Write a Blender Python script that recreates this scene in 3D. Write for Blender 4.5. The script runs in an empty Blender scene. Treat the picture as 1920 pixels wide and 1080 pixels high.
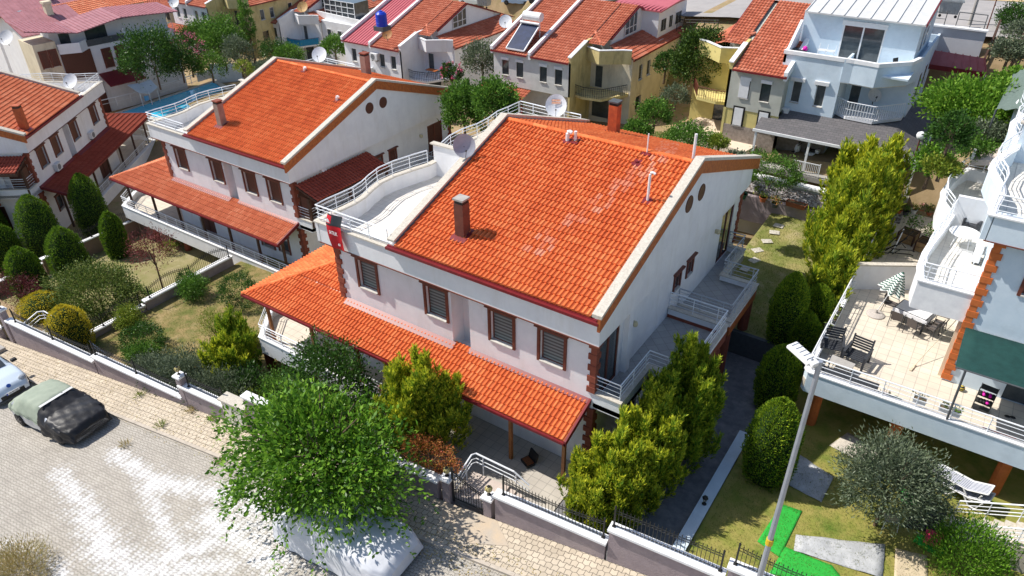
import bpy, bmesh, math, random
import numpy as np
from mathutils import Vector, Matrix
R=math.radians
SC=bpy.context.scene
# ---------------------------------------------------------------- camera
FPX,PITCH,ROLL,YAW,CZ=1378.4,R(33.01),R(.49),R(-34.2),23.6
_f=Vector((math.sin(YAW)*math.cos(PITCH),math.cos(YAW)*math.cos(PITCH),-math.sin(PITCH)))
_r=Vector((math.cos(YAW),-math.sin(YAW),0)); _d=_f.cross(_r)
_r2=_r*math.cos(ROLL)+_d*math.sin(ROLL); _d2=_d*math.cos(ROLL)-_r*math.sin(ROLL)
cd=bpy.data.cameras.new('camera'); cam=bpy.data.objects.new('camera',cd); SC.collection.objects.link(cam)
cd.sensor_width=36; cd.lens=36*FPX/1920; cd.clip_start=.3; cd.clip_end=3000
cam.matrix_world=Matrix(((_r2.x,-_d2.x,-_f.x,0),(_r2.y,-_d2.y,-_f.y,0),(_r2.z,-_d2.z,-_f.z,CZ),(0,0,0,1)))
SC.camera=cam
# ---------------------------------------------------------------- sky and sun
SUN_EL,SUN_AZ=R(51),R(73)          # travel azimuth of the light measured from +Y towards +X
w=bpy.data.worlds.new('World'); SC.world=w; w.use_nodes=True
nt=w.node_tree; bg=nt.nodes['Background']
sky=nt.nodes.new('ShaderNodeTexSky'); sky.sky_type='NISHITA'; sky.sun_disc=False
sky.sun_elevation=SUN_EL; sky.sun_rotation=SUN_AZ+math.pi
nt.links.new(sky.outputs[0],bg.inputs[0]); bg.inputs[1].default_value=.13
sl=bpy.data.lights.new('sun','SUN'); sl.energy=5; sl.angle=R(.5); sl.color=(1,.95,.87)
sun=bpy.data.objects.new('sun',sl); SC.collection.objects.link(sun)
sd=Vector((math.sin(SUN_AZ)*math.cos(SUN_EL),math.cos(SUN_AZ)*math.cos(SUN_EL),-math.sin(SUN_EL)))
sun.rotation_euler=sd.to_track_quat('-Z','Y').to_euler()
SC.view_settings.view_transform='Standard'; SC.view_settings.look='None'
SC.view_settings.exposure=.22; SC.view_settings.gamma=1
SC.render.engine='CYCLES'
# ---------------------------------------------------------------- helpers
def ray(px,py): return _r2*(px-960)+_d2*(py-540)+_f*FPX
CAM=Vector((0,0,CZ))
def at(px,py,z=0.):
    d=ray(px,py); return CAM+d*((z-CZ)/d.z)
def aty(px,py,y):
    d=ray(px,py); return CAM+d*(y/d.y)
def atx(px,py,x):
    d=ray(px,py); return CAM+d*(x/d.x)
def atd(px,py,d): return CAM+ray(px,py).normalized()*d
def link(o): SC.collection.objects.link(o); return o
def tag(o,label=None,cat=None,group=None,kind=None):
    for k,v in (('label',label),('category',cat),('group',group),('kind',kind)):
        if v: o[k]=v
    return o
def thing(name,label,cat,loc=(0,0,0),rz=0,group=None):
    o=link(bpy.data.objects.new(name,None)); o.location=loc; o.rotation_euler=(0,0,rz); o.empty_display_size=.3
    return tag(o,label,cat,group)
def copy_tree(o,parent=None):
    c=o.copy(); link(c)
    if parent: c.parent=parent
    for ch in list(o.children): copy_tree(ch,c)
    return c
MIR=[False]; SCL=[1.]
class MB:
    def __init__(s): s.v=[];s.f=[];s.uv=[];s.hasuv=False
    def add(s,vs,fs,uvs=None):
        n=len(s.v); s.v+= [tuple(p) for p in vs]; s.f+=[tuple(n+i for i in f) for f in fs]
        if uvs: s.hasuv=True; s.uv+=uvs
        else: s.uv+=[[(0,0)]*len(f) for f in fs]
        return s
    def box(s,x0,y0,z0,x1,y1,z1):
        if x1<x0:x0,x1=x1,x0
        if y1<y0:y0,y1=y1,y0
        if z1<z0:z0,z1=z1,z0
        return s.add([(x0,y0,z0),(x1,y0,z0),(x1,y1,z0),(x0,y1,z0),(x0,y0,z1),(x1,y0,z1),(x1,y1,z1),(x0,y1,z1)],
          [(0,3,2,1),(4,5,6,7),(0,1,5,4),(1,2,6,5),(2,3,7,6),(3,0,4,7)])
    def obox(s,c,h,rz=0,M=None):
        if M is None: M=Matrix.Rotation(rz,3,'Z')
        c=Vector(c); vs=[c+M@Vector((a*h[0],b*h[1],d*h[2])) for d in(-1,1) for a,b in((-1,-1),(1,-1),(1,1),(-1,1))]
        return s.add(vs,[(0,3,2,1),(4,5,6,7),(0,1,5,4),(1,2,6,5),(2,3,7,6),(3,0,4,7)])
    def beam(s,a,b,w,h,up=(0,0,1)):
        a=Vector(a);b=Vector(b);d=(b-a).normalized();u=Vector(up); sx=d.cross(u).normalized(); uz=sx.cross(d)
        vs=[]
        for p in (a,b):
            for i,j in((-1,-1),(1,-1),(1,1),(-1,1)): vs.append(p+sx*(i*w/2)+uz*(j*h/2))
        return s.add(vs,[(0,1,2,3),(7,6,5,4),(0,4,5,1),(1,5,6,2),(2,6,7,3),(3,7,4,0)])
    def prism(s,poly,z0,z1):
        a=sum(poly[i][0]*poly[(i+1)%len(poly)][1]-poly[(i+1)%len(poly)][0]*poly[i][1] for i in range(len(poly)))
        if a<0: poly=poly[::-1]
        n=len(poly); vs=[(p[0],p[1],z0) for p in poly]+[(p[0],p[1],z1) for p in poly]
        return s.add(vs,[tuple(range(n-1,-1,-1)),tuple(range(n,2*n))]+[(i,(i+1)%n,n+(i+1)%n,n+i) for i in range(n)])
    def extr(s,poly,off):
        # planar 3D polygon extruded by vector off
        n=len(poly);off=Vector(off);P=[Vector(p) for p in poly];nn=Vector((0,0,0))
        for i in range(n): nn+=P[i].cross(P[(i+1)%n])
        if nn.dot(off)>0: P=P[::-1]
        vs=P+[p+off for p in P]
        return s.add(vs,[tuple(range(n)),tuple(range(2*n-1,n-1,-1))]+[((i+1)%n,i,n+i,n+(i+1)%n) for i in range(n)])
    def tube(s,pts,r,n=6,r2=None,cap=True):
        P=[Vector(p) for p in pts]; m=len(P); vs=[];fs=[]
        for i,p in enumerate(P):
            d=(P[min(i+1,m-1)]-P[max(i-1,0)]).normalized()
            u=Vector((0,0,1)) if abs(d.z)<.9 else Vector((1,0,0))
            a=d.cross(u).normalized(); b=d.cross(a)
            rr=r if r2 is None else r+(r2-r)*i/(m-1)
            for k in range(n):
                t=2*math.pi*k/n; vs.append(p+a*(rr*math.cos(t))+b*(rr*math.sin(t)))
        for i in range(m-1):
            for k in range(n):
                fs.append((i*n+k,i*n+(k+1)%n,(i+1)*n+(k+1)%n,(i+1)*n+k))
        if cap: fs.append(tuple(range(n-1,-1,-1))); fs.append(tuple(range((m-1)*n,m*n)))
        return s.add(vs,fs)
    def lathe(s,prof,c=(0,0,0),n=16):
        vs=[];fs=[];m=len(prof)
        for r,z in prof:
            for k in range(n):
                t=2*math.pi*k/n; vs.append((c[0]+r*math.cos(t),c[1]+r*math.sin(t),c[2]+z))
        for i in range(m-1):
            for k in range(n): fs.append((i*n+k,i*n+(k+1)%n,(i+1)*n+(k+1)%n,(i+1)*n+k))
        fs.append(tuple(range(n-1,-1,-1))); fs.append(tuple(range((m-1)*n,m*n)))
        return s.add(vs,fs)
    def strip(s,pts,z0,z1,t,side=0):
        # mitred vertical wall of thickness t along a plan path
        n=len(pts);L=[];Rr=[]
        for i,p in enumerate(pts):
            p=Vector(p[:2]); d1=(p-Vector(pts[i-1][:2])).normalized() if i else None; d2=(Vector(pts[i+1][:2])-p).normalized() if i<n-1 else None
            d1=d1 or d2; d2=d2 or d1; n1=Vector((-d1.y,d1.x)); n2=Vector((-d2.y,d2.x)); q=(n1+n2).normalized(); q=q*(t/2/max(.3,q.dot(n1)))
            o=n1*0
            L.append(p+q);Rr.append(p-q)
        zz0=z0 if isinstance(z0,(list,tuple)) else [z0]*n; zz1=z1 if isinstance(z1,(list,tuple)) else [z1]*n
        vs=[]
        for i in range(n): vs+=[(*Rr[i],zz0[i]),(*L[i],zz0[i]),(*L[i],zz1[i]),(*Rr[i],zz1[i])]
        fs=[(0,1,2,3),(4*n-1,4*n-2,4*n-3,4*n-4)]
        for i in range(n-1):
            a=4*i;b=a+4; fs+=[(a,b,b+1,a+1),(a+1,b+1,b+2,a+2),(a+2,b+2,b+3,a+3),(a+3,b+3,b,a)]
        return s.add(vs,[f[::-1] for f in fs] if False else fs)
    def build(s,name,mat,parent=None,smooth=False,bevel=0):
        me=bpy.data.meshes.new(name)
        v=s.v; f=s.f; uv=s.uv
        if SCL[0]!=1: v=[(p[0]*SCL[0],p[1]*SCL[0],p[2]*SCL[0]) for p in v]
        if MIR[0]:
            v=[(-p[0],p[1],p[2]) for p in v]; f=[q[::-1] for q in f]; uv=[u[::-1] for u in uv]
        me.from_pydata(v,[],f)
        if s.hasuv:
            l=me.uv_layers.new(name='UVMap'); l.data.foreach_set('uv',[c for u in uv for p in u for c in p])
        if smooth: me.polygons.foreach_set('use_smooth',[True]*len(f))
        me.materials.append(mat); me.update()
        o=link(bpy.data.objects.new(name,me))
        if parent: o.parent=parent
        if bevel:
            b=o.modifiers.new('bevel','BEVEL'); b.width=bevel; b.segments=2; b.limit_method='ANGLE'; b.angle_limit=R(50)
        return o
# ---------------------------------------------------------------- materials
MATS={}
def N(nt,t,**k):
    n=nt.nodes.new(t)
    for a,b in k.items():
        if a.startswith('i_'): n.inputs[int(a[2:])].default_value=b
        else: setattr(n,a,b)
    return n
def mat(name,c1,c2=None,scale=3.,rough=.7,bump=0.,bscale=40.,metal=0.,c3=None,s3=.6,lo=.35,hi=.65,spec=.3,coord='Object',detail=6,drip=False):
    if name in MATS: return MATS[name]
    m=bpy.data.materials.new(name); m.use_nodes=True; nt=m.node_tree; b=nt.nodes['Principled BSDF']
    b.inputs['Roughness'].default_value=rough; b.inputs['Metallic'].default_value=metal; b.inputs['Specular IOR Level'].default_value=spec
    b.inputs['Base Color'].default_value=(*c1,1)
    tc=N(nt,'ShaderNodeTexCoord'); co=tc.outputs[coord]; L=nt.links.new
    col=None
    if c2:
        n=N(nt,'ShaderNodeTexNoise'); n.inputs['Scale'].default_value=scale; n.inputs['Detail'].default_value=detail; n.inputs['Roughness'].default_value=.65
        L(co,n.inputs['Vector']); mr=N(nt,'ShaderNodeMapRange'); mr.inputs[1].default_value=lo; mr.inputs[2].default_value=hi
        L(n.outputs[0],mr.inputs[0]); mx=N(nt,'ShaderNodeMix',data_type='RGBA'); mx.inputs[6].default_value=(*c1,1); mx.inputs[7].default_value=(*c2,1)
        L(mr.outputs[0],mx.inputs[0]); col=mx.outputs[2]
    if c3:
        n=N(nt,'ShaderNodeTexNoise'); n.inputs['Scale'].default_value=s3; n.inputs['Detail'].default_value=8; n.inputs['Roughness'].default_value=.7
        mp=N(nt,'ShaderNodeMapping'); mp.inputs['Scale'].default_value=(1,1,.22 if drip else 1); L(co,mp.inputs[0]); L(mp.outputs[0],n.inputs['Vector']); mr=N(nt,'ShaderNodeMapRange'); mr.inputs[1].default_value=.52; mr.inputs[2].default_value=.72
        L(n.outputs[0],mr.inputs[0]); mx=N(nt,'ShaderNodeMix',data_type='RGBA'); mx.inputs[7].default_value=(*c3,1)
        L(mr.outputs[0],mx.inputs[0])
        if col: L(col,mx.inputs[6])
        else: mx.inputs[6].default_value=(*c1,1)
        col=mx.outputs[2]
    if col: L(col,b.inputs['Base Color'])
    if bump:
        n=N(nt,'ShaderNodeTexNoise'); n.inputs['Scale'].default_value=bscale; n.inputs['Detail'].default_value=4; L(co,n.inputs['Vector'])
        bp=N(nt,'ShaderNodeBump'); bp.inputs['Strength'].default_value=bump; bp.inputs['Distance'].default_value=.02; L(n.outputs[0],bp.inputs['Height']); L(bp.outputs[0],b.inputs['Normal'])
    MATS[name]=m; return m
def tilemat(name,ca,cb,cc,dirt_shade=(.18,.035,.015),bleach=False):
    m=bpy.data.materials.new(name); m.use_nodes=True; nt=m.node_tree; b=nt.nodes['Principled BSDF']; L=nt.links.new
    b.inputs['Roughness'].default_value=.75; b.inputs['Specular IOR Level'].default_value=.2
    uv=N(nt,'ShaderNodeUVMap'); fl=N(nt,'ShaderNodeVectorMath',operation='FLOOR'); L(uv.outputs[0],fl.inputs[0])
    wn=N(nt,'ShaderNodeTexWhiteNoise',noise_dimensions='2D'); L(fl.outputs[0],wn.inputs[0])
    cr=N(nt,'ShaderNodeValToRGB'); e=cr.color_ramp.elements; e[0].color=(*ca,1); e[1].color=(*cc,1); q=e.new(.5); q.color=(*cb,1)
    n=N(nt,'ShaderNodeTexNoise'); n.inputs['Scale'].default_value=.12; n.inputs['Detail'].default_value=4; L(uv.outputs[0],n.inputs['Vector'])
    ad=N(nt,'ShaderNodeMath',operation='MULTIPLY_ADD'); ad.inputs[1].default_value=.55; L(wn.outputs[0],ad.inputs[0])
    m2=N(nt,'ShaderNodeMath',operation='MULTIPLY_ADD'); m2.inputs[1].default_value=1.1; m2.inputs[2].default_value=-.38; L(n.outputs[0],m2.inputs[0]); L(m2.outputs[0],ad.inputs[2])
    L(ad.outputs[0],cr.inputs[0])
    n2=N(nt,'ShaderNodeTexNoise'); n2.inputs['Scale'].default_value=2.2; n2.inputs['Detail'].default_value=8; n2.inputs['Roughness'].default_value=.75; L(uv.outputs[0],n2.inputs['Vector'])
    mr=N(nt,'ShaderNodeMapRange'); mr.inputs[1].default_value=.5; mr.inputs[2].default_value=.8; mr.inputs[4].default_value=.6; L(n2.outputs[0],mr.inputs[0])
    mx=N(nt,'ShaderNodeMix',data_type='RGBA'); L(mr.outputs[0],mx.inputs[0]); L(cr.outputs[0],mx.inputs[6]); mx.inputs[7].default_value=(*dirt_shade,1)
    # grime and painted shade darken the troughs between the barrels
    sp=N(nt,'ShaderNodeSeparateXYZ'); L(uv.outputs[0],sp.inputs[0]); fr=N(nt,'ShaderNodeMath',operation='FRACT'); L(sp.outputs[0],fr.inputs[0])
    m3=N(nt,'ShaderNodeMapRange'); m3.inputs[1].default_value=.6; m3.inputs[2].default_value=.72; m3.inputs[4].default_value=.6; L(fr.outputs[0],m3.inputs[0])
    mx2=N(nt,'ShaderNodeMix',data_type='RGBA'); L(m3.outputs[0],mx2.inputs[0]); L(mx.outputs[2],mx2.inputs[6]); mx2.inputs[7].default_value=(*dirt_shade,1)
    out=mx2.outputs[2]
    if bleach:   # efflorescence: a few pale tiles in a slanting run and one short patch
        s2=N(nt,'ShaderNodeSeparateXYZ'); L(fl.outputs[0],s2.inputs[0])
        def line(x0,y0,x1,y1,w_):
            dx,dy=x1-x0,y1-y0; ln=math.hypot(dx,dy); nx,ny=-dy/ln,dx/ln
            a=N(nt,'ShaderNodeMath',operation='MULTIPLY_ADD'); L(s2.outputs[0],a.inputs[0]); a.inputs[1].default_value=nx; a.inputs[2].default_value=-(nx*x0+ny*y0)
            c=N(nt,'ShaderNodeMath',operation='MULTIPLY_ADD'); L(s2.outputs[1],c.inputs[0]); c.inputs[1].default_value=ny; L(a.outputs[0],c.inputs[2])
            d=N(nt,'ShaderNodeMath',operation='ABSOLUTE'); L(c.outputs[0],d.inputs[0]); e=N(nt,'ShaderNodeMath',operation='LESS_THAN'); L(d.outputs[0],e.inputs[0]); e.inputs[1].default_value=w_; return e
        l1=line(*BL[0],2.1)
        g=N(nt,'ShaderNodeMath',operation='MULTIPLY'); L(l1.outputs[0],g.inputs[0]); h=N(nt,'ShaderNodeMapRange'); h.inputs[1].default_value=.35; h.inputs[2].default_value=1.1; h.inputs[4].default_value=.38; L(wn.outputs[0],h.inputs[0]); L(h.outputs[0],g.inputs[1])
        r1=N(nt,'ShaderNodeMath',operation='GREATER_THAN'); L(s2.outputs[1],r1.inputs[0]); r1.inputs[1].default_value=4
        g2=N(nt,'ShaderNodeMath',operation='MULTIPLY'); L(g.outputs[0],g2.inputs[0]); L(r1.outputs[0],g2.inputs[1])
        x3=N(nt,'ShaderNodeMix',data_type='RGBA'); L(g2.outputs[0],x3.inputs[0]); L(out,x3.inputs[6]); x3.inputs[7].default_value=(.62,.42,.36,1); out=x3.outputs[2]
    L(out,b.inputs['Base Color']); MATS[name]=m; return m
BL=[(27,3,38,21)]
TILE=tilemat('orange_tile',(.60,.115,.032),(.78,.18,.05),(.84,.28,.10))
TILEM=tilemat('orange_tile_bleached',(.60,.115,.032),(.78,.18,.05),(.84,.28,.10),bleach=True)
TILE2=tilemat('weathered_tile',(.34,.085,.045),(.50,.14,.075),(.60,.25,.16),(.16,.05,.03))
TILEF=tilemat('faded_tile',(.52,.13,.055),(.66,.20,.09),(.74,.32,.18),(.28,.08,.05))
TILED=tilemat('shaded_tile',(.30,.06,.035),(.36,.075,.045),(.40,.10,.06),(.10,.02,.015))  # tile colour darkened for porch roofs that lie in shade
WHITE=mat('white_render',(.80,.80,.81),(.72,.72,.74),1.1,.85,.25,60,c3=(.69,.68,.67),s3=1.3,drip=True)
BLUEW=mat('pale_blue_render',(.66,.75,.82),(.58,.68,.76),1.3,.85,.25,60,c3=(.5,.58,.64),s3=.4)
GREYW=mat('light_grey_render',(.62,.62,.60),(.52,.52,.50),1.5,.85,.25,60)
CREAM=mat('cream_render',(.70,.62,.46),(.60,.52,.38),1.2,.85,.25,60,c3=(.42,.36,.26),s3=1.5,drip=True)
YELL=mat('yellow_render',(.62,.52,.26),(.52,.42,.19),1.2,.85,.25,60,c3=(.27,.22,.11),s3=1.8,drip=True)
YELB=mat('bright_yellow_render',(.66,.56,.22),(.56,.47,.18),1.2,.85,.25,60)
STONE=mat('pale_stone',(.64,.61,.56),(.45,.43,.39),5,.8,.3,30)
CAPW=mat('white_coping',(.86,.86,.86),(.74,.74,.75),2,.6)
CAPG=mat('travertine_coping',(.60,.555,.48),(.44,.40,.34),11,.8,.2,50)
BRICKR=mat('terracotta_trim',(.26,.075,.045),(.20,.055,.035),4,.8,.2,50)
ORTR=mat('orange_trim',(.60,.17,.045),(.50,.13,.035),4,.8,.2,50)
WOODO=mat('orange_wood',(.50,.15,.035),(.30,.08,.03),6,.6,.2,30)
WOODD=mat('dark_wood',(.10,.05,.035),(.06,.03,.02),6,.6)
POSTW=mat('varnished_post',(.42,.17,.055),(.28,.10,.035),5,.5)
BROWN=mat('brown_frame',(.17,.055,.035),(.13,.04,.028),6,.5)
SHUT=mat('brown_shutter',(.12,.045,.03),(.09,.035,.025),8,.5)
METR=mat('maroon_metal',(.20,.02,.025),(.15,.016,.02),3,.4)
GLASS=mat('window_glass',(.035,.045,.05),(.07,.08,.085),1.5,.08,spec=.8)
BLIND=mat('striped_blind',(.30,.32,.32),None)
PAVER=mat('terrace_paving',(.62,.58,.52),(.54,.50,.44),2.5,.7,.05,20)
TERR=mat('roof_terrace_tile',(.72,.68,.62),(.62,.58,.52),2.5,.7)
RAIL=mat('white_railing',(.78,.80,.83),None,rough=.35)
RAILG=mat('grey_railing',(.45,.48,.52),None,rough=.3)
BLACK=mat('black_iron',(.015,.015,.015),(.03,.03,.03),9,.5)
CONC=mat('concrete',(.42,.40,.37),(.32,.30,.28),2,.9,.3,30)
MAUVE=mat('mauve_render',(.34,.28,.29),(.28,.23,.24),2.5,.95,.9,25,c3=(.42,.35,.34),s3=.6)
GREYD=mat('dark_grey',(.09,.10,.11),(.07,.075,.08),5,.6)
PLASW=mat('white_plastic',(.78,.78,.78),(.70,.70,.70),3,.4)
WATER=mat('pool_water',(.02,.44,.72),(.04,.55,.80),.6,.05,.3,3,spec=.6)
def stripes(name,c1,c2,per,axis=2,coord='Object',duty=.5,rough=.6):
    m=bpy.data.materials.new(name); m.use_nodes=True; nt=m.node_tree; b=nt.nodes['Principled BSDF']; L=nt.links.new; b.inputs['Roughness'].default_value=rough
    tc=N(nt,'ShaderNodeTexCoord'); sp=N(nt,'ShaderNodeSeparateXYZ'); L(tc.outputs[coord],sp.inputs[0])
    a=N(nt,'ShaderNodeMath',operation='DIVIDE'); a.inputs[1].default_value=per; L(sp.outputs[axis],a.inputs[0])
    f=N(nt,'ShaderNodeMath',operation='FRACT'); L(a.outputs[0],f.inputs[0]); g=N(nt,'ShaderNodeMath',operation='GREATER_THAN'); g.inputs[1].default_value=duty; L(f.outputs[0],g.inputs[0])
    mx=N(nt,'ShaderNodeMix',data_type='RGBA'); mx.inputs[6].default_value=(*c1,1); mx.inputs[7].default_value=(*c2,1); L(g.outputs[0],mx.inputs[0]); L(mx.outputs[2],b.inputs['Base Color']); MATS[name]=m; return m
BLIND=stripes('zebra_blind',(.20,.22,.22),(.07,.075,.075),.16)
def gridmat(name,c1,c2,cj,w,h,off=0.,joint=.012,rough=.7,coord='Object',rot=0,bump=.3,mort=.1):
    m=bpy.data.materials.new(name); m.use_nodes=True; nt=m.node_tree; b=nt.nodes['Principled BSDF']; L=nt.links.new; b.inputs['Roughness'].default_value=rough
    tc=N(nt,'ShaderNodeTexCoord'); mp=N(nt,'ShaderNodeMapping'); mp.inputs['Rotation'].default_value=(0,0,rot); L(tc.outputs[coord],mp.inputs[0])
    br=N(nt,'ShaderNodeTexBrick'); br.offset=off; br.inputs['Color1'].default_value=(*c1,1); br.inputs['Color2'].default_value=(*c2,1); br.inputs['Mortar'].default_value=(*cj,1)
    br.inputs['Scale'].default_value=1; br.inputs['Brick Width'].default_value=w; br.inputs['Row Height'].default_value=h; br.inputs['Mortar Size'].default_value=joint; br.inputs['Mortar Smooth'].default_value=mort
    L(mp.outputs[0],br.inputs[0])
    n=N(nt,'ShaderNodeTexNoise'); n.inputs['Scale'].default_value=1.3; n.inputs['Detail'].default_value=8; L(tc.outputs[coord],n.inputs['Vector'])
    mr=N(nt,'ShaderNodeMapRange'); mr.inputs[3].default_value=.78; mr.inputs[4].default_value=1.18; L(n.outputs[0],mr.inputs[0])
    mx=N(nt,'ShaderNodeMix',data_type='RGBA',blend_type='MULTIPLY'); mx.inputs[0].default_value=1; L(br.outputs[0],mx.inputs[6]); L(mr.outputs[0],mx.inputs[7]); L(mx.outputs[2],b.inputs['Base Color'])
    bp=N(nt,'ShaderNodeBump'); bp.inputs['Strength'].default_value=bump; bp.inputs['Distance'].default_value=.02; bp.invert=True; L(br.outputs['Fac'],bp.inputs['Height']); L(bp.outputs[0],b.inputs['Normal'])
    MATS[name]=m; return m
FTILE=gridmat('terrace_floor_tiles',(.68,.61,.50),(.64,.56,.46),(.42,.38,.32),.45,.45)
FTILEW=gridmat('roof_floor_tiles',(.74,.70,.63),(.70,.66,.60),(.55,.52,.48),.33,.33)
FTILEG=gridmat('grey_floor_tiles',(.38,.37,.35),(.34,.33,.32),(.25,.24,.23),.45,.45,rot=.78)
PATIO=gridmat('patio_tiles',(.50,.46,.40),(.46,.42,.37),(.3,.28,.25),.4,.4)
RED_SEAM=mat('raspberry_sheet_metal',(.50,.12,.14),(.44,.10,.12),1.5,.45)
def metal(name,m,mb_): return m
# ---------------------------------------------------------------- generic builders
def tiled(P0,U,V,lu,lv,tu=.2,tv=.37,ns=6,planes=(),amp=.062,lift=.055):
    """barrel tile slope: P0 eave corner, U along the eave, V up the slope; planes = clip planes (co,no) keeping the side opposite no"""
    P0=Vector(P0);U=Vector(U).normalized();V=Vector(V).normalized();Nn=U.cross(V).normalized()
    if Nn.z<0: Nn=-Nn
    nu=int(round(lu/tu));nv=int(math.ceil(lv/tv));cols=nu*ns+1
    t=np.arange(cols)/ns; fr=t-np.floor(t); h=np.where(fr<.68,np.sin(np.pi*np.clip(fr/.68,0,1))**.8*amp,0.)
    vs=[];fs=[];uvs=[]
    rows=[]
    for j in range(nv):
        v0=j*tv;v1=min((j+1)*tv,lv)
        rows.append((v0,lift,j+.001));rows.append((v1,.0,j+.999))
    lu_=nu*tu
    for v,l,vv in rows:
        for i in range(cols): vs.append(P0+U*float(t[i]*tu*lu/lu_)+V*v+Nn*(float(h[i])+l))
    for r in range(len(rows)-1):
        for i in range(cols-1):
            a=r*cols+i; fs.append((a,a+1,a+1+cols,a+cols))
            u0,u1=float(t[i])+.0005,float(t[i+1])-.0005
            if r%2==0: va,vb=rows[r][2],rows[r+1][2]
            else: va=vb=rows[r+1][2]
            uvs.append([(u0,va),(u1,va),(u1,vb),(u0,vb)])
    # front face under the first course
    n0=len(vs)
    for i in range(cols): vs.append(P0+U*float(t[i]*tu*lu/lu_)+Nn*(-.03))
    for i in range(cols-1):
        fs.append((n0+i,n0+i+1,i+1,i)); uvs.append([(float(t[i])+.0005,.001)]*4)
    if U.cross(V).z<0:
        fs=[f[::-1] for f in fs]; uvs=[u[::-1] for u in uvs]
    if planes:
        bm=bmesh.new(); L=bm.loops.layers.uv.new('UVMap'); bv=[bm.verts.new(p) for p in vs]
        for f,u in zip(fs,uvs):
            F=bm.faces.new([bv[i] for i in f])
            for lp,c in zip(F.loops,u): lp[L].uv=c
        for co,no in planes:
            bmesh.ops.bisect_plane(bm,geom=bm.verts[:]+bm.edges[:]+bm.faces[:],plane_co=co,plane_no=no,clear_outer=True)
        bm.verts.index_update()
        vs=[v.co.copy() for v in bm.verts]; fs=[];uvs=[]
        for F in bm.faces: fs.append(tuple(v.index for v in F.verts)); uvs.append([tuple(l[L].uv) for l in F.loops])
        bm.free()
    m=MB(); m.add(vs,fs,uvs); return m
def ridge_caps(mb,a,b,r=.13,step=.37):
    a=Vector(a);b=Vector(b);L=(b-a).length;n=max(1,int(L/step));d=(b-a)/n;dn=d.normalized();sx=dn.cross(Vector((0,0,1))).normalized();up=sx.cross(dn)
    for i in range(n):
        vs=[];uv=[]
        for k,(rr,q) in enumerate(((r*1.12,a+d*i-dn*.03),(r*.95,a+d*(i+1)))):
            for t in range(7):
                an=math.pi*t/6; vs.append(q+sx*(rr*math.cos(an))+up*(rr*math.sin(an)-.04))
        fs=[(t,t+7,t+8,t+1) for t in range(6)]+[(0,1,2,3,4,5,6)]
        mb.add(vs,fs,[[(i*3+.3,.5)]*len(f) for f in fs])
def rail(mb,pts,h=.8,nr=3,r=.022,post=1.1,top=.032,closed=False):
    P=[Vector(p) for p in pts]
    for k in range(nr): 
        z=h*(.22+.56*k/max(1,nr-1)) if nr>1 else h*.5
        mb.tube([p+Vector((0,0,z)) for p in P],r*.75,5)
    mb.tube([p+Vector((0,0,h)) for p in P],top,6)
    # posts
    L=[0]
    for i in range(1,len(P)): L.append(L[-1]+(P[i]-P[i-1]).length)
    n=max(1,int(round(L[-1]/post))); S=[L[-1]*i/n for i in range(n+1)]
    for s_ in S:
        i=0
        while i<len(P)-2 and L[i+1]<s_: i+=1
        q=P[i].lerp(P[i+1],(s_-L[i])/max(1e-6,L[i+1]-L[i]))
        mb.tube([q-Vector((0,0,.02)),q+Vector((0,0,h))],r,5)
def quoin(mb,x,y,z0,z1,sx,sy,big=.34,small=.22,t=.05,bh=.27):
    """stone blocks round a wall corner at (x,y); sx,sy point from the corner into the two walls"""
    z=z0;i=0
    while z<z1-.05:
        w=big if i%2==0 else small; zz=min(z+bh,z1)
        tt=t+(.02 if i%2==0 else 0)
        a=(x-sx*tt,y-sy*tt); mb.box(a[0],a[1],z,x+sx*w,y+sy*w,zz-.0)
        z=zz;i+=1
def wall_holes(mb,axis,p0,p1,a0,a1,z0,z1,holes=()):
    """wall slab between p0,p1 (thickness) spanning a0..a1, z0..z1 with rectangular openings (a,b,za,zb)"""
    xs=sorted({a0,a1,*[h[0] for h in holes],*[h[1] for h in holes]}); zs=sorted({z0,z1,*[h[2] for h in holes],*[h[3] for h in holes]})
    xs=[x for x in xs if a0<=x<=a1]; zs=[z for z in zs if z0<=z<=z1]
    for i in range(len(xs)-1):
        run=None
        for j in range(len(zs)-1):
            cx=(xs[i]+xs[i+1])/2;cz=(zs[j]+zs[j+1])/2
            inside=any(h[0]<cx<h[1] and h[2]<cz<h[3] for h in holes)
            if not inside:
                if run is None: run=zs[j]
            if inside or j==len(zs)-2:
                end=zs[j] if inside else zs[j+1]
                if run is not None:
                    if axis=='y': mb.box(xs[i],p0,run,xs[i+1],p1,end)
                    else: mb.box(p0,xs[i],run,p1,xs[i+1],end)
                run=None
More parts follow.
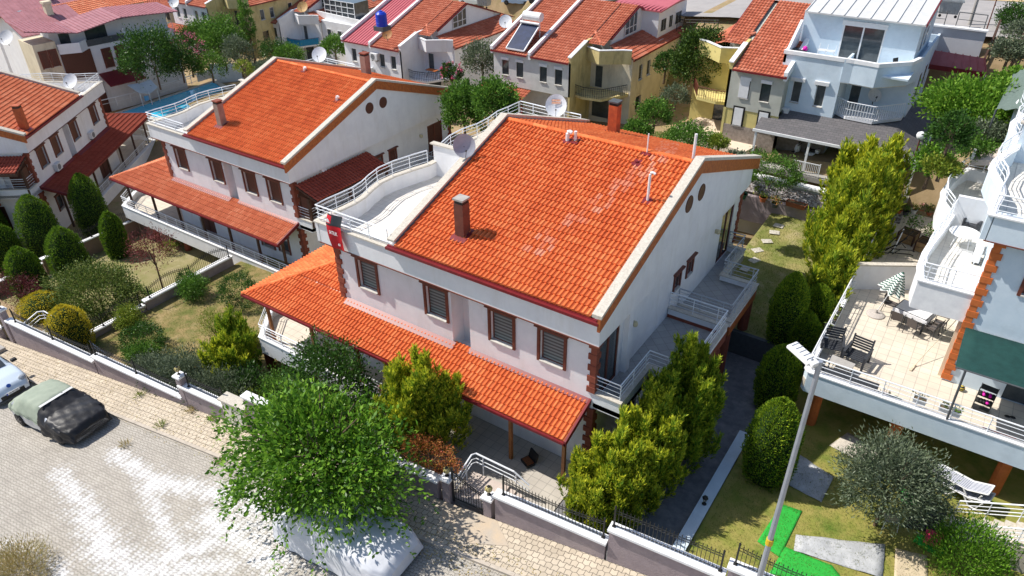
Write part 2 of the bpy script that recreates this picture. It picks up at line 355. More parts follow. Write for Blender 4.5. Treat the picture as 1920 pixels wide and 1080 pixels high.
def window(par,x0,x1,z0,z1,y,ny,style='blind',frame=BROWN,hood=True,axis='y',shutm=SHUT,depth=.17,name='window',trim=.13):
    """window in an opening x0..x1,z0..z1 of the wall plane y; ny = outward sign; trim = width of the surround laid on the wall"""
    def B(mb,a0,d0,zz0,a1,d1,zz1):
        if axis=='y': mb.box(a0,y+ny*d0,zz0,a1,y+ny*d1,zz1)
        else: mb.box(y+ny*d0,a0,zz0,y+ny*d1,a1,zz1)
    f=MB(); t=trim
    if t: B(f,x0-t,-.01,z0-.05,x0,.06,z1); B(f,x1,-.01,z0-.05,x1+t,.06,z1); B(f,x0-t,-.01,z1,x1+t,.06,z1+t)
    if hood: B(f,x0-t-.1,-.01,z1+t,x1+t+.1,.16,z1+t+.07)
    e=.06
    B(f,x0,-depth-.03,z0,x0+e,-depth+.03,z1);B(f,x1-e,-depth-.03,z0,x1,-depth+.03,z1);B(f,x0+e,-depth-.03,z1-e,x1-e,-depth+.03,z1);B(f,x0+e,-depth-.03,z0,x1-e,-depth+.03,z0+e)
    w=f.build(name,frame,par)
    s=MB(); B(s,x0,-depth+.03,z0-.04,x1,.10,z0+.015); s.build('sill',STONE,w)
    g=MB()
    if style=='shut': B(g,x0+e,-depth-.02,z0+e,x1-e,-depth+.07,z1-e); g.build('shutter',shutm,w)
    elif style=='blind': B(g,x0+e,-depth-.02,z0+e,x1-e,-depth+.01,z1-e); g.build('blind',BLIND,w)
    else: B(g,x0+e,-depth-.02,z0+e,x1-e,-depth+.01,z1-e); g.build('pane',GLASS,w)
    return w
# ---------------------------------------------------------------- the repeated villa (two halves under one long roof)
OX,OY=-23.57,20.04
RZ0,RZ1,RY0,RYM,RY1=8.22,11.15,-.5,8.06,16.6      # eave and ridge heights, eave and ridge lines
def roofz(y): return RZ0+(RZ1-RZ0)*((y-RY0)/(RYM-RY0) if y<RYM else (RY1-y)/(RY1-RYM))
CURVE1=[(-.5,-.42),(-.5,.4),(-.42,1.2),(-.38,1.9),(-.46,2.6),(-.72,3.4),(-.92,4.3),(-.85,5.3),(-.55,6.5),(-.3,7.3),(-.3,7.9)]
CURVE2=[(-.3,8.0),(-.35,8.6),(-.6,9.6),(-.62,10.8),(-.4,11.9),(-.42,13.0),(-.62,14.2),(-.5,15.2),(-.45,16.4)]
def villa(label,loc,rz=0,mirror=False,wall=WHITE,qm=BRICKR,wins='blind',porch=TILE,roof=TILE,left='porch',slab=None,tail=True,rl=RAIL,frieze=WHITE,capm=CAPG):
    MIR[0]=mirror
    h=thing('villa',label,'house',loc,rz)
    W=13.8
    wl=[(1.38,2.48,4.9,6.42),(5.42,6.52,4.9,6.42),(8.88,9.98,4.9,6.42),(11.3,12.4,4.9,6.42)]
    m=MB()
    # ground floor and first floor front walls with openings
    gh=[(2.2,4.0,.05,2.3),(9.4,10.6,.9,2.3),(11.2,12.2,1.0,2.2)]
    wall_holes(m,'y',0,.25,0,W,-3,3.5,gh)
    wall_holes(m,'y',0,.25,0,6.79,3.5,6.95,wl); wall_holes(m,'y',0,.25,7.75,W,3.5,6.95,wl)
    m.box(6.54,.25,3.5,6.79,.8,6.95); m.box(7.75,.25,3.5,8.0,.8,6.95); m.box(6.54,.8,3.5,8.0,1.0,6.95)
    m.box(6.79,.25,3.4,7.75,.8,3.55)
    m.box(0,.25,-3,.25,16.2,7.1)                                      # left wall
    gy=[(.25,2.0,3.75,6.5),(13.4,15.2,3.4,6.3),(7.55,8.15,4.95,5.75),(9.05,9.65,4.95,5.75)]
    wall_holes(m,'x',W-.25,W,.25,16.2,3.4,6.95,gy)
    wall_holes(m,'x',W-.25,W,.25,16.2,-1,3.4,[(3.3,4.5,0,2.3),(8.5,10.2,.6,2.2)])
    m.box(W,2.35,3.75,W+.22,2.75,6.95)                                # pier beside the balcony door
    m.box(0.25,15.95,-3,W-.25,16.2,7.0)
    m.build('wall',wall,h)
    # frieze / parapet band above the first floor
    f=MB(); f.box(-.42,-.42,6.95,14.09,0.02,7.98); f.box(13.8,.02,6.95,14.09,16.35,7.98)
    f.box(.0,16.2,6.95,13.8,16.35,7.98)
    f.build('frieze',frieze,h)
    f=MB(); f.box(-.46,-.46,6.91,14.12,-.1,6.95); f.build('moulding',BROWN,h)
    # gable with its two round windows
    g=MB(); n=28
    ys=[-.42,RYM,16.35]
    g.extr([(13.84,-.42,7.98),(13.84,16.35,7.98),(13.84,16.35,roofz(16.35)+.12),(13.84,RYM,RZ1+.12),(13.84,-.42,roofz(-.42)+.12)],(.25,0,0)); g.build('gable',wall,h)
    for yy in (7.25,8.62): 
        g=MB()
        g.add([(14.11,yy+.36*math.cos(t*math.pi/12),9.62+.36*math.sin(t*math.pi/12)) for t in range(24)]+[(14.06,yy+.36*math.cos(t*math.pi/12),9.62+.36*math.sin(t*math.pi/12)) for t in range(24)],
              [tuple(range(24))]+[(i+24,(i+1)%24+24,(i+1)%24,i) for i in range(24)])
        g.tube([(14.1,yy+.36*math.cos(t*math.pi/12),9.62+.36*math.sin(t*math.pi/12)) for t in range(25)],.03,5)
        g.build('round_window',SHUT,h)
    # barge: coping on top, boards on the side
    def sl(y,dz): return roofz(y)+dz
    for name,mm,xa,xb,z0,z1 in (('barge_coping',capm,13.82,14.22,.16,.30),('barge_board',WOODO,14.06,14.18,-.42,.158)):
        q=MB()
        for ya,yb in ((-.62,RYM),(RYM,17.1)):
            za=RZ0+(RZ1-RZ0)*((ya-RY0)/(RYM-RY0)) if ya<RYM else RZ1; zb=RZ1 if yb==RYM else RZ0-(RZ1-RZ0)*(yb-RY1)/(RY1-RYM)
            q.extr([(xa,ya,za+z0),(xa,yb,zb+z0),(xa,yb,zb+z1),(xa,ya,za+z1)],(xb-xa,0,0))
        q.build(name,mm,h)
    # roof-side parapet towards the terrace
    q=MB()
    for ya,yb in ((-.3,RYM),(RYM,16.3)):
        q.extr([(4.0,ya,7.2),(4.0,yb,7.2),(4.0,yb,roofz(yb)+.16),(4.0,ya,roofz(ya)+.16)],(.2,0,0))
    q.build('roof_side_wall',wall,h)
    q=MB()
    for ya,yb in ((-.5,RYM),(RYM,16.5)): q.extr([(3.92,ya,roofz(ya)+.16),(3.92,yb,roofz(yb)+.16),(3.92,yb,roofz(yb)+.26),(3.92,ya,roofz(ya)+.26)],(.38,0,0))
    q.build('roof_side_coping',capm,h)
    # roof slopes
    lv=math.hypot(RYM-RY0,RZ1-RZ0); V=(0,(RYM-RY0)/lv,(RZ1-RZ0)/lv)
    r1=tiled((4.3,RY0,RZ0),(1,0,0),V,9.42,lv); 
    lv2=math.hypot(RY1-RYM,RZ1-RZ0); V2=(0,-(RY1-RYM)/lv2,(RZ1-RZ0)/lv2)
    r2=tiled((4.3,RY1,RZ0),(1,0,0),V2,9.42,lv2)
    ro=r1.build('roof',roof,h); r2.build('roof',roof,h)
    q=MB(); ridge_caps(q,(4.35,RYM,RZ1+.02),(13.7,RYM,RZ1+.02)); q.uv=q.uv; q.build('ridge_tiles',roof,ro)
    u=MB(); u.extr([(4.2,RY0+.1,RZ0-.1),(4.2,RYM,RZ1-.1),(4.2,RY1-.1,RZ0-.1),(4.2,RY1-.1,7.3),(4.2,RY0+.1,7.9)],(9.6,0,0)); u.build('roof_underlay',WOODD,ro)
    g=MB(); g.box(3.9,-.66,RZ0-.2,14.1,-.5,RZ0-.08); g.box(3.9,-.53,RZ0-.28,14.1,-.43,RZ0-.05); g.tube([(3.95,-.3,7.9),(3.95,-.5,8.0)],.05,6)
    g.build('gutter',METR,h)
    # roof terrace
    t=MB(); t.box(.0,.0,7.02,4.0,16.2,7.2); t.prism([(c[0],c[1]) for c in CURVE1[1:]+CURVE2]+[(.3,16.2),(.3,0)],7.0,7.19); t.build('roof_terrace_floor',FTILEW,h)
    pz=7.95
    t=MB(); t.strip(CURVE1,6.95,pz,.22); t.strip(CURVE2,6.95,pz,.22); t.box(-.5,-.4,7.1,3.95,-.2,pz-.001); t.box(-.4,16.15,6.95,4.0,16.35,pz-.001)
    t.build('terrace_parapet',wall,h)
    t=MB(); t.strip(CURVE1,pz,pz+.06,.32); t.strip(CURVE2,pz,pz+.06,.32); t.box(-.62,-.5,pz+.001,3.95,-.16,pz+.063); t.build('parapet_coping',CAPG if capm is CAPG else CAPW,h)
    t=MB(); t.box(-.3,7.82,7.1,4.0,8.0,8.95); t.build('partition',wall,h)
    t=MB(); t.box(-.45,7.74,8.95,4.0,8.08,9.02); t.build('partition_coping',CAPG,h)
    for pts in ([(3.8,-.33,pz+.05),(-.5,-.33,pz+.05)]+[(c[0],c[1],pz+.05) for c in CURVE1[1:-1]],[(c[0],c[1],pz+.05) for c in CURVE2[1:]]+[(1.5,16.3,pz+.05),(3.8,16.3,pz+.05)]):
        t=MB(); rail(t,pts,.78,3); t.build('terrace_railing',rl,h)
    # windows
    for i,(a,b,z0,z1) in enumerate(wl): window(h,a,b,z0,z1,0,-1,wins)
    window(h,7.55,8.15,4.95,5.75,W,1,'shut' if wins=='shut' else 'glass',axis='x',shutm=mat('grey_screen',(.16,.13,.12)),depth=.05)
    window(h,9.05,9.65,4.95,5.75,W,1,'shut' if wins=='shut' else 'glass',axis='x',depth=.05)
    window(h,9.4,10.6,.9,2.3,0,-1,'glass'); window(h,11.2,12.2,1.0,2.2,0,-1,'glass')
    for a,b,z0,z1 in ((.25,2.0,3.75,6.5),(13.4,15.2,3.4,6.3)):
        d=MB(); e=.08
        for (p,q_) in ((a,a+e),((a+b)/2-.05,(a+b)/2+.05),(b-e,b)): d.box(W-.14,p,z0,W-.04,q_,z1)
        d.box(W-.14,a+e,z0,W-.04,b-e,z0+.08); d.box(W-.14,a+e,z1-.1,W-.04,b-e,z1)
        D=d.build('balcony_door',BROWN,h)
        p=MB(); p.box(W-.10,a+e,z0+.08,W-.08,b-e,z1-.1); p.build('pane' if wins!='shut' else 'shutter',GLASS if wins!='shut' else SHUT,D)
    d=MB(); d.box(2.2,.08,.05,4.0,.12,2.3); d.box(3.05,.05,.05,3.15,.16,2.3); D=d.build('terrace_door',GLASS if wins!='shut' else SHUT,h)
    d=MB(); d.box(W-.2,3.3,0,W-.1,4.5,2.3); d.build('side_door',SHUT,h)
    d=MB(); d.box(W-.16,8.5,.6,W-.1,10.2,2.2); d.build('window',GLASS,h)
    # quoins
    Q=[(0,0,3.62,6.93,1,1),(W,0,4.3,6.93,-1,1,.3,.2),(W,0,0,3.45,-1,1),(W,16.2,3.6,6.93,-1,-1)]
    if left!='porch': Q[0]=(0,0,.15,6.93,1,1)
    for a in Q: q=MB(); quoin(q,*a); q.build('quoin',qm,h)
    # wall lamps
    for yy in (3.1,12.5): q=MB(); q.box(W,yy-.06,5.75,W+.12,yy+.06,5.95); q.lathe([(.03,-.14),(.1,-.1),(.12,0),(.09,.1),(.02,.13)],(W+.16,yy,5.85),8); q.build('wall_lamp',mat('brass_glass',(.55,.48,.30),None,rough=.3),h)
    # balcony on the first floor (two steps)
    P=[(W,0),(W+1.17,0),(W+1.17,2.63),(W+2.8,2.63),(W+2.8,7.3),(W,7.3)]
    s=MB(); s.prism(P,3.55,3.78); s.build('balcony_slab',FTILEG,h)
    s=MB(); path=[(W,.09),(W+1.08,.09),(W+1.08,2.72),(W+2.71,2.72),(W+2.71,7.21),(W+.03,7.21)]
    def curb(mb,path,z0,z1,t): mb.strip(path,z0,z1,t)
    curb(s,path[:3],3.5,4.27,.18); s.build('balcony_parapet',wall,h)
    s=MB(); curb(s,path[2:],3.9,4.268,.18); s.build('balcony_parapet',wall,h)
    s=MB(); curb(s,path[2:],3.45,3.95,.2); s.build('balcony_fascia',qm,h)
    s=MB(); curb(s,path,4.27,4.32,.28); s.build('balcony_coping',capm,h)
    s=MB(); rail(s,[(a,b,4.32) for a,b in path],.78,3); s.build('balcony_railing',rl if rl is RAILG else RAIL,h)
    # second balcony towards the back
    if tail:
        P=[(W,8.3),(W+2.65,8.3),(W+2.65,12.15),(W+.95,12.15),(W+.95,15.2),(W,15.2)]
        s=MB(); s.prism(P,3.1,3.4); s.build('balcony_slab',FTILEG,h)
        path=[(W+.03,8.39),(W+2.56,8.39),(W+2.56,12.06),(W+.86,12.06),(W+.86,15.1),(W+.03,15.1)]
        s=MB(); curb(s,path,3.5,3.78,.18); s.build('balcony_parapet',wall,h)
        s=MB(); curb(s,path[:3],3.0,3.5,.2); s.build('balcony_fascia',WOODO if not mirror else qm,h)
        s=MB(); curb(s,path,3.78,3.83,.28); s.build('balcony_coping',capm,h)
        s=MB(); rail(s,[(a,b,3.83) for a,b in path],.82,3); s.build('balcony_railing',RAILG,h)
        for x,y in ((W+2.4,8.7),(W+2.4,11.8),(W+2.5,6.9)):
            s=MB(); s.lathe([(.26,0),(.26,3.05),(.2,3.08)],(x,y,-.0),14); s.build('column',BRICKR,h,smooth=False)
        s=MB(); s.obox((W+1.5,3.4,3.2),(.08,.9,.09)); s.build('beam',WOODO,h)
    # porch roof, posts, terrace slab
    fy=-1.5
    if left=='porch':
        ez,wz=3.1,3.81; ya=-1.89; xl=-5.35; xr=13.64
        l=math.hypot(1.89+3.4,0)/math.cos(math.atan((wz-ez)/1.89)); k=(wz-ez)/1.89
        V=Vector((0,1,k)).normalized(); 
        # front slope clipped by the hip line and the house wall
        no=Vector((-1,1,0)).normalized()
        a=tiled((xl,ya,ez),(1,0,0),V,xr-xl,2.02/ (1/math.hypot(1,k))*1.0,planes=[((xl,ya,0),no)])
        b=tiled((xl,ya,ez),(1,0,0),V,5.25,5.4*math.hypot(1,k),planes=[((xl,ya,0),no),((0,0,0),(1,0,0))])
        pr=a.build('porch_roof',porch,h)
        b2=tiled((xl,0+ya,ez),(1,0,0),V,0.2,.37) if False else None
        # part of the front slope that runs on past the corner of the house
        bb=MB(); 
        b=tiled((xl,ya,ez),(1,0,0),V,5.35,5.4*math.hypot(1,k),planes=[((xl,ya,0),no),((0,.13,0),(0,-1,0)),((-.02,0,0),(1,0,0))])
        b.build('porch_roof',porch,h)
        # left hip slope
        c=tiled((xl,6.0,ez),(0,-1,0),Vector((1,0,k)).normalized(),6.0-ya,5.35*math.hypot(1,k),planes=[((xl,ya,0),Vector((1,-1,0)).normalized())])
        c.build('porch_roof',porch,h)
        q=MB(); ridge_caps(q,(xl,ya,ez+.03),(-.05,ya+5.3,ez+5.3*k+.03),.11); q.build('hip_tiles',porch,pr)
        q=MB(); q.extr([(xl,ya,ez-.06),(xr,ya,ez-.06),(xr,-.0,wz-.06),(0,0,wz-.06),(xl+1.89,0,wz-.06)],(0,0,-.06)); q.extr([(xl,ya,ez-.06),(xl+1.89,0,wz-.06),(-.02,5.3+ya,ez+5.3*k-.06),(xl,6,ez-.06)] if False else [(xl,ya,ez-.07),(-.02,5.33+ya,ez+5.33*k-.07),(-.02,6,ez+5.33*k-.07),(xl,6,ez-.07)],(0,0,-.06))
        q.build('porch_soffit',WOODD,h)
        q=MB(); q.box(0,-.28,wz-.05,6.9,.0,wz+.09) if False else None
        q.extr([(0.35,-.34,wz-.05),(6.95,-.34,wz-.05),(6.95,0,wz+.12),(.35,0,wz+.12)],(0,0,-.04)); q.extr([(7.7,-.2,wz-.0),(xr,-.2,wz-.0),(xr,0,wz+.12),(7.7,0,wz+.12)],(0,0,-.04)); q.build('flashing',METR if wins!='shut' else METR,h)
        q=MB(); q.box(xl-.05,ya-.1,ez-.14,xr+.08,ya,ez-.02); q.box(xl-.1,ya,ez-.14,xl-.0,6,ez-.02); q.extr([(xr,ya-.1,ez-.14),(xr,0,wz-.12),(xr,0,wz+.13),(xr,ya-.1,ez+.1)],(.09,0,0)); q.build('gutter',METR,h)
        for x in (-4.4,-1.2,1.9,4.7,7.7,10.7,13.3):
            q=MB(); q.box(x-.07,-1.36,.02,x+.07,-1.22,2.93); q.build('porch_post',POSTW if wins!='shut' else WOODD,h)
        q=MB(); q.box(-4.6,-1.36,2.93,13.4,-1.22,3.08); 
        for i in range(16): q.beam((-4.0+i*1.1,-1.8,3.02),(-4.0+i*1.1,-.05,3.66),.07,.12)
        q.build('porch_beam',POSTW if wins!='shut' else WOODD,h)
    if slab:
        x0,x1,y0,y1,cut=slab
        P=[(x0+cut,y0),(x1,y0),(x1,0),(0,0),(0,y1),(x0,y1),(x0,y0+cut*1.3)]
        s=MB(); s.prism(P,-.35,.05); s.build('terrace_slab',FTILE,h)
        outer=[(x1,y0+.1),(x0+cut+.1,y0+.1),(x0+.1,y0+cut*1.3+.1),(x0+.1,y1-.1)]
        s=MB(); s.strip(outer,-.6,.42,.22); s.build('terrace_parapet',frieze,h)
        s=MB(); s.strip(outer,.42,.48,.3); s.build('terrace_coping',CAPW,h)
        s=MB(); rail(s,[(p[0],p[1],.48) for p in outer],.75,3,post=1.25); s.build('terrace_railing',rl,h)
        for x in (x0+.7,x0+4.,x0+8.):
            if x<x1: s=MB(); s.lathe([(.25,-3.2),(.25,-.35),(.2,-.34)],(x,y0+.8,0),12); s.build('column',qm,h)
    MIR[0]=False
    return h
def local(h,x,y,z=0,mirror=False):
    return h.matrix_basis@Vector((-x if mirror else x,y,z))
main=villa('white villa in the centre with bright orange tile roof and red sale banner',(OX,OY,0),roof=TILEM,slab=(-6.4,5.5,-1.8,7.5,1.4))
leftv=villa('white villa left of the centre one, every brown window shutter closed',(OX-25.95,OY+7.7,-3),wins='shut',slab=(-7.3,13.9,-1.5,7.5,1.5),roof=TILE,porch=TILEF)
def gable_porch(h,mirror=False,shade_tile=TILED):  # side porch roof, its shade painted into the tile colour
    MIR[0]=mirror
    q=tiled((15.9,.0,6.05),(0,1,0),Vector((-1,0,.32)).normalized(),6.6,2.0,tu=.25,tv=.4); q.build('side_porch_roof',shade_tile,h)
    m=MB(); m.extr([(15.95,-.05,5.9),(15.95,6.65,5.9),(14.1,6.65,6.5),(14.1,-.05,6.5)],(0,0,.1)); m.box(15.85,-.05,5.8,15.97,6.65,6.0); m.build('side_porch_frame',WOODD,h)
    for x,y in ((14.9,.15),(15.8,2.9),(15.8,6.5)): m=MB(); m.box(x-.08,y-.08,3.8,x+.08,y+.08,5.9); m.build('porch_post',WOODD,h)
    m=MB(); m.box(14.2,.12,3.9,14.75,.16,5.9); m.build('shutter',SHUT,h)
    MIR[0]=False
gable_porch(leftv)
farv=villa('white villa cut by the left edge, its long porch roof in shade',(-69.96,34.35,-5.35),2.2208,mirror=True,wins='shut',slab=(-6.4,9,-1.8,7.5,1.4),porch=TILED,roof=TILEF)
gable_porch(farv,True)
# ---------------------------------------------------------------- terrain, street, walls
WA=R(5); WD=Vector((math.cos(WA),math.sin(WA),0)); WN=Vector((-math.sin(WA),math.cos(WA),0)); W0=Vector((-10.5,15.4,0))
def yw(x): return 15.4+.0875*(x+10.5)
def zs(x): return .5+.105*(x+10.5)
def wp(x,off=0.,z=0.):
    """point on the street wall line at world x, off metres towards the houses"""
    p=W0+WD*((x+10.5)/WD.x)+WN*off; return Vector((p.x,p.y,z))
def sst(a,b,x): t=max(0,min(1,(x-a)/(b-a))); return t*t*(3-2*t)
def roff(x): return 10*sst(-24,-30,x)+14*sst(-40,-55,x)
def zt(x,y):
    z0=.115*(max(-130,min(x,60))+16)-.25
    zr=9.3+.15*(min(x,-22)+22) if x<-22 else 9.3+.05*(x+22)
    lo=z0+3.9*sst(34,46,y)
    o=roff(x)
    return lo+(zr-lo)*sst(58.5+o,60.5+o,y)
def gz(x,y):
    if y<yw(x)+.1: return zs(x)+(.1 if y>yw(x)-1.9 else 0)
    if x<-55.3 and y<37: return -6.0
    if x<-41 and y<37: return -4.4+.07*(x+41)
    if x<-19.5 and y<36 and x>-41: return -3+.05*(x+41)
    if x<-4.9 and x>=-19.5 and y<31.4: return 0.
    if x>=-4.9 and y<31.4 or -3.2<x<16 and y<47: return .15
    if -9.8<x<-3.2 and y<43.9: return 1.25+.06*(y-31.5)
    if -16<x<-2.7 and y<45: return 2.7
    return zt(x,y)
def atg(px,py,h=0.):
    """point of the ground seen at a photograph pixel, by marching down the ray"""
    d=ray(px,py).normalized(); t=8.
    while t<400:
        p=CAM+d*t
        if p.z<=gz(p.x,p.y)+h: break
        t+=.05
    return Vector((p.x,p.y,gz(p.x,p.y)))
DIRT=mat('dry_earth',(.36,.26,.15),(.26,.19,.10),1.2,.95,.5,12,c3=(.20,.20,.06),s3=.35)
GRASSM=mat('dry_lawn',(.27,.20,.085),(.12,.13,.03),1.1,.95,.8,25,c3=(.36,.27,.14),s3=.5,lo=.38,hi=.6)
LAWN=mat('green_lawn',(.20,.22,.04),(.32,.27,.08),1.6,.95,.8,25,c3=(.10,.16,.02),s3=.7)
LAWNB=mat('back_lawn',(.16,.19,.04),(.30,.26,.10),.9,.95,.8,25,c3=(.42,.34,.20),s3=.6)
SAND=mat('dry_sand',(.62,.47,.27),(.50,.37,.20),.5,.95,.5,6,c3=(.30,.26,.12),s3=.2)
ROAD=mat('pale_asphalt',(.36,.34,.33),(.30,.285,.28),.8,.9,.3,20)
STEPM=mat('sandstone_step',(.66,.55,.42),(.55,.45,.33),3,.8)
def sheet(name,m,x0,x1,y0,y1,fz,step=1.,kind='structure',label=None,drop=0,cutwall=False):
    nx=max(1,int((x1-x0)/step));ny=max(1,int((y1-y0)/step));vs=[];fs=[]
    for j in range(ny+1):
        for i in range(nx+1):
            x=x0+(x1-x0)*i/nx; ya=yw(x)+.28 if cutwall else y0; y=ya+(y1-ya)*j/ny; vs.append((x,y,fz(x,y)))
    for j in range(ny):
        for i in range(nx): a=j*(nx+1)+i; fs.append((a,a+1,a+nx+2,a+nx+1))
    if drop:
        per=[i for i in range(nx+1)]+[(j)*(nx+1)+nx for j in range(1,ny+1)]+[ny*(nx+1)+i for i in range(nx-1,-1,-1)]+[j*(nx+1) for j in range(ny-1,0,-1)]
        n=len(vs); vs+=[(vs[k][0],vs[k][1],vs[k][2]-drop) for k in per]
        for k in range(len(per)): fs.append((per[k],n+k,n+(k+1)%len(per),per[(k+1)%len(per)]))
    o=MB().add(vs,fs).build(name,m); tag(o,label,kind=kind); return o
def basez2(x,y):
    if y<36 and x>-56 and x<40: return -7.6+.02*x if y>17 else zs(x)-.35
    if y<36: return -6.6 if y>17 else zs(x)-.35
    if -16<x<12 and y<46: return zt(x,y)-5
    return zt(x,y)+min(30,max(0,y-76)*.25)
sheet('ground',DIRT,-420,260,-60,620,basez2,2.5)
# street with zigzag pavers and lime stains
LIME=[((205,832),(290,893),.55),((290,893),(400,925),.6),((400,925),(500,960),.8),((95,865),(150,935),.55),((150,935),(185,1015),.75),((185,1015),(240,1075),1.0),((0,1005),(60,1030),.35),((60,1030),(115,1075),.4),((270,900),(330,1040),.5),((470,960),(640,1060),1.2),((300,1060),(420,1020),.7),((230,1078),(420,1078),.8),((400,980),(520,1075),1.1)]
LP=[(at(*a,-.9),at(*b,-.9),w_) for a,b,w_ in LIME]
LP=[((a.x,a.y),(b.x,b.y),w_) for a,b,w_ in LP]
def segd(p,a,b):
    dx,dy=b[0]-a[0],b[1]-a[1]; t=max(0,min(1,((p[0]-a[0])*dx+(p[1]-a[1])*dy)/(dx*dx+dy*dy))); return math.hypot(p[0]-a[0]-t*dx,p[1]-a[1]-t*dy)
def streetmat(name,limey,bw,bh,c1,c2,cj,zig,zper,white=.0):
    m=bpy.data.materials.new(name); m.use_nodes=True; nt=m.node_tree; b=nt.nodes['Principled BSDF']; L=nt.links.new; b.inputs['Roughness'].default_value=.9; b.inputs['Specular IOR Level'].default_value=.15
    tc=N(nt,'ShaderNodeTexCoord'); mp=N(nt,'ShaderNodeMapping'); mp.inputs['Rotation'].default_value=(0,0,-WA); L(tc.outputs['Object'],mp.inputs[0])
    nz=N(nt,'ShaderNodeTexNoise'); nz.inputs['Scale'].default_value=2.; L(mp.outputs[0],nz.inputs['Vector'])
    v0=N(nt,'ShaderNodeVectorMath',operation='MULTIPLY_ADD'); L(nz.outputs[1],v0.inputs[0]); v0.inputs[1].default_value=(.12,.12,0); L(mp.outputs[0],v0.inputs[2])
    sp=N(nt,'ShaderNodeSeparateXYZ'); L(v0.outputs[0],sp.inputs[0])
    pp=N(nt,'ShaderNodeMath',operation='PINGPONG'); L(sp.outputs[0],pp.inputs[0]); pp.inputs[1].default_value=zper
    ma=N(nt,'ShaderNodeMath',operation='MULTIPLY_ADD'); L(pp.outputs[0],ma.inputs[0]); ma.inputs[1].default_value=zig/zper; L(sp.outputs[1],ma.inputs[2])
    cb=N(nt,'ShaderNodeCombineXYZ'); L(sp.outputs[0],cb.inputs[0]); L(ma.outputs[0],cb.inputs[1])
    br=N(nt,'ShaderNodeTexBrick'); br.offset=.5; br.inputs['Color1'].default_value=(*c1,1); br.inputs['Color2'].default_value=(*c2,1); br.inputs['Mortar'].default_value=(*cj,1)
    br.inputs['Scale'].default_value=1; br.inputs['Brick Width'].default_value=bw; br.inputs['Row Height'].default_value=bh; br.inputs['Mortar Size'].default_value=.011 if limey else .014; br.inputs['Mortar Smooth'].default_value=.3; br.inputs['Bias'].default_value=0
    L(cb.outputs[0],br.inputs[0])
    n=N(nt,'ShaderNodeTexNoise'); n.inputs['Scale'].default_value=.9; n.inputs['Detail'].default_value=9; n.inputs['Roughness'].default_value=.7; L(tc.outputs['Object'],n.inputs['Vector'])
    mr=N(nt,'ShaderNodeMapRange'); mr.inputs[3].default_value=.72; mr.inputs[4].default_value=1.24; L(n.outputs[0],mr.inputs[0])
    mx=N(nt,'ShaderNodeMix',data_type='RGBA',blend_type='MULTIPLY'); mx.inputs[0].default_value=1; L(br.outputs[0],mx.inputs[6]); L(mr.outputs[0],mx.inputs[7]); col=mx.outputs[2]
    if limey:
        at_=N(nt,'ShaderNodeAttribute',attribute_name='lime'); 
        wn=N(nt,'ShaderNodeTexWhiteNoise',noise_dimensions='2D'); dv=N(nt,'ShaderNodeVectorMath',operation='DIVIDE'); dv.inputs[1].default_value=(bw,bh,1); L(cb.outputs[0],dv.inputs[0]); fl=N(nt,'ShaderNodeVectorMath',operation='FLOOR'); L(dv.outputs[0],fl.inputs[0]); L(fl.outputs[0],wn.inputs[0])
        wv=N(nt,'ShaderNodeTexWave',wave_type='BANDS',bands_direction='X'); wv.inputs['Scale'].default_value=1.05; wv.inputs['Distortion'].default_value=1.5; L(cb.outputs[0],wv.inputs[0])
        a1=N(nt,'ShaderNodeMath',operation='MULTIPLY_ADD'); L(wn.outputs[0],a1.inputs[0]); a1.inputs[1].default_value=.3; L(at_.outputs['Fac'],a1.inputs[2])
        a2=N(nt,'ShaderNodeMath',operation='MULTIPLY_ADD'); L(wv.outputs[0],a2.inputs[0]); a2.inputs[1].default_value=.27; L(a1.outputs[0],a2.inputs[2])
        n3=N(nt,'ShaderNodeTexNoise'); n3.inputs['Scale'].default_value=1.6; n3.inputs['Detail'].default_value=8; L(tc.outputs['Object'],n3.inputs['Vector'])
        a3=N(nt,'ShaderNodeMath',operation='MULTIPLY_ADD'); L(n3.outputs[0],a3.inputs[0]); a3.inputs[1].default_value=.8; L(a2.outputs[0],a3.inputs[2])
        m4=N(nt,'ShaderNodeMapRange'); m4.inputs[1].default_value=1.0; m4.inputs[2].default_value=1.6; m4.inputs[4].default_value=.9; L(a3.outputs[0],m4.inputs[0])
        mj=N(nt,'ShaderNodeMath',operation='MULTIPLY_ADD'); L(br.outputs['Fac'],mj.inputs[0]); mj.inputs[1].default_value=-.5; L(m4.outputs[0],mj.inputs[2]); mj.use_clamp=True
        m5=N(nt,'ShaderNodeMix',data_type='RGBA'); L(mj.outputs[0],m5.inputs[0]); L(col,m5.inputs[6]); m5.inputs[7].default_value=(.70,.70,.71,1); col=m5.outputs[2]
    L(col,b.inputs['Base Color'])
    bp=N(nt,'ShaderNodeBump'); bp.inputs['Strength'].default_value=.35; bp.inputs['Distance'].default_value=.02; bp.invert=True; L(br.outputs['Fac'],bp.inputs['Height']); L(bp.outputs[0],b.inputs['Normal'])
    MATS[name]=m; return m
STREET=streetmat('zigzag_pavers',True,.24,.125,(.44,.405,.355),(.37,.34,.295),(.17,.155,.135),.055,.12)
WALKM=streetmat('pavement_blocks',False,.26,.23,(.56,.48,.375),(.47,.40,.31),(.17,.145,.115),.05,.13)
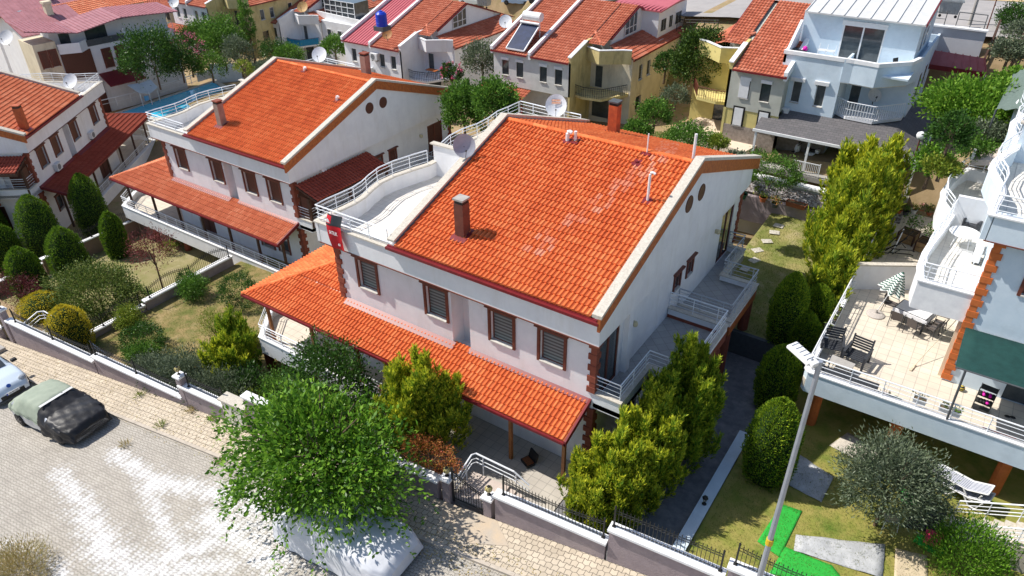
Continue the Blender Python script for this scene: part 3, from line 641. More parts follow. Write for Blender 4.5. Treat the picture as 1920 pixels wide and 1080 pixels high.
# the street sheet: from the kerb downhill of the wall, tilted with the hill
def dy(x,y): return yw(x)-y
vs=[];fs=[];lime=[]
XS=np.arange(-78,34,.35); YS=np.concatenate([np.arange(1.86,14,.35),np.arange(14,60,2.5)])
for j,o in enumerate(YS):
    for x in XS:
        y=yw(x)-o; vs.append((x,y,zs(x))); p=(x,y)
        l=0
        if o<12:
            for a,b,w_ in LP: l=max(l,1-segd(p,a,b)/w_*.62) 
        lime.append(max(0,min(1,l*.86)))
nx=len(XS)
for j in range(len(YS)-1):
    for i in range(nx-1): a=j*nx+i; fs.append((a+nx,a+nx+1,a+1,a))
st=MB().add(vs,fs).build('street',STREET); tag(st,kind='structure')
ca=st.data.attributes.new('lime','FLOAT','POINT'); ca.data.foreach_set('value',lime)
# kerb and pavement
k=MB(); P=[wp(x,-1.93) for x in (-78,-31.6,34)]
for a,b in ((P[0],P[1]),(P[1],P[2])):
    n=int((b-a).length/1.0)
    for i in range(n):
        q=a.lerp(b,i/n)+(b-a).normalized()*.012; r=a.lerp(b,(i+1)/n); 
        za,zb=zs(q.x)+.11,zs(r.x)+.11; o=WN*.08
        vs=[q-o,r-o,r+o,q+o]; vv=[(p.x,p.y,(za if i_ in(0,3) else zb)-.4) for i_,p in enumerate(vs)]+[(p.x,p.y,(za if i_ in(0,3) else zb)) for i_,p in enumerate(vs)]
        k.add(vv,[(0,3,2,1),(4,5,6,7),(0,1,5,4),(1,2,6,5),(2,3,7,6),(3,0,4,7)])
tag(k.build('kerb',mat('kerb_stone',(.50,.44,.37),(.40,.35,.29),4,.9,.3,30)),kind='structure')
vs=[];fs=[];XS2=np.arange(-78,34,1.)
for x in XS2:
    for o in (1.85,.0): q=wp(x,-o); vs.append((q.x,q.y,zs(q.x)+.1))
for i in range(len(XS2)-1): fs.append((2*i,2*i+2,2*i+3,2*i+1))
tag(MB().add(vs,fs).build('pavement',WALKM),kind='structure')
# lots
CRAZY=mat('crazy_paving',(.22,.215,.22),(.14,.14,.15),2.2,.85,.4,6,c3=(.30,.29,.28),s3=1.5)
DECK=mat('pinkish_deck',(.58,.49,.43),(.50,.42,.37),2.,.8,.2,30)
sheet('garden_ground',GRASSM,-41,-19.3,0,35.8,lambda x,y:-3+.05*(x+41),.8,cutwall=True,drop=2.5)
sheet('garden_ground',mat('shaded_garden_earth',(.28,.24,.12),(.20,.19,.07),1.2,.95,.6,20,c3=(.40,.34,.22),s3=.5),-55.2,-41.15,0,36.5,lambda x,y:-4.4+.07*(x+41),.8,cutwall=True,drop=2.5)
sheet('garden_ground',DIRT,-95,-55.45,0,37,lambda x,y:-6.0,3,cutwall=True,drop=4)
sheet('patio',PATIO,-19.3,-9.85,0,20.3,lambda x,y:0.0,.5,cutwall=True,drop=4)
sheet('garden_path',CRAZY,-9.8,-3.3,0,31.2,lambda x,y:0.0,.5,cutwall=True,drop=3)
sheet('back_garden_ground',LAWNB,-9.8,-3.2,31.5,43.9,lambda x,y:1.25+.06*(y-31.5)+.03*math.sin(x*2+y),.4,drop=3)
sheet('garden_ground',LAWN,-4.66,14,0,47.2,lambda x,y:.14 if y<31.2 or x>-3.3 else -.5+.015*math.sin(x*3)*math.sin(y*2.3),.5,cutwall=True,drop=3)

o=sheet('planting_bed',mat('white_gravel_bed',(.45,.42,.42),(.15,.12,.11),9,.95,.9,20,lo=.42,hi=.55),-16,-2.6,44.3,45.0,lambda x,y:2.85+.55*(y-44.3)/.7,.35)
# street walls: mauve rendered base with white coping, stepping up the hill
def street_wall(label,xa,xb,zc,name='boundary_wall',grp=None,m=MAUVE,w_=.34):
    t=thing(name,label,'wall',wp(xa,.0,0),0,grp); o=t.location
    a=wp(xa,.13)-o;b=wp(xb,.13)-o
    mb=MB(); n=max(1,int((xb-xa)/1.))
    P=[a.lerp(b,i/n) for i in range(n+1)]
    mb.strip(P,-2.2+zs(xa),zc-.12,.24); mb.build('base',m,t)
    mb=MB(); d=(b-a).normalized()*.05; mb.strip([a-d,b+d],zc-.12,zc,.44); mb.build('coping',CAPW,t,bevel=.012)
    return t
def iron_fence(label,a,b,h=.75,arch=0.,posts=2,sag=0.,grp='black wrought iron fences',gap=.135,name='iron_fence',zb=None):
    a=Vector(a);b=Vector(b); t=thing(name,label,'fence',a,0,grp); L=(b-a); ln=L.length; d=L/ln; hz=Vector((d.x,d.y,0)).normalized()
    def top(u):  # u 0..1 within a panel
        return h+arch*math.sin(math.pi*u)-sag*math.sin(math.pi*u)
    n=posts-1; pan=ln/n
    for i in range(posts):
        m=MB(); q=d*(pan*i); m.obox(q+Vector((0,0,(h+.1)/2)),(.028,.028,(h+.1)/2)); m.lathe([(.0,.0),(.045,.03),(.03,.07),(.005,.12)],q+Vector((0,0,h+.1)),6); m.obox(q+Vector((0,0,.02)),(.06,.06,.02)); m.build('post',BLACK,t)
    m=MB(); k=MB(); rg=MB()
    for i in range(n):
        o=d*(pan*i)
        m.beam(o+Vector((0,0,.08)),o+d*pan+Vector((0,0,.08)),.03,.02)
        pts=[o+d*(pan*j/12)+Vector((0,0,top(j/12)-.03)) for j in range(13)]
        m.tube(pts,.014,4); m.tube([p-Vector((0,0,.13)) for p in pts],.014,4)
        c=max(2,int(pan/gap))
        for j in range(1,c):
            q=o+d*(pan*j/c); zt_=top(j/c); k.obox(q+Vector((0,0,(zt_+.05)/2+.02)),(.009,.009,(zt_+.02)/2)); k.lathe([(.022,0),(.004,.08)],q+Vector((0,0,zt_+.05)),4)
            if j<c-0:
                cc=q+d*(pan/c/2)+Vector((0,0,top((j+.5)/c)-.095)); rg.tube([cc+hz*(.045*math.cos(s*math.pi/4))+Vector((0,0,.045*math.sin(s*math.pi/4))) for s in range(9)],.008,3,cap=False)
    m.build('rail',BLACK,t); k.build('pickets',BLACK,t); rg.build('rings',BLACK,t)
    return t
street_wall('mauve rendered street wall below the left garden steps, white coping',-44.3,-36.4,-1.2)
street_wall('mauve rendered street wall with white coping behind the covered dark car',-36.3,-29.35,-.82)
street_wall('mauve rendered street wall section from the lamp pillar to the cream meter cabinet',-29.25,-26.2,.0)
street_wall('mauve street wall mostly hidden by the big leafy tree',-24.6,-13.95,1.3)
street_wall('mauve street wall right of the garden gate, white coping',-11.3,-6.8,1.95)
street_wall('mauve street wall one step higher, in front of the tall bright hedge',-6.7,-2.75,2.75)
street_wall('mauve street wall at the bottom edge right of the lamp post',-2.65,6,3.35)
street_wall('mauve street wall at the far left edge beyond the gate',-60,-45.9,-2.4)
for lab,xa,xb,z,kw in (('black iron fence with two arches above the left garden steps',-43.6,-36.6,-1.2,dict(posts=3,arch=.0,sag=.12)),
  ('black iron fence on the street wall in front of the olive shrubs',-36.2,-29.6,-.82,dict(posts=3,sag=.15)),
  ('black iron fence between the lamp pillar and the cream cabinet',-28.7,-26.3,.0,dict(posts=2,sag=.1)),
  ('black iron fence right of the garden gate with rings under spear tips',-11.0,-6.95,1.95,dict(posts=2,sag=.14,h=.85)),
  ('black iron fence on the higher wall beside the tall hedge',-6.6,-2.9,2.75,dict(posts=2,h=.85)),
  ('black iron fence behind the street lamp at the bottom edge',-2.5,4.5,3.35,dict(posts=3,h=.85,sag=.1))):
    iron_fence(lab,wp(xa,.16,z),wp(xb,.16,z),**kw)
def pillar(label,x,ztop,w_=.34,off=.16):
    p=wp(x,off); t=thing('gate_pillar',label,'pillar',(p.x,p.y,0),WA,'mauve pillars with white caps')
    m=MB(); m.box(-w_/2,-w_/2,zs(x)-.5,w_/2,w_/2,ztop); m.build('shaft',MAUVE,t)
    m=MB(); m.box(-w_/2-.08,-w_/2-.08,ztop,w_/2+.08,w_/2+.08,ztop+.1); m.box(-w_/2-.03,-w_/2-.03,ztop+.1,w_/2+.03,w_/2+.03,ztop+.15); m.build('cap',CAPW,t,bevel=.01)
    return Vector((p.x,p.y,ztop+.15))
def globe(label,p,grp='brass globe lamps on the wall pillars'):
    t=thing('wall_lamp',label,'lamp',p,0,grp)
    m=MB(); m.lathe([(.09,0),(.08,.02),(.03,.04),(.025,.14),(.06,.16),(.05,.18)],n=10); m.build('base',BLACK,t)
    m=MB(); m.lathe([(.05,.17),(.12,.22),(.15,.3),(.13,.38),(.06,.44)],n=16); m.build('globe',mat('yellow_glass',(.55,.45,.18),(.4,.33,.12),20,.25,spec=.6),t,smooth=True)
    m=MB()
    for i in range(8):
        a=i*math.pi/4; m.tube([(r_*math.cos(a),r_*math.sin(a),z) for r_,z in ((.052,.17),(.125,.22),(.155,.3),(.135,.38),(.06,.445))],.007,4)
    m.lathe([(.07,.43),(.05,.47),(.01,.5)],n=10); m.build('cage',BLACK,t)
for lab,l2,x,z in (('pillar at the far left end of the street wall','globe lamp on the far left pillar',-44.75,-.75),('pillar in the middle of the left street wall','globe lamp on the pillar above the covered car',-29.2,.45),
    ('pillar left of the black garden gate, half under leaves','globe lamp on the pillar left of the gate, by orange flowers',-13.55,1.5),('short pillar right of the black garden gate','globe lamp on the pillar right of the gate',-11.65,1.45)):
    globe(l2,pillar(lab,x,z))
# meter cabinet
t=thing('meter_cabinet','tall cream electricity meter cabinet built into the street wall','cabinet',wp(-25.4,.1,0),WA)
m=MB(); m.box(-.75,-.2,-1.6,.75,.25,.42); m.build('body',CREAM,t)
m=MB(); m.box(-.85,-.28,.42,.85,.33,.52); m.build('cap',CAPG,t)
m=MB(); m.box(-.68,-.22,-1.1,-.03,-.2,.3); d=m.build('door',mat('cabinet_door',(.66,.63,.55),None,rough=.5),t); m=MB(); m.extr([(-.42,-.224,.0),(-.28,-.224,.0),(-.35,-.224,.13)],(0,-.003,0)); m.build('warning_triangle',mat('warning_yellow',(.75,.6,.04)),d)
m=MB(); m.box(.03,-.22,-1.1,.68,-.2,.3); m.build('door',MATS['cabinet_door'],t)
# garden gate with landing, steps and handrail
t=thing('garden_gate','black wrought iron garden gate with curved top between two lamp pillars','gate',wp(-13.3,.16,.42),WA)
m=MB(); Wg=1.42
for x in (.0,Wg): m=MB(); m.obox((x,0,.85 if x==0 else .55),(.035,.035,.95 if x==0 else .6)); m.build('post',BLACK,t)
m=MB(); m.beam((0,0,.1),(Wg,0,.1),.03,.03)
def gt(u): return 1.6-.55*math.sin(u*math.pi/2)**1.3
for o in (0,-.14): m.tube([(Wg*i/12,0,gt(i/12)+o) for i in range(13)],.016,5)
for i in range(1,12):
    u=i/12; m.obox((Wg*u,0,(gt(u)+.1)/2),(.009,.009,(gt(u)-.1)/2))
    m.tube([(Wg*(u-.04)+.04*math.cos(s*math.pi/4),0,gt(u-.04)-.07+.04*math.sin(s*math.pi/4)) for s in range(9)],.008,3,cap=False)
for cx,cz,r_ in ((.35,.55,.14),(.7,.42,.17),(1.05,.4,.14),(.7,.75,.1)): m.tube([(cx+r_*(1-s/16)*math.cos(s*.6),0,cz+r_*(1-s/16)*math.sin(s*.6)) for s in range(15)],.01,4)
m.build('leaf',BLACK,t)
s=thing('entrance_steps','pale stone entrance steps leading down from the garden gate','steps',wp(-13.4,.35,0),WA)
m=MB(); m.box(0,0,-.3,1.7,1.5,.36); 
for i in range(3): m.box(1.7+.32*i,.0,-.3,2.02+.32*i,1.5,.27-.09*i)
m.build('tread',DECK,s)
m=MB(); m.box(-.2,-2.1,-.2,1.9,-.32,.02) if False else None
s2=thing('handrail','white tubular handrail beside the garden gate steps','railing',wp(-13.4,.4,0),WA)
m=MB()
for o,r_ in ((0,.04),(-.28,.022),(-.5,.022)): m.tube([(.0,.05,1.15+o),(.0,1.35,1.42+o),(.12,1.5,1.43+o),(1.9,1.5,1.28+o),(2.6,1.5,.85+o*.8)],r_,7)
for x,y,z in ((.0,.9,1.3),(.45,1.5,1.38),(2.0,1.5,1.2)): m.tube([(x,y,.0),(x,y,z)],.025,6)
m.build('tube',RAIL,s2)
# stone apron at the gate on the pavement
vs=[wp(x,o,0) for x,o in ((-13.9,-.03),(-11.2,-.03),(-10.2,-.9),(-11.6,-1.4),(-13.2,-.8))]
m=MB(); m.add([(p.x,p.y,zs(p.x)+.115) for p in vs],[(4,3,2,1,0)]); tag(m.build('stone_apron',mat('sandstone_slabs',(.50,.40,.29),(.42,.37,.31),1.6,.8,.4,8)),kind='structure')
# steps with handrail in the left garden
t=thing('garden_steps','white steps running down behind the left end of the street wall','steps',wp(-44.2,.35,0),WA)
m=MB(); m.box(0,0,-5,1.2,1.4,-2.95)
for i in range(11): m.box(1.2+.45*i,0,-5.2,1.65+.45*i,1.4,-3.08-.13*i)
m.build('tread',CAPW,t)
t=thing('handrail','white tubular handrail down the left garden steps','railing',wp(-44.2,.35,0),WA)
m=MB()
for o,r_ in ((0,.04),(-.28,.022),(-.5,.022)): m.tube([(.1,.1,-1.9+o),(.15,1.3,-1.55+o),(.5,1.5,-1.5+o),(2.2,1.5,-1.7+o),(6.4,1.5,-3.1+o)],r_,7)
for x,z in ((.3,-1.6),(2.2,-1.7),(4.2,-2.4),(6.2,-3.1)): m.tube([(x,1.5,z-1.2),(x,1.5,z)],.025,6)
m.build('tube',RAIL,t)
t=thing('garden_gate','black iron gate at the far left end of the street wall','gate',wp(-45.7,.16,-3.2),WA)
m=MB(); m.beam((0,0,.1),(.8,0,.1),.03,.03); m.beam((0,0,1.7),(.8,0,1.7),.03,.03)
for i in range(8): m.obox((.05+.1*i,0,.9),(.012,.012,.85))
m.build('leaf',BLACK,t)
b=thing('stone_block','pale concrete block on the pavement at the left edge','block',wp(-45.4,-1.1,zs(-45.4)+.1),WA)
m=MB(); m.box(-1.2,-.45,0,1.2,.45,.35); m.build('block_body',CONC,b,bevel=.04)
# divider walls between the lots
def divider(label,x,y0,y1,zc,base,m=BRICKR,w_=.24):
    t=thing('divider_wall',label,'wall',(x,y0,0)); L=y1-y0
    mb=MB(); mb.box(-w_/2,0,base,w_/2,L,zc-.1); mb.build('base',m,t); mb=MB(); mb.box(-w_/2-.08,-.05,zc-.1,w_/2+.08,L+.05,zc); mb.build('coping',CAPW,t,bevel=.01)
BRM=mat('dusty_pink_render',(.36,.24,.20),(.30,.20,.17),2,.9,.4,30)
divider('low garden wall with white coping left of the dry lawn, lower run',-41.07,13.2,18.8,-2.5,-6,MAUVE)
divider('low garden wall with white coping left of the dry lawn, upper run',-41.07,18.9,25.6,-2.25,-6,MAUVE)
iron_fence('black iron fence with high arches between the two left gardens',(-41.0,19.3,-2.25),(-41.0,25.4,-2.25),posts=3,arch=.35,h=.7)
iron_fence('black iron fence with arches beside the shrubs of the left garden',(-41.0,13.6,-2.5),(-41.0,18.6,-2.5),posts=3,arch=.3,h=.7)
divider('dusty pink divider wall behind the row of clipped cones, front run',-55.3,11.8,19.2,-4.3,-7.5,BRM)
divider('dusty pink divider wall behind the row of clipped cones, rear run',-55.3,19.3,27.0,-4.0,-7.5,BRM)
iron_fence('black iron fence with arches behind the clipped cones',(-55.3,20.0,-4.0),(-55.3,26.5,-4.0),posts=3,arch=.35,h=.7)
t=thing('divider_wall','dusty pink wall under the corner of the left villa terrace','wall',(-55.3,27.1,0)); m=MB(); m.box(0,0,-6,5.2,.25,-3.6); m.build('base',BRM,t)
t=thing('garden_steps','white zigzag steps between clipped cones at the left edge','steps',(-61.5,14.2,0))
m=MB()
for i in range(14): m.box(.42*i,0,-7,.42*(i+1),1.3,-4.2-.12*i+.0)
m.build('tread',CAPW,t)
# low white kerb wall beside the crazy paving
t=thing('garden_kerb_wall','long low white kerb wall between dark paving and the right lawn','wall',(-4.9,0,0))
m=MB(); m.box(-.17,yw(-4.9)+.4,-.3,.17,25.5,.24); m.build('base',CAPG,t); m=MB(); m.box(-.24,yw(-4.9)+.36,.24,.24,25.6,.29); m.build('coping',BLUEW,t)
t=thing('lantern','small black garden lantern standing on the white kerb wall','lantern',(-4.9,at(1337,952,.3).y,.29))
m=MB(); m.lathe([(.1,0),(.09,.03),(.03,.05),(.03,.14),(.07,.18)],n=8); m.build('base',BLACK,t)
m=MB(); m.lathe([(.06,.18),(.09,.34)],n=6); m.build('pane',mat('lantern_glass',(.5,.5,.45),None,rough=.2),t); m=MB(); m.lathe([(.13,.34),(.1,.4),(.03,.46),(.01,.5)],n=6)
for i in range(6): a=i*math.pi/3; m.tube([(.062*math.cos(a),.062*math.sin(a),.18),(.092*math.cos(a),.092*math.sin(a),.34)],.008,4)
m.build('cap',BLACK,t)
# back of the plot: bed wall and white capped wall
t=thing('retaining_wall','shade-darkened retaining wall between the crazy paving and the raised back lawn','wall',(0,0,0)); m=MB(); m.strip([(-9.8,31.35),(-3.3,31.35)],-.5,1.3,.24); m.build('base',GREYD,t)  # dark grey base carries the shadow on this wall face
t=thing('bed_wall','low mauve wall of the planting bed, flower pots along its top','wall',(0,0,0)); m=MB(); m.strip([(-16,44.05),(-2.8,44.05)],1,2.75,.3); m.build('base',MAUVE,t)
t=thing('retaining_wall','grey wall with broad white coping behind the planting bed','wall',(0,0,0)); m=MB(); m.strip([(-16,45.25),(-7.2,45.25)],-.5,3.55,.3); m.build('base',GREYW,t); m=MB(); m.strip([(-16,45.3),(-7.1,45.3)],3.55,3.67,.6); m.build('coping',CAPW,t)
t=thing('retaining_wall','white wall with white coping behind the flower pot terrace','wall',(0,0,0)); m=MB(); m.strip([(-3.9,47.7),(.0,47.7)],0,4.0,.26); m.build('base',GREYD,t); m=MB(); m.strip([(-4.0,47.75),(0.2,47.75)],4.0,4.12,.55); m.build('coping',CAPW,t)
# steppings stones
for i,(a,b) in enumerate([(1460,424),(1452,437),(1438,453),(1420,470),(1414,489),(1397,505)]):
    p=atg(a,b); m=MB(); m.box(-.3,-.24,0,.3,.24,.05); o=m.build('stepping_stone',CAPG,bevel=.02); o.location=p; o.rotation_euler=(0,0,.3*i); tag(o,'pale stepping stone in the back lawn, %s from the far end of its row'%['first','second','third','fourth','fifth','sixth'][i],'stone','stepping stones in the back lawn')
# ---------------------------------------------------------------- villa on the right with its open terrace
RO=(1.6,30.4,2.95)
rv=villa('pale blue villa at the right edge with orange corner blocks and big open terrace',RO,wall=BLUEW,qm=ORTR,left='open',slab=(-5.0,12.,-3.2,16.9,.12),rl=RAIL,frieze=BLUEW,capm=CAPW,tail=False,wins='glass')
C1=[(-2.0,.15),(-2.19,1.2),(-2.2,2.5),(-2.12,3.6),(-1.98,4.7),(-1.85,5.9),(-1.75,7.2)]
C2=[(-1.85,7.3),(-2.3,8.3),(-2.45,9.6),(-2.35,11.),(-2.1,12.4),(-1.75,13.6)]
m=MB(); m.prism(C1+C2+[(0,13.6),(0,.15)],3.2,3.72); m.build('balcony_slab',FTILEW,rv)
m=MB(); m.strip([(0,.15)]+C1,3.0,4.3,.2); m.strip(C2+[(0,13.6)],3.0,4.299,.2); m.build('balcony_parapet',CAPW,rv)
m=MB(); m.strip([(0,.15)]+C1,4.3,4.36,.3); m.strip(C2+[(0,13.6)],4.3,4.359,.3); m.build('balcony_coping',CAPW,rv)
for pts in ([(.0,.15),*C1],[*C2,(-.2,13.6)]): m=MB(); rail(m,[(a,b,4.36) for a,b in pts],.78,3,post=.9); m.build('balcony_railing',RAIL,rv)
m=MB(); m.strip([(-5.0,5.3),(-2.4,6.9)],0.,1.45,.2); m.build('partition',WHITE,rv)
m=MB(); m.strip([(-5.05,5.27),(-2.38,6.91)],1.45,1.52,.3); m.build('partition_coping',CAPG,rv)
m=MB(); m.strip([(-1.75,7.25),(-.02,7.35)],3.7,5.35,.2); m.build('partition',WHITE,rv)
m=MB(); m.box(-.2,.2,.05,-.02,.4,3.0); m.build('pier',CREAM,rv)
# awning
t=thing('shade_awning','dark green shade cloth stretched from the blue wall over the right terrace','awning',(1.75,27.3,3.45))
m=MB(); n=12;k=6;vs=[]
for j in range(k+1):
    for i in range(n+1):
        u=i/n;v=j/k; vs.append((-.05+u*6,v*3.0,2.35-.12*math.sin(math.pi*v)-.05*math.sin(u*18)*math.sin(math.pi*v)+.05*v+.03*math.sin(u*40)*(1-v)))
m.add(vs,[(j*(n+1)+i,j*(n+1)+i+1,(j+1)*(n+1)+i+1,(j+1)*(n+1)+i) for j in range(k) for i in range(n)]); o=m.build('cloth',mat('green_shade_net',(.008,.042,.038),(.012,.058,.052),3,.8,.4,120),t,smooth=True)
sm=o.modifiers.new('thick','SOLIDIFY'); sm.thickness=.01
m=MB(); m.tube([(.35,-.1,-.1),(.30,.0,2.35)],.045,7); m.tube([(5.2,-.1,-.1),(5.2,.0,2.35)],.045,7); m.tube([(-.05,0,2.36),(5.9,0,2.36)],.03,6); m.build('pole',GREYD,t)
# ---------------------------------------------------------------- row houses behind
def rowhouse(label,P,S=.8,m1=WHITE,m2=WHITE,mp=CAPW,roofR=TILE2,roofL=TILE2,lw=4.4,units=2,win='glass',cut=True,wing=True,finm=None,box=WHITE,rail_m=BLACK,mirror=False,porchlow=True,Dp=10.,bars=False,shb=None,slope=.344):
    h=thing('row_house',label,'house',P); MIR[0]=mirror; SCL[0]=S; E=6.2; finm=finm or m2; U0=-lw*units; Rz=E+slope*Dp
    m=MB(); W=[]
    for k in range(units):
        u=-lw*(k+1); W+=[(u+1.0,u+1.8,3.9,5.4),(u+2.7,u+3.5,3.9,5.4)]
    wall_holes(m,'y',0,.2,U0,0,2.9,E,W); m.box(U0,.9,-1.5,0,1.1,2.9); m.box(U0,.2,2.85,0,.9,3.0)
    m.box(U0,.2,0,U0+.2,Dp*1.7,E); m.box(U0+.2,Dp*1.7-.2,0,4.4,Dp*1.7,E)
    m.build('wall',m1,h)
    if win=='glass':
        for a,b,z0,z1 in W: window(h,a,b,z0,z1,0,-1,'glass',frame=BLACK if bars else PLASW,hood=False,trim=0,depth=.12)
    if bars:
        for a,b,z0,z1 in W:
            m=MB(); m.box(a-.05,-.12,z1-.0,b+.05,.0,z1+.25); m.build('shutter_box',PLASW,h)
    m=MB(); wall_holes(m,'x',-.2,0.001,.0,4.0,-1.5,E,[(2.6,3.4,3.0,5.1)]) if False else m.box(-.2,.0,-1.5,.001,4.0,E)
    m.extr([(-.24,-.05,E-.1),(-.24,4.,E-.1),(-.24,4.,E+slope*3.2+.35),(-.24,2.9,E+slope*2.9+.35),(-.24,-.05,E+.5)],(.26,0,0)); m.build('fin_wall',finm,h)
    m=MB(); m.extr([(-.3,-.12,E+.45),(-.3,2.95,E+slope*2.9+.32),(-.3,2.95,E+slope*2.9+.42),(-.3,-.12,E+.55)],(.4,0,0)); m.build('fin_coping',mp,h)
    m=MB(); wall_holes(m,'y',4.0,4.2,0,4.4,-1.5,E,[(.5,1.3,3.0,5.1),(.3,2.2,.0,2.2)])
    wall_holes(m,'x',4.2,4.4,4.2,Dp*1.7,-1.5,E,[(5.6,6.4,3.8,5.3),(7.4,8.2,3.8,5.3),(11.,11.8,3.8,5.3),(5.4,6.6,.8,2.2)])
    m.build('side_wall',m2,h)
    for a,b in ((5.6,6.4),(7.4,8.2),(11.,11.8)): window(h,a,b,3.8,5.3,4.4,1,'glass',frame=PLASW,hood=False,trim=0,axis='x',depth=.1)
    m=MB(); m.box(.5,4.1,3.0,1.3,4.15,5.1); m.build('balcony_door',GLASS,h); m=MB(); m.box(.3,4.1,0,2.2,4.15,2.2); m.build('door',GLASS,h)
    bx=[(0.02,3.1),(1.7,2.4),(3.5,3.7),(4.25,4.0)]
    m=MB(); m.strip(bx,5.75,7.0,.16); m.build('angled_parapet',box,h); m=MB(); m.strip(bx,7.0,7.08,.26); m.build('angled_coping',mp,h)
    bp=[(0,1.0),(1.0,.7),(2.8,1.0),(4.2,3.6),(4.2,4.0),(0,4.0)]
    m=MB(); m.prism(bp,2.72,2.95); m.build('balcony_slab',box,h)
    m=MB(); rail(m,[(a,b,2.95) for a,b in bp[:4]],.95,2,post=.22,r=.018); m.build('balcony_railing',rail_m,h)
    V=Vector((0,1,slope)).normalized(); lv=(Dp+.3)*math.hypot(1,slope)
    no=Vector((1.05,1,0)).normalized(); hc=(4.6,-.1,0)
    # front slopes
    for k in range(units):
        u0=-lw*(k+1)+(.1 if k<units-1 else -.15); rm=roofR if k==0 else roofL; le=lw-.2
        if rm is RED_SEAM or rm is MATS.get('white_seam'):
            q=MB(); q.extr([(u0,-.3,E-.05),(u0+le,-.3,E-.05),(u0+le,Dp,Rz-.05),(u0,Dp,Rz-.05)],(0,0,.06))
            for i in range(int(le/.42)+1): a=u0+.03+i*.42; q.extr([(a,-.3,E),(a+.04,-.3,E),(a+.04,Dp,Rz),(a,Dp,Rz)],(0,0,.07))
            q.build('roof',rm,h)
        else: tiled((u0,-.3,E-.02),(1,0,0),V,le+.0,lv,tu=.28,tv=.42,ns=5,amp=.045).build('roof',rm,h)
        m=MB(); m.box(u0,-.36,E-.12,u0+le,-.28,E+.0); m.build('gutter',METR,h)
        if k<units-1 or True:
            a=-lw*(k+1); 
            m=MB(); m.extr([(a-.17,-.35,E+.12),(a-.17,Dp,Rz+.2),(a-.17,Dp,Rz+.42),(a-.17,-.35,E+.4)],(.3,0,0)); m.extr([(a-.15,-.3,E-.3),(a-.15,Dp,Rz-.3),(a-.15,Dp,Rz+.2),(a-.15,-.3,E+.12)],(.26,0,0)); m.build('party_parapet',mp,h)
    # wing roof: continuation of the front slope and the hip slope
    if wing:
        a=tiled((0.02,-.3,E-.02),(1,0,0),V,4.5,lv,tu=.28,tv=.42,ns=5,amp=.045,planes=[((0,3.0,0),(0,-1,0)),((1.8,0,0),(1,0,0)) ]); a.build('roof',roofR,h)
        V2=Vector((-1,0,.36)).normalized(); q=tiled((4.6,2.5,E-.02),(0,1,0),V2,Dp*1.7-2.5,2.9 if cut else 4.7,tu=.28,tv=.42,ns=5,amp=.045,planes=[(hc,-no),((0,3.9,0),(0,-1,0))]); q.build('roof',roofR,h)
        q=MB(); ridge_caps(q,(4.6,0-.1,E) if False else (1.2,3.45,E+.36*3.4+.02),(-.2,4.95,E+.36*4.8+.02),.16,.42); q.build('hip_tiles',roofR,h)
        m=MB(); m.box(4.56,3.8,E-.12,4.64,Dp*1.7,E); m.build('gutter',METR,h)
        # glazed gable above the hip slope
        zl=E+.36*2.8
        m=MB(); m.extr([(1.75,4.6,E),(1.75,Dp*1.55,E),(1.75,Dp*1.55,E+slope*(Dp*.45)),(1.75,Dp,Rz-.05),(1.75,4.6,E+slope*4.6)],(-.15,0,0)); m.build('dormer_wall',WHITE,h)
        m=MB(); m.extr([(1.78,7.2,zl+.15),(1.78,Dp-.2,zl+.15),(1.78,Dp-.2,Rz-.45),(1.78,7.2,E+slope*7.2-.3)],(.04,0,0)); D=m.build('dormer_window',GLASS,h)
        m=MB()
        for y in (7.2,8.1,9.0,9.75): m.box(1.8,y-.04,zl+.1,1.88,y+.04,E+slope*y-.25)
        m.box(1.8,7.2,zl+.1,1.87,9.8,zl+.18); m.box(1.8,7.2,zl+.75,1.87,9.8,zl+.81); m.build('dormer_frame',PLASW,D)
        m=MB(); m.extr([(1.7,4.4,E+slope*4.4-.12),(1.7,Dp,Rz-.12),(1.7,Dp*1.6,E+slope*Dp*.4-.12),(1.7,Dp*1.6,E+slope*Dp*.4+.05),(1.7,Dp,Rz+.06),(1.7,4.4,E+slope*4.4+.05)],(.22,0,0)); m.build('dormer_verge',METR,h)
    Vb=Vector((0,-1,slope)).normalized(); 
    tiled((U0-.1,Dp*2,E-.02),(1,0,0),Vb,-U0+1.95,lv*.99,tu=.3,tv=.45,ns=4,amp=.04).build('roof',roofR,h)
    m=MB(); m.extr([(U0,0,E-.05),(U0,Dp,Rz-.12),(U0,Dp*2,E-.05)],(-U0-.05,0,0)); m.extr([(-.04,4.6,E-.05),(-.04,4.6,E+slope*4.6-.1),(-.04,Dp,Rz-.12),(-.04,Dp*2,E-.05)],(1.6,0,0)); m.build('attic',m1,h)
    if porchlow:
        for u,l in ((U0-.3,-U0-.2),):
            m=tiled((U0-1.2,-1.6,2.3),(1,0,0),Vector((0,1,.3)).normalized(),porchlow,1.75,tu=.28,tv=.42,ns=5,amp=.045); m.build('porch_roof',roofR,h)
            m=MB(); m.box(U0-1.2,-1.62,2.15,U0-1.2+porchlow,-1.5,2.28); m.build('porch_beam',METR,h)
            for i in range(3):
                m=MB(); m.box(U0-1.+i*(porchlow-.4)/2,-1.5,-1,U0-.86+i*(porchlow-.4)/2,-1.36,2.15); m.build('porch_post',METR,h)
    MIR[0]=False; SCL[0]=1.
    return h
WSEAM=mat('white_seam',(.62,.62,.61),(.54,.54,.53),2,.45)
B=rowhouse('yellow and cream row house with a solar water heater on its tiled roof',(-27.15,48,2.85-.0),m1=GREYW,m2=CREAM,finm=YELL,box=YELL,porchlow=5.6,bars=True)
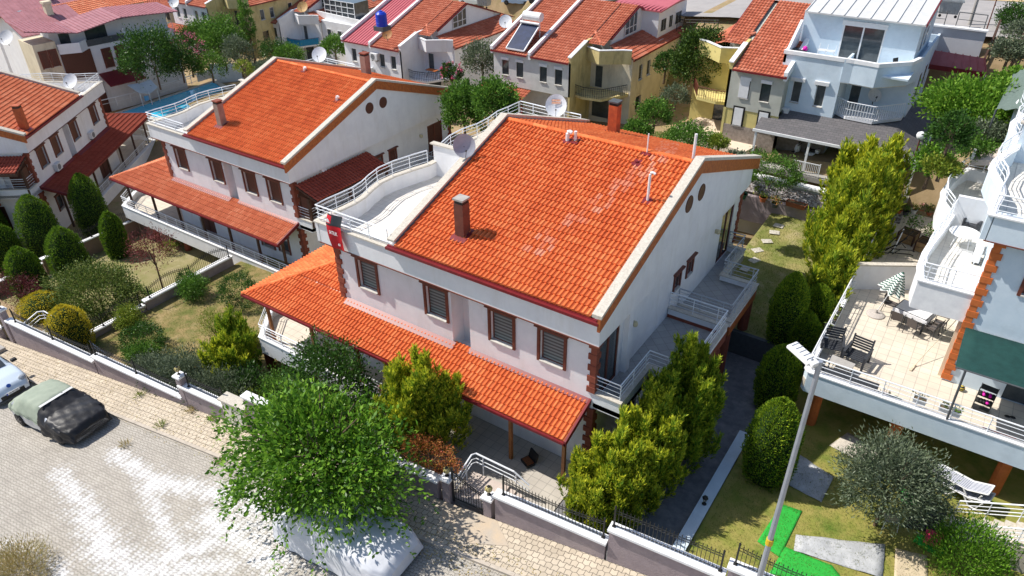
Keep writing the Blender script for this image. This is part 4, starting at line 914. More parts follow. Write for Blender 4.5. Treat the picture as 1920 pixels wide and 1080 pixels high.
# white tall block at the back of the yellow house
t=thing('white_annex','tall white block with red sheet roof behind the yellow row house','house',(-27.15,48,2.85)); SCL[0]=.8
m=MB(); m.box(-1.5,11,-1,1.9,18.,9.1); wall_holes(m,'x',1.9,3.6,11,18,-1,9.1,[]) ; m.build('wall',WHITE,t)
m=MB(); m.extr([(-1.8,10.8,9.1),(3.9,10.8,9.1),(3.9,18.3,9.5),(-1.8,18.3,9.5)],(0,0,.15))
for i in range(13): m.box(-1.7+i*.45,10.8,9.2,-1.66+i*.45,18.2,9.36)
m.build('roof',RED_SEAM,t)
for a,b,z0,z1 in ((11.6,12.9,7.0,8.3),(13.6,14.5,7.0,8.3),(15.2,16.8,7.0,8.3),(12,13,3.8,5.4),(14.2,15.2,3.8,5.4)):
    w_=MB(); w_.box(3.6,a,z0,3.64,b,z1); W_=w_.build('window',PLASW,t); w_=MB(); c=(a+b)/2; w_.box(3.64,a+.08,z0+.08,3.66,c-.04,z1-.08); w_.box(3.64,c+.04,z0+.08,3.66,b-.08,z1-.08); w_.build('pane',GLASS,W_)
m=MB(); 
SCL[0]=1.
Wh=rowhouse('white row house with one raspberry red sheet roof and a blue tank on its tiles',(-45.3,49.4,.8),m1=WHITE,m2=WHITE,roofL=RED_SEAM,porchlow=0)
Dh=rowhouse('white row house with a bright blue balcony screen',(-74.2,60,-2.55),m1=WHITE,m2=WHITE,porchlow=6.5,lw=4.4,units=1)
m=MB(); SCL[0]=.8; bp=[(0,.96),(1.0,.66),(2.8,.96),(4.16,3.5)]; m.strip(bp,2.95,3.85,.04); m.build('balcony_screen',mat('blue_screen',(.01,.22,.42),(.012,.17,.34),3,.6),Dh)
m=MB(); m.box(4.5,4.2,-1,12.5,11,6.4); m.build('wall',WHITE,Dh)
for a in (5.6,7.8,10.2): window(Dh,a,a+.9,3.8,5.3,4.2,-1,'glass',frame=PLASW,hood=False,trim=0,depth=-.05)
m=MB(); m.strip([(1.8,5.5),(12.5,4.4)],6.4,7.3,.2); m.build('parapet',CAPW,Dh)
m=MB(); m.box(3.2,6.5,6.4,9.5,9.5,8.9); g_=m.build('glazed_room',GLASS,Dh)
m=MB(); 
for x in (3.2,4.4,5.6,6.8,8.0,9.4): m.box(x,6.44,6.4,x+.1,6.5,8.9)
for z in (6.5,7.3,8.1,8.85): m.box(3.2,6.42,z,9.5,6.5,z+.08)
m.build('glazing_frame',PLASW,g_)
SCL[0]=1.
Ch=rowhouse('cream row house with brown-orange hip roof at the top left',tuple(Vector(atd(398,58,98))-Vector((0,0,2.3))),m1=WHITE,m2=YELL,finm=YELL,box=YELL,porchlow=5,units=2)
# ochre and grey half with mirrored balcony
Fh=rowhouse('ochre and grey row house half with tiled roof and white roller shutters',(-15.2,48,4.4),S=.8,m1=mat('grey_green_render',(.50,.50,.44),(.42,.42,.36),1.2,.85,.25,60),m2=YELB,finm=YELB,box=YELB,porchlow=0,units=1,mirror=True,lw=4.6,bars=True,rail_m=BROWN)
MIR[0]=True; SCL[0]=.8
m=MB(); m.box(-4.6,.02,-1.6,0,.9,1.5); m.build('stone_plinth',mat('rubble_stone',(.34,.29,.25),(.22,.18,.15),4,.9,.5,8),Fh)
m=MB(); m.box(-4.6,.05,1.5,0,.9,3.2); m.build('lower_wall',YELB,Fh)
for a in (.9,3.0): window(Fh,-a-.85,-a,1.5,3.1,.05,-1,'shut',frame=BLACK,hood=False,trim=.08,depth=-.05,shutm=PLASW)
m=MB(); m.box(-1.85+.0,-.08,3.95,-1.05,-.02,5.4); m.build('roller_shutter',PLASW,Fh)
SCL[0]=1.; MIR[0]=False
# three storey white house
Gs=.74
G=thing('white_house','three storey white house with a white ribbed roof and grey shingle porch','house',(-12.15,49,3.8)); SCL[0]=Gs
# local units: facade 0..5, parapet 9.1 high over ground
m=MB(); wall_holes(m,'y',0,.2,0,5.0,0,9.0,[(1.2,2.0,5.0,6.9),(3.2,4.0,5.0,6.9)]); m.box(0,.2,0,.2,14,9.0); m.box(4.8,.2,0,5.0,3.6,8.95)
wall_holes(m,'y',3.6,3.8,5,10.2,0,8.4,[(5.4,6.2,4.6,7.0)]); m.box(10.0,3.8,0,10.2,15,9.0); m.box(.2,13.8,0,10.0,14,9)
m.box(.2,.2,8.2,10,13.8,8.35); m.build('wall',BLUEW,G)
for a,b in ((1.2,2.0),(3.2,4.0)):
    window(G,a,b,5.0,6.9,0,-1,'glass',frame=PLASW,hood=False,trim=0,depth=.15)
    m=MB(); m.box(a-.2,-.2,6.9,b+.2,0,7.2); m.build('shutter_box',PLASW,G)
bx=[(4.95,0.0),(5.7,.1),(7.6,-.1),(9.7,2.),(10.15,3.9)]
m=MB(); m.strip(bx,7.4,9.3,.2); m.build('angled_parapet',BLUEW,G); m=MB(); m.strip([(-.05,.05),(4.8,.05),(5.7,.1),(7.6,-.1),(9.7,2.),(10.15,3.9)],9.3 if False else 9.05,9.36,.3); m.build('parapet_coping',CAPW,G)
m=MB(); m.prism(bx+[(5,3.6)],7.3,7.45); m.build('terrace_floor',FTILEW,G)
m=MB(); m.extr([(0.0,0,8.3),(0,3.4,8.3),(0,3.4,11.2),(0,.6,9.4),(0,0,9.3)],(.22,0,0)); m.build('side_wall',WHITE,G)
m=MB(); wall_holes(m,'y',3.5,3.7,.2,9.6,8.35,11.9,[(3.6,7.0,8.4,11.3)]); m.box(9.4,3.7,8.35,9.6,12,11.9); m.box(.2,3.7,8.35,.4,12,11.9); m.box(.2,12,8.35,9.6,12.2,12.8); m.build('upper_storey',BLUEW,G)
m=MB(); m.box(3.6,3.55,8.4,7.0,3.6,11.3); D=m.build('sliding_door',GLASS,G); m=MB()
for x in (3.6,5.2,6.9): m.box(x,3.48,8.4,x+.12,3.55,11.3)
m.box(3.5,3.3,11.2,7.1,3.52,11.6); m.build('door_frame',PLASW,D)
m=MB(); m.extr([(.3,3.0,11.9),(9.9,3.0,11.9),(9.9,12.4,13.4),(.3,12.4,13.4)],(0,0,.12))
for i in range(10): a=.35+i*1.05; m.extr([(a,3.0,12.0),(a+.07,3.0,12.0),(a+.07,12.4,13.5),(a,12.4,13.5)],(0,0,.1))
m.build('ribbed_roof',WSEAM,G)
m=MB(); m.extr([(9.9,2.95,11.85),(9.9,12.5,13.35),(9.9,12.5,13.6),(9.9,2.95,12.1)],(.08,0,0)); m.box(.2,12.4,13.35,9.98,12.5,13.62); m.build('roof_trim',METR,G)
for a,b,z0,z1 in ((5.4,6.4,9.3,11.2),(7.4,8.4,9.3,11.2),(6.0,7.0,5.2,7.4),(9.0,10.,5.2,7.4)):
    X=9.6 if z0>9 else 10.2; m=MB(); m.box(X,a,z0,X+.04,b,z1); W_=m.build('window',PLASW,G); m=MB(); m.box(X+.04,a+.08,z0+.08,X+.06,b-.08,z1-.08); m.build('pane',GLASS,W_)
bp=[(5.0,1.0),(6.0,.2),(8.2,.1),(10.1,2.4),(10.1,3.6),(5,3.6)]
m=MB(); m.prism(bp,4.3,4.55); m.build('balcony_slab',WHITE,G); m=MB(); rail(m,[(a,b,4.55) for a,b in bp[:4]],1.25,1,post=.22,r=.025,top=.04); m.build('balcony_railing',RAIL,G)
m=MB(); m.box(5.4,3.62,4.6,6.2,3.7,7.0); m.build('balcony_door',GLASS,G)
# shingle porch round the front and side
SHIN=gridmat('grey_shingle',(.13,.12,.125),(.10,.095,.10),(.05,.05,.05),.35,.2,.5,.01)
m=MB(); 
m.extr([(-.6,-3.0,3.1),(12.6,-3.0,3.1),(10.2,0.,4.25),(-.6,0.,4.25)],(0,0,-.12)); m.extr([(12.6,-3.0,3.1),(12.6,9,3.1),(10.2,9,4.25),(10.2,0,4.25)],(0,0,-.12)); m.extr([(4.9,0,4.22),(10.2,0,4.22),(10.2,3.6,4.24),(4.9,3.6,4.24)],(0,0,-.1))
m.build('porch_roof',SHIN,G)
m=MB(); m.box(-.7,-3.1,2.9,12.7,-2.98,3.12); m.box(12.6,-3.1,2.9,12.7,9,3.12); m.build('porch_fascia',PLASW,G)
for x,y in ((-.4,-2.9),(4.2,-2.9),(8.4,-2.9),(12.5,-2.9),(12.5,1),(12.5,5)): m=MB(); m.box(x-.09,y-.09,0,x+.09,y+.09,2.9); m.build('porch_post',PLASW,G)
m=MB(); m.box(.01,-.06,0,5.0,0,4.0); m.build('stone_cladding',MATS['rubble_stone'],G)
for a in (2.0,4.0): m=MB(); m.box(a,-.1,2.0,a+.9,-.06,2.9); m.build('window',GLASS,G)
m=MB(); m.box(-.5,-3.5,-.4,12.8,3.6,.06); m.build('porch_floor',CONC,G)
SCL[0]=1.
m=MB(); m.prism([(p.x,p.y) for p in (at(1262,240,4.5),at(1395,285,4.5),at(1440,262,4.5),at(1345,205,4.5))],3.0,4.5); tag(m.build('patio',mat('cream_patio',(.70,.58,.45),(.64,.52,.40),2,.8)),kind='structure')
# block left of the pool: rendered house with brown panels and sheet roofs
A0=Vector(at(190,196,-3)); A1=Vector(at(330,160,-3)); ad=(A1-A0); aw=ad.length; ar=math.atan2(ad.y,ad.x)
Ah=thing('poolside_house','large white house with raspberry sheet roof and brown panels beside the pool','house',A0,ar)
# local: x along facade, y back
m=MB(); m.box(-2.5,0,-1,10.,3.4,6.1); m.box(-2.5,1.2,6.1,10.,3.4,7.9); m.build('wall',WHITE,Ah)
m=MB(); m.box(-4.7,-.2,-1,-2.55,3.4,7.3); m.build('wing',CREAM,Ah)
for a in (-4.3,-3.4): window(Ah,a,a+.6,4.9,6.5,-.2,-1,'shut',hood=False,depth=-.05)
m=MB(); m.box(-2.4,-.12,3.2,.6,0,5.9); m.build('brown_panel',SHUT,Ah); m=MB(); m.box(-2.0,-.14,-1,.8,0,2.4); m.build('brown_panel',SHUT,Ah)
m=MB(); m.strip([(-2.4,0),(-.6,-.9),(.4,0)],5.9,6.9,.15); m.prism([(-2.4,0),(-.6,-.9),(.4,0)],5.9,6.05); m.build('angled_parapet',WHITE,Ah)
for x in (1.75,3.15): window(Ah,x,x+.75,3.6,5.5,0,-1,'shut',hood=False,depth=-.05)
m=MB(); m.box(1.,1.1,6.5,3.2,1.2,7.8); m.build('window_band',GLASS,Ah); m=MB(); m.box(-1.6,1.1,6.3,-.6,1.2,7.6); m.build('window',GLASS,Ah)
m=MB(); m.box(.4,-.05,6.1,4.4,.02,6.75); m.build('glass_balustrade',GREYD,Ah); m=MB(); m.box(4.4,-.1,6.1,4.6,.1,7.3); rail(m,[(4.6,0,6.1),(10.,0,6.1)],.8,2); m.build('railing',RAIL,Ah)
q=MB(); fr=[(-5.2,8.75),(-.4,7.75),(4.3,8.45),(10.6,8.0)]
for (x0,z0),(x1,z1) in zip(fr,fr[1:]):
    q.extr([(x0,-.9,z0),(x1,-.9,z1),(x1,3.7,z1+.35),(x0,3.7,z0+.35)],(0,0,.1)); n=int((x1-x0)/.38)
    for i in range(n): a=x0+.05+i*.38; z=z0+(z1-z0)*(a-x0)/(x1-x0); q.extr([(a,-.9,z+.1),(a+.06,-.9,z+.1),(a+.06,3.7,z+.45),(a,3.7,z+.45)],(0,0,.06))
q.build('roof',mat('dusty_raspberry_sheet',(.40,.17,.19),(.30,.12,.135),1.5,.5),Ah)
m=MB(); m.extr([(.7,-2.2,2.2),(4.6,-2.2,2.2),(4.6,0,3.1),(.7,0,3.1)],(0,0,.1)); m.build('awning_roof',METR,Ah)
t=thing('canopy','folded white canvas canopy on thin posts in front of the poolside house','canopy',A0,ar)
m=MB(); m.extr([(2.6,-4.2,1.5),(3.6,-4.4,1.2),(3.8,-2.4,1.9),(2.4,-2.2,2.)],(0,0,.03)); m.extr([(3.6,-4.4,1.2),(4.8,-4.0,1.5),(5.0,-2.2,2.0),(3.8,-2.4,1.9)],(0,0,.031)); m.build('canvas',BLUEW,t)
for x,y in ((2.7,-4.1),(3.6,-4.3),(4.7,-3.9)): m=MB(); m.tube([(x,y,-.5),(x,y,1.4)],.04,6); m.build('post',RAIL,t)
def simplehouse(label,P,rz,w,d,h,roofm,wallm=WHITE,wins=3,pitch=.3,over=.5,chim=True):
    t=thing('house',label,'house',P,rz); m=MB(); m.box(0,0,-4,w,d,h); m.extr([(0,0,h),(0,d,h),(0,d/2,h+pitch*d/2)],(w,0,0)); m.build('wall',wallm,t)
    for s in (0,1):
        y=-over if s==0 else d+over; V=Vector((0,1 if s==0 else -1,pitch)).normalized(); l=(d/2+over)*math.hypot(1,pitch)
        if roofm in (TILE2,TILE,TILEF): tiled((-over,y,h-pitch*over+.08),(1,0,0),V,w+2*over,l,tu=.3,tv=.45,ns=4,amp=.045).build('roof',roofm,t)
        else:
            q=MB(); z0=h-pitch*over+.05; q.extr([(-over,y,z0),(w+over,y,z0),(w+over,d/2,h+pitch*d/2+.05),(-over,d/2,h+pitch*d/2+.05)],(0,0,.1))
            for i in range(int((w+2*over)/.45)): a=-over+i*.45; q.extr([(a,y,z0+.1),(a+.05,y,z0+.1),(a+.05,d/2,h+pitch*d/2+.15),(a,d/2,h+pitch*d/2+.15)],(0,0,.06))
            q.build('roof',roofm,t)
    for i in range(wins):
        a=(i+.5)*w/wins-.45; m=MB(); m.box(a,-.04,h-2.1,a+.9,0,h-.8); W_=m.build('window',PLASW,t); m=MB(); m.box(a+.07,-.06,h-2.03,a+.83,-.04,h-.87); m.build('pane',GLASS,W_)
        a=(i+.5)*d/wins-.45; m=MB(); m.box(w,a,h-2.1,w+.04,a+.9,h-.8); W_=m.build('window',PLASW,t); m=MB(); m.box(w+.04,a+.07,h-2.03,w+.06,a+.83,h-.87); m.build('pane',GLASS,W_)
    if chim: m=MB(); m.box(w*.6,d*.3,h,w*.6+.7,d*.3+.7,h+pitch*d/2+.8); m.extr([(w*.6-.1,d*.3-.1,h+pitch*d/2+.8),(w*.6+.8,d*.3-.1,h+pitch*d/2+.8),(w*.6+.8,d*.3+.8,h+pitch*d/2+.8),(w*.6-.1,d*.3+.8,h+pitch*d/2+.8)],(0,0,.25)); m.build('chimney',CREAM,t)
    return t
def hp(px,py,dist,h): p=atd(px,py,dist); return (p.x,p.y,p.z-h)
RS=MATS['dusty_raspberry_sheet']
simplehouse('grey-white house under a long raspberry sheet roof, leftmost at the top edge',hp(48,66,97,5.0),ar,6,9,5.0,RS)
simplehouse('white house with raspberry roof further behind on the left edge',hp(-18,38,112,5.4),ar,12,8,5.4,RS)
simplehouse('small house with bare orange tile roof between raspberry roofs',hp(98,44,108,5.0),ar+.2,8,7,5.0,TILEF,chim=False)
simplehouse('house with cream chimney box and orange tiles above the raspberry roof',hp(150,22,124,5.5),ar,9,9,5.5,TILEF,CREAM)
simplehouse('pale house in the far top row left of the cream row house',hp(205,12,140,6),ar-.5,16,10,6,TILE2,CREAM,5)
simplehouse('cream house with tiled roof behind the blue screened balcony house',hp(600,28,118,6),0,9,9,6,TILE2,WHITE)
simplehouse('house with shaded tile roof between the two red sheet roofs, top middle',hp(668,30,112,6),0,8,9,6,TILE2,CREAM)
simplehouse('white house at the top edge behind the white row house with blue screen',hp(475,-25,128,5),0,16,10,5,TILE2,WHITE,5)
simplehouse('house roof crossing the top edge left of the cream row house',hp(240,-8,150,5),0,18,10,5,TILE2,CREAM,5)
# small tiled shelters right of the yellow house
t=thing('shelter','low tiled shelter behind the round tree, right of the white annex','shelter',hp(1265,105,66,1.9)); m=tiled((0,0,2.0),(1,0,0),Vector((0,1,.25)).normalized(),4.2,3.2,tu=.28,tv=.42,ns=5); m.build('roof',TILE2,t); m=MB(); m.box(.1,.2,-1,4.1,3,1.95); m.build('wall',GREYW,t)
# covered strip and wall below the road on the right
t=thing('retaining_wall','tall grey-white retaining wall below the road beside the sandstone stairs','wall',(0,0,0))
m=MB(); m.box(-7.6,59.8,3,-1.95,60.1,10.9); m.build('base',mat('lavender_render',(.58,.58,.62),(.52,.52,.56),1,.85),t); m=MB(); m.box(-7.7,59.65,10.9,-1.9,60.2,11.0); m.build('coping',CAPW,t)
t=thing('metal_railing','dark grey metal railing on the retaining wall below the road','railing',(0,0,0)); m=MB(); rail(m,[(-7.6,59.9,11.),(-4.6,59.9,11.)],.8,1,r=.03,post=1.2); m.build('bars',GREYD,t)
t=thing('metal_railing','dark metal railing at the head of the sandstone stairs','railing',(0,0,0)); m=MB(); rail(m,[(-3.9,60.1,11.),(-2.2,60.1,11.)],.9,1,r=.03,post=.8); m.build('bars',GREYD,t)
t=thing('metal_railing','black railing beside the road left of the ochre house','railing',(0,0,0)); m=MB(); rail(m,[tuple(atd(1268,58,66)),tuple(atd(1345,60,64))],.9,2,r=.03,post=1.2); m.build('bars',BLACK,t)
t=thing('carport','raspberry sheet carport roof between white house and sandstone stairs','carport',(0,0,0)); Q=[at(1742,124,8.7),at(1848,140,8.7),at(1845,112,9.4),at(1752,97,9.4)]
m=MB(); m.extr(Q,(0,0,.1))
for i in range(8): a=Q[0].lerp(Q[1],i/7); b_=Q[3].lerp(Q[2],i/7); m.beam(a+Vector((0,0,.13)),b_+Vector((0,0,.13)),.06,.07)
m.build('roof',mat('carport_sheet',(.40,.13,.13),(.34,.09,.09),2,.5),t); m=MB(); m.beam(Q[0]-Vector((0,.05,0)),Q[1]-Vector((0,.05,0)),.08,.3); m.build('fascia',METR,t)
for q in (Q[0],Q[1]): m=MB(); m.tube([q+Vector((0,.1,-3.5)),q],.05,6); m.build('post',RAIL,t)
t=thing('sandstone_stairs','long flight of sandstone steps climbing to the road at the top right','stairs',(0,0,0))
s0=Vector(at(1858,150,8.0)); s1=Vector(at(1893,66,10.7)); n=18; m=MB()
for i in range(n):
    q=s0.lerp(s1,i/n); m.box(q.x-.7,q.y,q.z-3.5,q.x+.7,q.y+(s1.y-s0.y)/n+.02,q.z)
m.build('tread',STEPM,t)
for dx,lb in ((-.8,'left'),(.8,'right')):
    t=thing('handrail','dark iron handrail on the %s side of the sandstone stairs'%lb,'railing',(0,0,0)); m=MB(); m.beam(s0+Vector((dx,0,.9)),s1+Vector((dx,0,.9)),.12,.1); m.beam(s0+Vector((dx,0,.4)),s1+Vector((dx,0,.4)),.05,.05)
    for i in range(7): q=s0.lerp(s1,i/6)+Vector((dx,0,0)); m.box(q.x-.04,q.y-.04,q.z-.3,q.x+.04,q.y+.04,q.z+.9)
    m.build('bars',WOODD,t)
# road and sand bank behind
vs=[];fs=[];xs=np.arange(-140,60,4.)
for x in xs:
    for y in (61.+roff(x),74.+roff(x)): vs.append((x,y,zt(x,y)+.06))
fs=[(2*i,2*i+2,2*i+3,2*i+1) for i in range(len(xs)-1)]
tag(MB().add(vs,fs).build('road',ROAD),kind='structure')
vs=[];random.seed(4)
nx=60;ny=12
for j in range(ny+1):
    for i in range(nx+1):
        x=-60+i*2;y=74+roff(x)+j*2.5; vs.append((x,y,zt(x,y)+.1+j*.5*(1 if x>-20 else .4)+random.uniform(-.3,.3)*(j>0)))
tag(MB().add(vs,[(j*(nx+1)+i,j*(nx+1)+i+1,(j+1)*(nx+1)+i+1,(j+1)*(nx+1)+i) for j in range(ny) for i in range(nx)]).build('hillside',SAND,smooth=True),kind='structure')
# pool
pc=[at(222,213,-3),at(300,222,-3),at(440,180,-3),at(400,154,-3)]
m=MB(); m.prism([(p.x,p.y) for p in pc],-3.3,-3.0); tag(m.build('pool_water',WATER),kind='structure')
c=sum((Vector(p) for p in pc),Vector())/4
m=MB(); o_=[c+(p-c)*1.0+ (p-c).normalized()*.7 for p in pc]
for i in range(4):
    j=(i+1)%4; m.add([(o_[i].x,o_[i].y,-2.9),(o_[j].x,o_[j].y,-2.9),(pc[j].x,pc[j].y,-2.9),(pc[i].x,pc[i].y,-2.9)],[(0,1,2,3)]); m.add([(pc[i].x,pc[i].y,-2.9),(pc[j].x,pc[j].y,-2.9),(pc[j].x,pc[j].y,-3.4),(pc[i].x,pc[i].y,-3.4)],[(0,1,2,3)])
    m.add([(o_[i].x,o_[i].y,-2.9),(o_[j].x,o_[j].y,-2.9),(o_[j].x,o_[j].y,-6.4),(o_[i].x,o_[i].y,-6.4)],[(3,2,1,0)])
tag(m.build('pool_deck',CAPG),kind='structure')
t=thing('pool_railing','white railing with a blue sign along the far side of the pool','railing',(0,0,0)); a=at(193,204,-2.9); b=at(300,178,-2.9); d_=at(398,146,-2.9); m=MB(); rail(m,[a,b],.9,1,r=.035,post=1.6,top=.05); m.build('bars',RAIL,t); 
m=MB(); q=at(275,184,-2.2); m.obox(q,(.25,.02,.25),ar); m.build('sign',mat('blue_sign',(.15,.4,.65)),t)
t=thing('pool_railing','white railing with blank panel at the far end of the pool','railing',(0,0,0)); m=MB(); rail(m,[b,d_],1.0,2,r=.035,post=1.6,top=.05); m.build('bars',RAIL,t); m=MB(); m.beam(d_+Vector((0,0,.5))+(b-d_)*.28,d_+Vector((0,0,.5)),.05,.9); m.build('panel',GREYW,t)
t=thing('pool_wall','pale blue rendered wall at the right end of the pool with a white rail','wall',(0,0,0)); a=at(398,147,-2.9); b=at(455,146,-2.9); m=MB(); m.strip([a,b],-4,-1.2,.3); m.build('base',BLUEW,t); m=MB(); rail(m,[(a.x,a.y,-1.2),(b.x,b.y,-1.2)],.9,2,r=.035,post=1.6,top=.05); m.build('bars',RAIL,t)

for i,(px,py,dist,rzz,w_,d_2,rm,wm) in enumerate([(15,10,135,ar,7,8,RS,WHITE),(118,-2,140,ar-.3,9,8,TILEF,CREAM),(180,2,150,ar-.6,9,8,TILE2,WHITE),(300,10,135,.1,8,8,TILE2,CREAM),(560,-8,140,0,9,8,TILE2,WHITE),(430,-5,150,0,8,8,TILE2,CREAM)]):
    simplehouse('small %s house %s'%(['white','cream','white','cream','white','cream'][i],['under a raspberry roof at the picture corner','with faded orange tiles above the poolside roof','behind the cream chimney house','just left of the cream row house, top edge','above the rusty yellow dish','above the climbing tree'][i]),hp(px,py,dist,5),rzz,w_,d_2,5,rm,wm)
# ---------------------------------------------------------------- vegetation
rng=np.random.default_rng(7)
def leafmat(name,cols,trans=.25,rough=.55,tip=None):
    m=bpy.data.materials.new(name); m.use_nodes=True; nt=m.node_tree; b=nt.nodes['Principled BSDF']; L=nt.links.new; out=nt.nodes['Material Output']
    b.inputs['Roughness'].default_value=rough; b.inputs['Specular IOR Level'].default_value=.25
    g=N(nt,'ShaderNodeNewGeometry'); cr=N(nt,'ShaderNodeValToRGB'); e=cr.color_ramp.elements; e[0].color=(*cols[0],1); e[1].color=(*cols[-1],1)
    for i,c in enumerate(cols[1:-1]): q=e.new((i+1)/(len(cols)-1)); q.color=(*c,1)
    L(g.outputs['Random Per Island'],cr.inputs[0]); col=cr.outputs[0]
    if tip:
        a=N(nt,'ShaderNodeAttribute',attribute_name='tip'); mx=N(nt,'ShaderNodeMix',data_type='RGBA'); L(a.outputs['Fac'],mx.inputs[0]); L(col,mx.inputs[6]); mx.inputs[7].default_value=(*tip,1); col=mx.outputs[2]
    L(col,b.inputs['Base Color'])
    tr=N(nt,'ShaderNodeBsdfTranslucent'); L(col,tr.inputs[0]); ms=N(nt,'ShaderNodeMixShader'); ms.inputs[0].default_value=trans; L(b.outputs[0],ms.inputs[1]); L(tr.outputs[0],ms.inputs[2]); L(ms.outputs[0],out.inputs[0])
    MATS[name]=m; return m
L_BIG=leafmat('glossy_green_leaf',[(.04,.11,.012),(.09,.22,.018),(.15,.32,.026),(.27,.46,.05)],.35,.4)
L_DARK=leafmat('dark_green_leaf',[(.02,.06,.010),(.045,.115,.018),(.09,.19,.03)],.25,.4)
L_MID=leafmat('mid_green_leaf',[(.045,.115,.015),(.10,.22,.03),(.18,.33,.045)],.3)
L_YEL=leafmat('yellow_green_leaf',[(.10,.17,.02),(.20,.28,.03),(.34,.36,.05)],.3)
L_CON=leafmat('conifer_spray',[(.045,.13,.012),(.085,.22,.018),(.15,.32,.028)],.35,tip=(.84,.82,.06))
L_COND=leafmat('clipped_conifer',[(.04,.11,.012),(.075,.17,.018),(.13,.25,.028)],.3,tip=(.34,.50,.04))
L_GOLD=leafmat('golden_conifer',[(.40,.36,.03),(.66,.54,.04),(.8,.64,.06)],.3)
L_OLIVE=leafmat('olive_leaf',[(.07,.10,.05),(.13,.17,.095),(.24,.28,.19)],.25)
L_RED=leafmat('purple_leaf',[(.10,.02,.025),(.20,.05,.05),(.30,.11,.09)],.25)
L_ORA=leafmat('orange_bloom',[(.30,.10,.03),(.48,.22,.05),(.50,.12,.07),(.16,.19,.035)],.2)
L_PINK=leafmat('pink_bloom',[(.60,.05,.16),(.75,.20,.32),(.8,.4,.45)],.2)
L_WHB=leafmat('pale_bloom',[(.60,.5,.5),(.75,.7,.68)],.2)
L_DRY=leafmat('dry_grass_blade',[(.40,.30,.12),(.55,.44,.20),(.25,.25,.07)],.2)
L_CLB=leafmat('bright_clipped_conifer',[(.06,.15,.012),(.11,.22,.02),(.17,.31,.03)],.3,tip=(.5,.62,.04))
BARK=mat('bark',(.16,.11,.075),(.09,.065,.045),8,.9,.8,20)
def unit(v): return v/np.maximum(np.linalg.norm(v,axis=-1,keepdims=True),1e-6)
def leaves(name,C,D,ln,wd,m,parent,tip=None,fold=.25,jit=.3):
    """one kite shaped blade per centre C, pointing along D"""
    n=len(C); D=unit(D); r=rng.normal(size=(n,3)); S=unit(np.cross(D,r)); Nn=np.cross(S,D)
    l=(ln*(1+jit*rng.uniform(-1,1,n)))[:,None]; w_=(wd*(1+jit*rng.uniform(-1,1,n)))[:,None]
    v=np.stack([C,C+D*l*.45+S*w_*.5+Nn*w_*fold,C+D*l,C+D*l*.45-S*w_*.5+Nn*w_*fold],1).reshape(-1,3)
    me=bpy.data.meshes.new(name); me.vertices.add(4*n); me.vertices.foreach_set('co',v.ravel().astype(np.float32)); me.loops.add(4*n); me.loops.foreach_set('vertex_index',np.arange(4*n,dtype=np.int32)); me.polygons.add(n); me.polygons.foreach_set('loop_start',np.arange(0,4*n,4,dtype=np.int32)); me.polygons.foreach_set('loop_total',np.full(n,4,dtype=np.int32))
    if tip is not None: a=me.attributes.new('tip','FLOAT','POINT'); a.data.foreach_set('value',np.repeat(tip,4).astype(np.float32))
    me.materials.append(m); me.update(calc_edges=True); o=link(bpy.data.objects.new(name,me)); o.parent=parent; return o
def blob(nc,k,R,spread,shell=.55,low=-.6,seed=0,flat=1.):
    """cluster centres in an ellipsoid (R) biased to its shell, k leaves each"""
    d=unit(rng.normal(size=(nc*3,3))); d=d[d[:,2]>low][:nc]; nc=len(d)
    # lumpy radius
    lump=1+.16*np.sin(d[:,0]*5+seed)*np.cos(d[:,1]*6+seed*2)+.12*np.sin(d[:,2]*7+d[:,0]*4+seed)
    r=(shell+(1-shell)*rng.uniform(0,1,nc)**.6)*lump
    c=d*r[:,None]*np.array(R); C=np.repeat(c,k,0)+rng.normal(size=(nc*k,3))*spread; D=np.repeat(d,k,0)
    return C,D
def limbs(m,h,R,n=6,r0=.12,zc=None,seed=1):
    rr=random.Random(seed); zc=zc or h*.55
    m.tube([(0,0,-.3),(.03,.02,zc*.5),(.0,.05,zc)],r0,8,r2=r0*.65)
    for i in range(n):
        a=i*2*math.pi/n+rr.uniform(-.3,.3); e=rr.uniform(.45,.8); z1=min(h*.92,zc+(h-zc)*rr.uniform(.35,.9))
        p=(math.cos(a)*R[0]*e,math.sin(a)*R[1]*e,z1); q=(p[0]*.45,p[1]*.45,zc+(z1-zc)*.6)
        m.tube([(0,.03,zc*rr.uniform(.6,.95)),q,p],r0*.5,5,r2=r0*.12)
        for k in range(2): m.tube([q,(q[0]*1.3+rr.uniform(-.4,.4),q[1]*1.3+rr.uniform(-.4,.4),q[2]+(z1-zc)*.5)],r0*.25,4,r2=r0*.06)
def tree(label,P,h,R,nc,k,ln,wd,m,spread=.22,trunk=.12,cz=None,cat='tree',group=None,shell=.45,low=-.6,name='tree',up=.5,droop=0,extra=None,seed=1,limbn=6,tz=None):
    t=thing(name,label,cat,P,0,group); cz=cz if cz is not None else h-R[2]
    mb=MB(); limbs(mb,h,R,limbn,trunk,tz or max(.3,cz-R[2]*.5),seed); mb.build('trunk',BARK,t)
    C,D=blob(nc,k,R,spread,shell,low,seed); D=D+rng.normal(size=D.shape)*.7+np.array([0,0,up-droop]); leaves('crown',C+np.array([0,0,cz]),D,ln,wd,m,t)
    if extra:
        for mm,nc2,k2,l2 in extra:
            C,D=blob(nc2,k2,[r*1.03 for r in R],spread*.6,.9,-.1,seed+3); leaves('flowers',C+np.array([0,0,cz]),D+rng.normal(size=D.shape)*.6,l2,l2*.8,mm,t)
    return t
